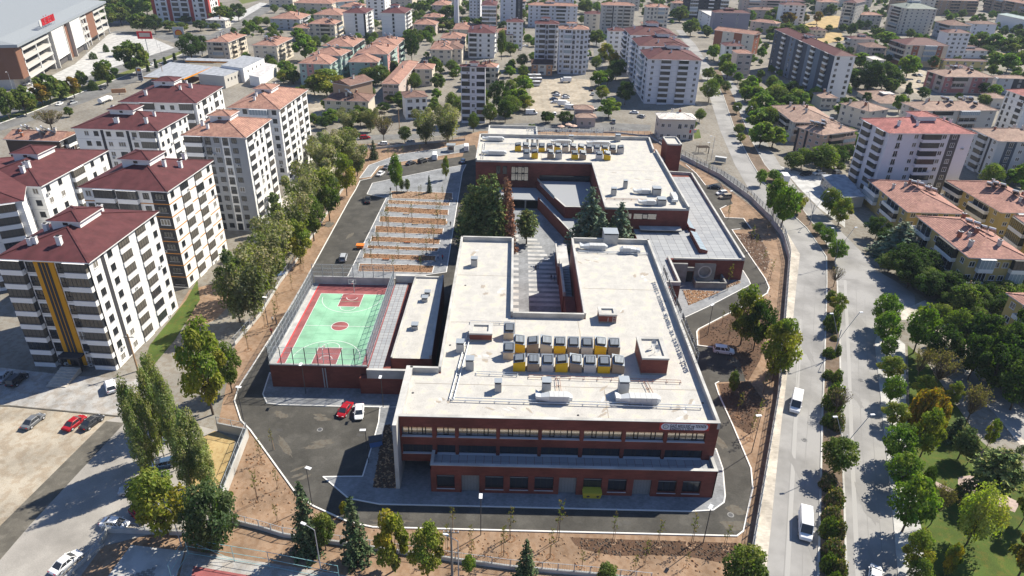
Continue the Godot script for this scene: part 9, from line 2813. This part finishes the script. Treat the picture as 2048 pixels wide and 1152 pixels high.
	grove("fargreen", "fresh green tree", "in the far upper right", 0, 3, [367.1, -548.9, 13.1, 7.6, 361.9, -580.2, 9.9, 6.8, 354.5, -588.8, 9.3, 6.9])
	grove("green", "bright green broadleaf tree", "on the plaza", 0, 1, [-38.8, -219.5, 13.3, 2.3])
	grove("lime", "yellow green tree", "on the plaza", 0, 1, [-23.4, -233.6, 8.9, 1.4])
	grove("spruce", "dark spruce", "on the plaza", 0, 1, [-27.8, -220.2, 6.4, 1.2])
	grove("pine", "round topped pine", "on the plaza", 0, 2, [-35.4, -220.7, 4.7, 1.0, -37.3, -220.6, 5.0, 0.9])
	grove("sapling", "staked sapling", "on the plaza", 0, 1, [-30.7, -220.0, 2.9, 0.5])
	grove("sapling", "thin sapling", "in the plaza planting beds", 0, 29, [-23.3, -159.9, 5.6, 0.6, -39.7, -159.7, 3.3, 0.4, -30.7, -161.0, 5.2, 0.6, -37.2, -165.1, 4.5, 0.5, -39.5, -167.4, 3.8, 0.5, -30.5, -168.5, 4.9, 0.6, -23.9, -168.8, 3.1, 0.4, -38.6, -170.6, 5.2, 0.6, -23.1, -171.4, 5.7, 0.6, -37.2, -175.8, 4.4, 0.5, -37.6, -177.2, 5.0, 0.6, -39.2, -177.7, 3.2, 0.4, -21.8, -178.7, 6.3, 0.7, -23.4, -180.0, 3.8, 0.5, -38.7, -180.5, 3.2, 0.4, -30.9, -182.3, 5.2, 0.6, -23.1, -184.9, 4.2, 0.5, -36.3, -184.9, 8.7, 0.8, -21.9, -189.4, 7.3, 0.7, -36.9, -190.4, 8.1, 0.8, -38.7, -190.3, 4.9, 0.6, -20.2, -192.5, 3.6, 0.5])
	grove("sapling", "thin sapling", "in the plaza planting beds", 22, 29, [-30.3, -194.2, 6.6, 0.7, -21.9, -197.1, 6.3, 0.7, -38.4, -205.1, 5.8, 0.6, -24.0, -206.9, 4.8, 0.6, -29.8, -209.1, 4.3, 0.5, -22.8, -215.0, 4.6, 0.5, -31.0, -217.2, 3.6, 0.5])
	grove("sapling", "thin sapling", "in the bare soil before the south facade", 0, 23, [19.3, -67.5, 4.3, 0.5, 11.7, -68.2, 4.0, 0.5, 27.3, -69.2, 3.0, 0.4, 21.2, -69.3, 5.3, 0.6, -4.5, -69.3, 4.5, 0.5, 14.4, -70.4, 1.7, 0.3, 7.2, -70.3, 6.0, 0.6, 0.2, -70.4, 6.3, 0.7, -8.2, -70.8, 6.0, 0.6, 34.1, -72.8, 4.9, 0.6, -4.8, -72.3, 4.3, 0.5, 23.9, -73.1, 5.3, 0.6, 28.9, -73.2, 6.5, 0.7, 16.9, -73.5, 6.0, 0.6, 8.6, -73.4, 8.7, 0.8, 0.1, -73.3, 3.0, 0.4, 1.2, -73.6, 6.7, 0.7, -7.8, -75.1, 4.9, 0.6, -35.2, -75.5, 4.1, 0.5, -39.6, -79.8, 7.0, 0.7, -37.4, -82.8, 4.4, 0.5, -42.1, -88.9, 5.1, 0.6])
	grove("sapling", "thin sapling", "in the bare soil before the south facade", 22, 23, [-41.1, -92.1, 4.6, 0.5])
	grove("sapling", "thin sapling", "in the soil strip east of the school", 0, 18, [45.3, -97.6, 5.9, 0.6, 47.3, -100.4, 7.1, 0.7, 44.8, -104.0, 6.0, 0.6, 45.3, -111.0, 5.6, 0.6, 52.0, -111.3, 5.6, 0.6, 57.0, -129.8, 6.6, 0.7, 50.4, -131.6, 5.3, 0.6, 50.7, -138.1, 3.9, 0.5, 56.7, -155.1, 7.8, 0.8, 69.9, -161.8, 6.0, 0.6, 70.9, -170.7, 4.6, 0.6, 71.6, -180.5, 5.1, 0.6, 70.7, -182.1, 7.2, 0.7, 78.8, -191.5, 5.0, 0.6, 64.5, -190.7, 3.0, 0.4, 69.6, -202.6, 5.1, 0.6, 73.7, -244.8, 5.2, 0.6, 70.4, -250.3, 4.3, 0.5])
	grove("sapling", "thin sapling", "in the soil strip along the west wall", 0, 12, [-56.2, -123.1, 6.4, 0.7, -55.6, -132.4, 5.9, 0.6, -52.7, -132.5, 7.3, 0.7, -55.4, -141.4, 6.8, 0.7, -54.4, -150.2, 4.3, 0.5, -54.9, -159.8, 5.1, 0.6, -54.5, -161.2, 4.1, 0.5, -55.6, -161.2, 5.9, 0.6, -55.2, -252.7, 5.9, 0.6, -47.7, -255.7, 4.4, 0.5, -42.7, -259.8, 4.4, 0.5, -36.6, -264.8, 3.1, 0.4])
	# greenery between the far houses that reads as one mass
	cover(V2([-280.9, -696.3, -37.3, -779.1, -19.3, -416.8, -14.2, -297.6, -87.1, -289.6, -134.5, -402.8, -189.0, -455.4]), 230, ["far", "fargreen", "mid"])
	cover(V2([-92.1, -795.1, 132.9, -846.6, 71.6, -427.7, 49.3, -425.1, 7.0, -434.9, -15.1, -315.9, -27.5, -500.8, -58.6, -496.4]), 190, ["far", "fargreen"])
	cover(V2([142.7, -881.0, 303.6, -844.6, 143.5, -371.4, 115.8, -332.7, 127.7, -434.5, 173.9, -693.7, 116.0, -619.8]), 170, ["far", "fargreen"])
	cover(V2([335.4, -938.5, 722.2, -1031.5, 319.1, -428.0, 205.9, -341.2, 164.7, -332.7, 141.6, -365.6]), 420, ["far", "fargreen", "dark"])
	cover(V2([132.2, -406.8, 180.5, -369.6, 134.4, -316.6, 114.0, -319.0]), 30, ["fargreen", "mid"])
	cover(V2([134.4, -316.6, 149.8, -283.1, 133.5, -253.2, 111.7, -254.5]), 20, ["mid", "dark"])
	cover(V2([198.9, -294.3, 224.1, -289.1, 176.9, -217.8, 170.8, -239.2]), 24, ["mid", "fargreen"])
	cover(V2([106.5, -168.0, 145.1, -165.5, 121.4, -130.4, 101.5, -142.6]), 40, ["dark", "mid"])
	cover(V2([109.7, -132.0, 121.4, -130.4, 106.5, -108.4, 102.5, -114.8]), 16, ["dark", "mid"])
	cover(V2([-413.1, -730.5, -354.7, -744.1, -269.0, -554.3, -324.2, -571.5]), 24, ["far", "fargreen"])
	finish_cover()

func people() -> void:
	person("walk", "cloth_dark", "cloth_dark", 7.2, -164.1, 0.3, "person in black walking in the sunlit courtyard")
	person("stand", "cloth_blue", "cloth_dark", 7.9, -165.0, -1.5, "person in dark blue beside the walker in the sunlit courtyard")
	person("talk", "cloth_dark", "cloth_blue", 11.1, -158.6, 1.4, "left person standing in the shaded courtyard by the stairs")
	person("talk", "cloth_blue", "cloth_dark", 12.0, -158.3, -1.5, "right person standing in the shaded courtyard by the stairs")
	person("stand", "cloth_dark", "cloth_dark", -41.1, -220.3, 0.2, "person in black under the slender plaza tree")
	person("talk", "cloth_dark", "cloth_dark", -20.2, -212.0, 1.5, "left of three people in shade by the farthest planting beds")
	person("stand", "cloth_white", "cloth_dark", -19.3, -212.5, -1.2, "person in white top in shade by the farthest planting beds")
	person("stand", "cloth_dark", "cloth_blue", -17.8, -210.3, -1.6, "right of three people in shade by the farthest planting beds")
	person("walk", "cloth_dark", "cloth_dark", -18.2, -192.2, 0.0, "person walking the shaded path beside the sideways bench")
	person("stand", "cloth_white", "cloth_blue", -19.7, -169.4, 0.6, "person in white at the shaded path's near end")
	person("stand", "cloth_red", "cloth_dark", -18.4, -169.1, -0.6, "person in red at the shaded path's near end")
	person("sit", "cloth_dark", "cloth_blue", -24.3, -167.6, 0.0, "person seated on the right orange bench")
	person("walk", "cloth_white", "cloth_dark", -54.4, -134.6, 0.3, "person in white walking behind the ball court")
	person("talk", "cloth_dark", "cloth_blue", -53.4, -134.0, -1.0, "person in dark top walking behind the ball court")
	person("walk", "cloth_red", "cloth_dark", -53.1, -129.5, 0.2, "person in red on the kerb behind the ball court")
	person("stand", "cloth_dark", "cloth_dark", 44.6, -303.6, 0.4, "left of two people by the pale pickup behind the school")
	person("walk", "cloth_blue", "cloth_dark", 45.3, -303.7, -0.6, "right of two people by the pale pickup behind the school")
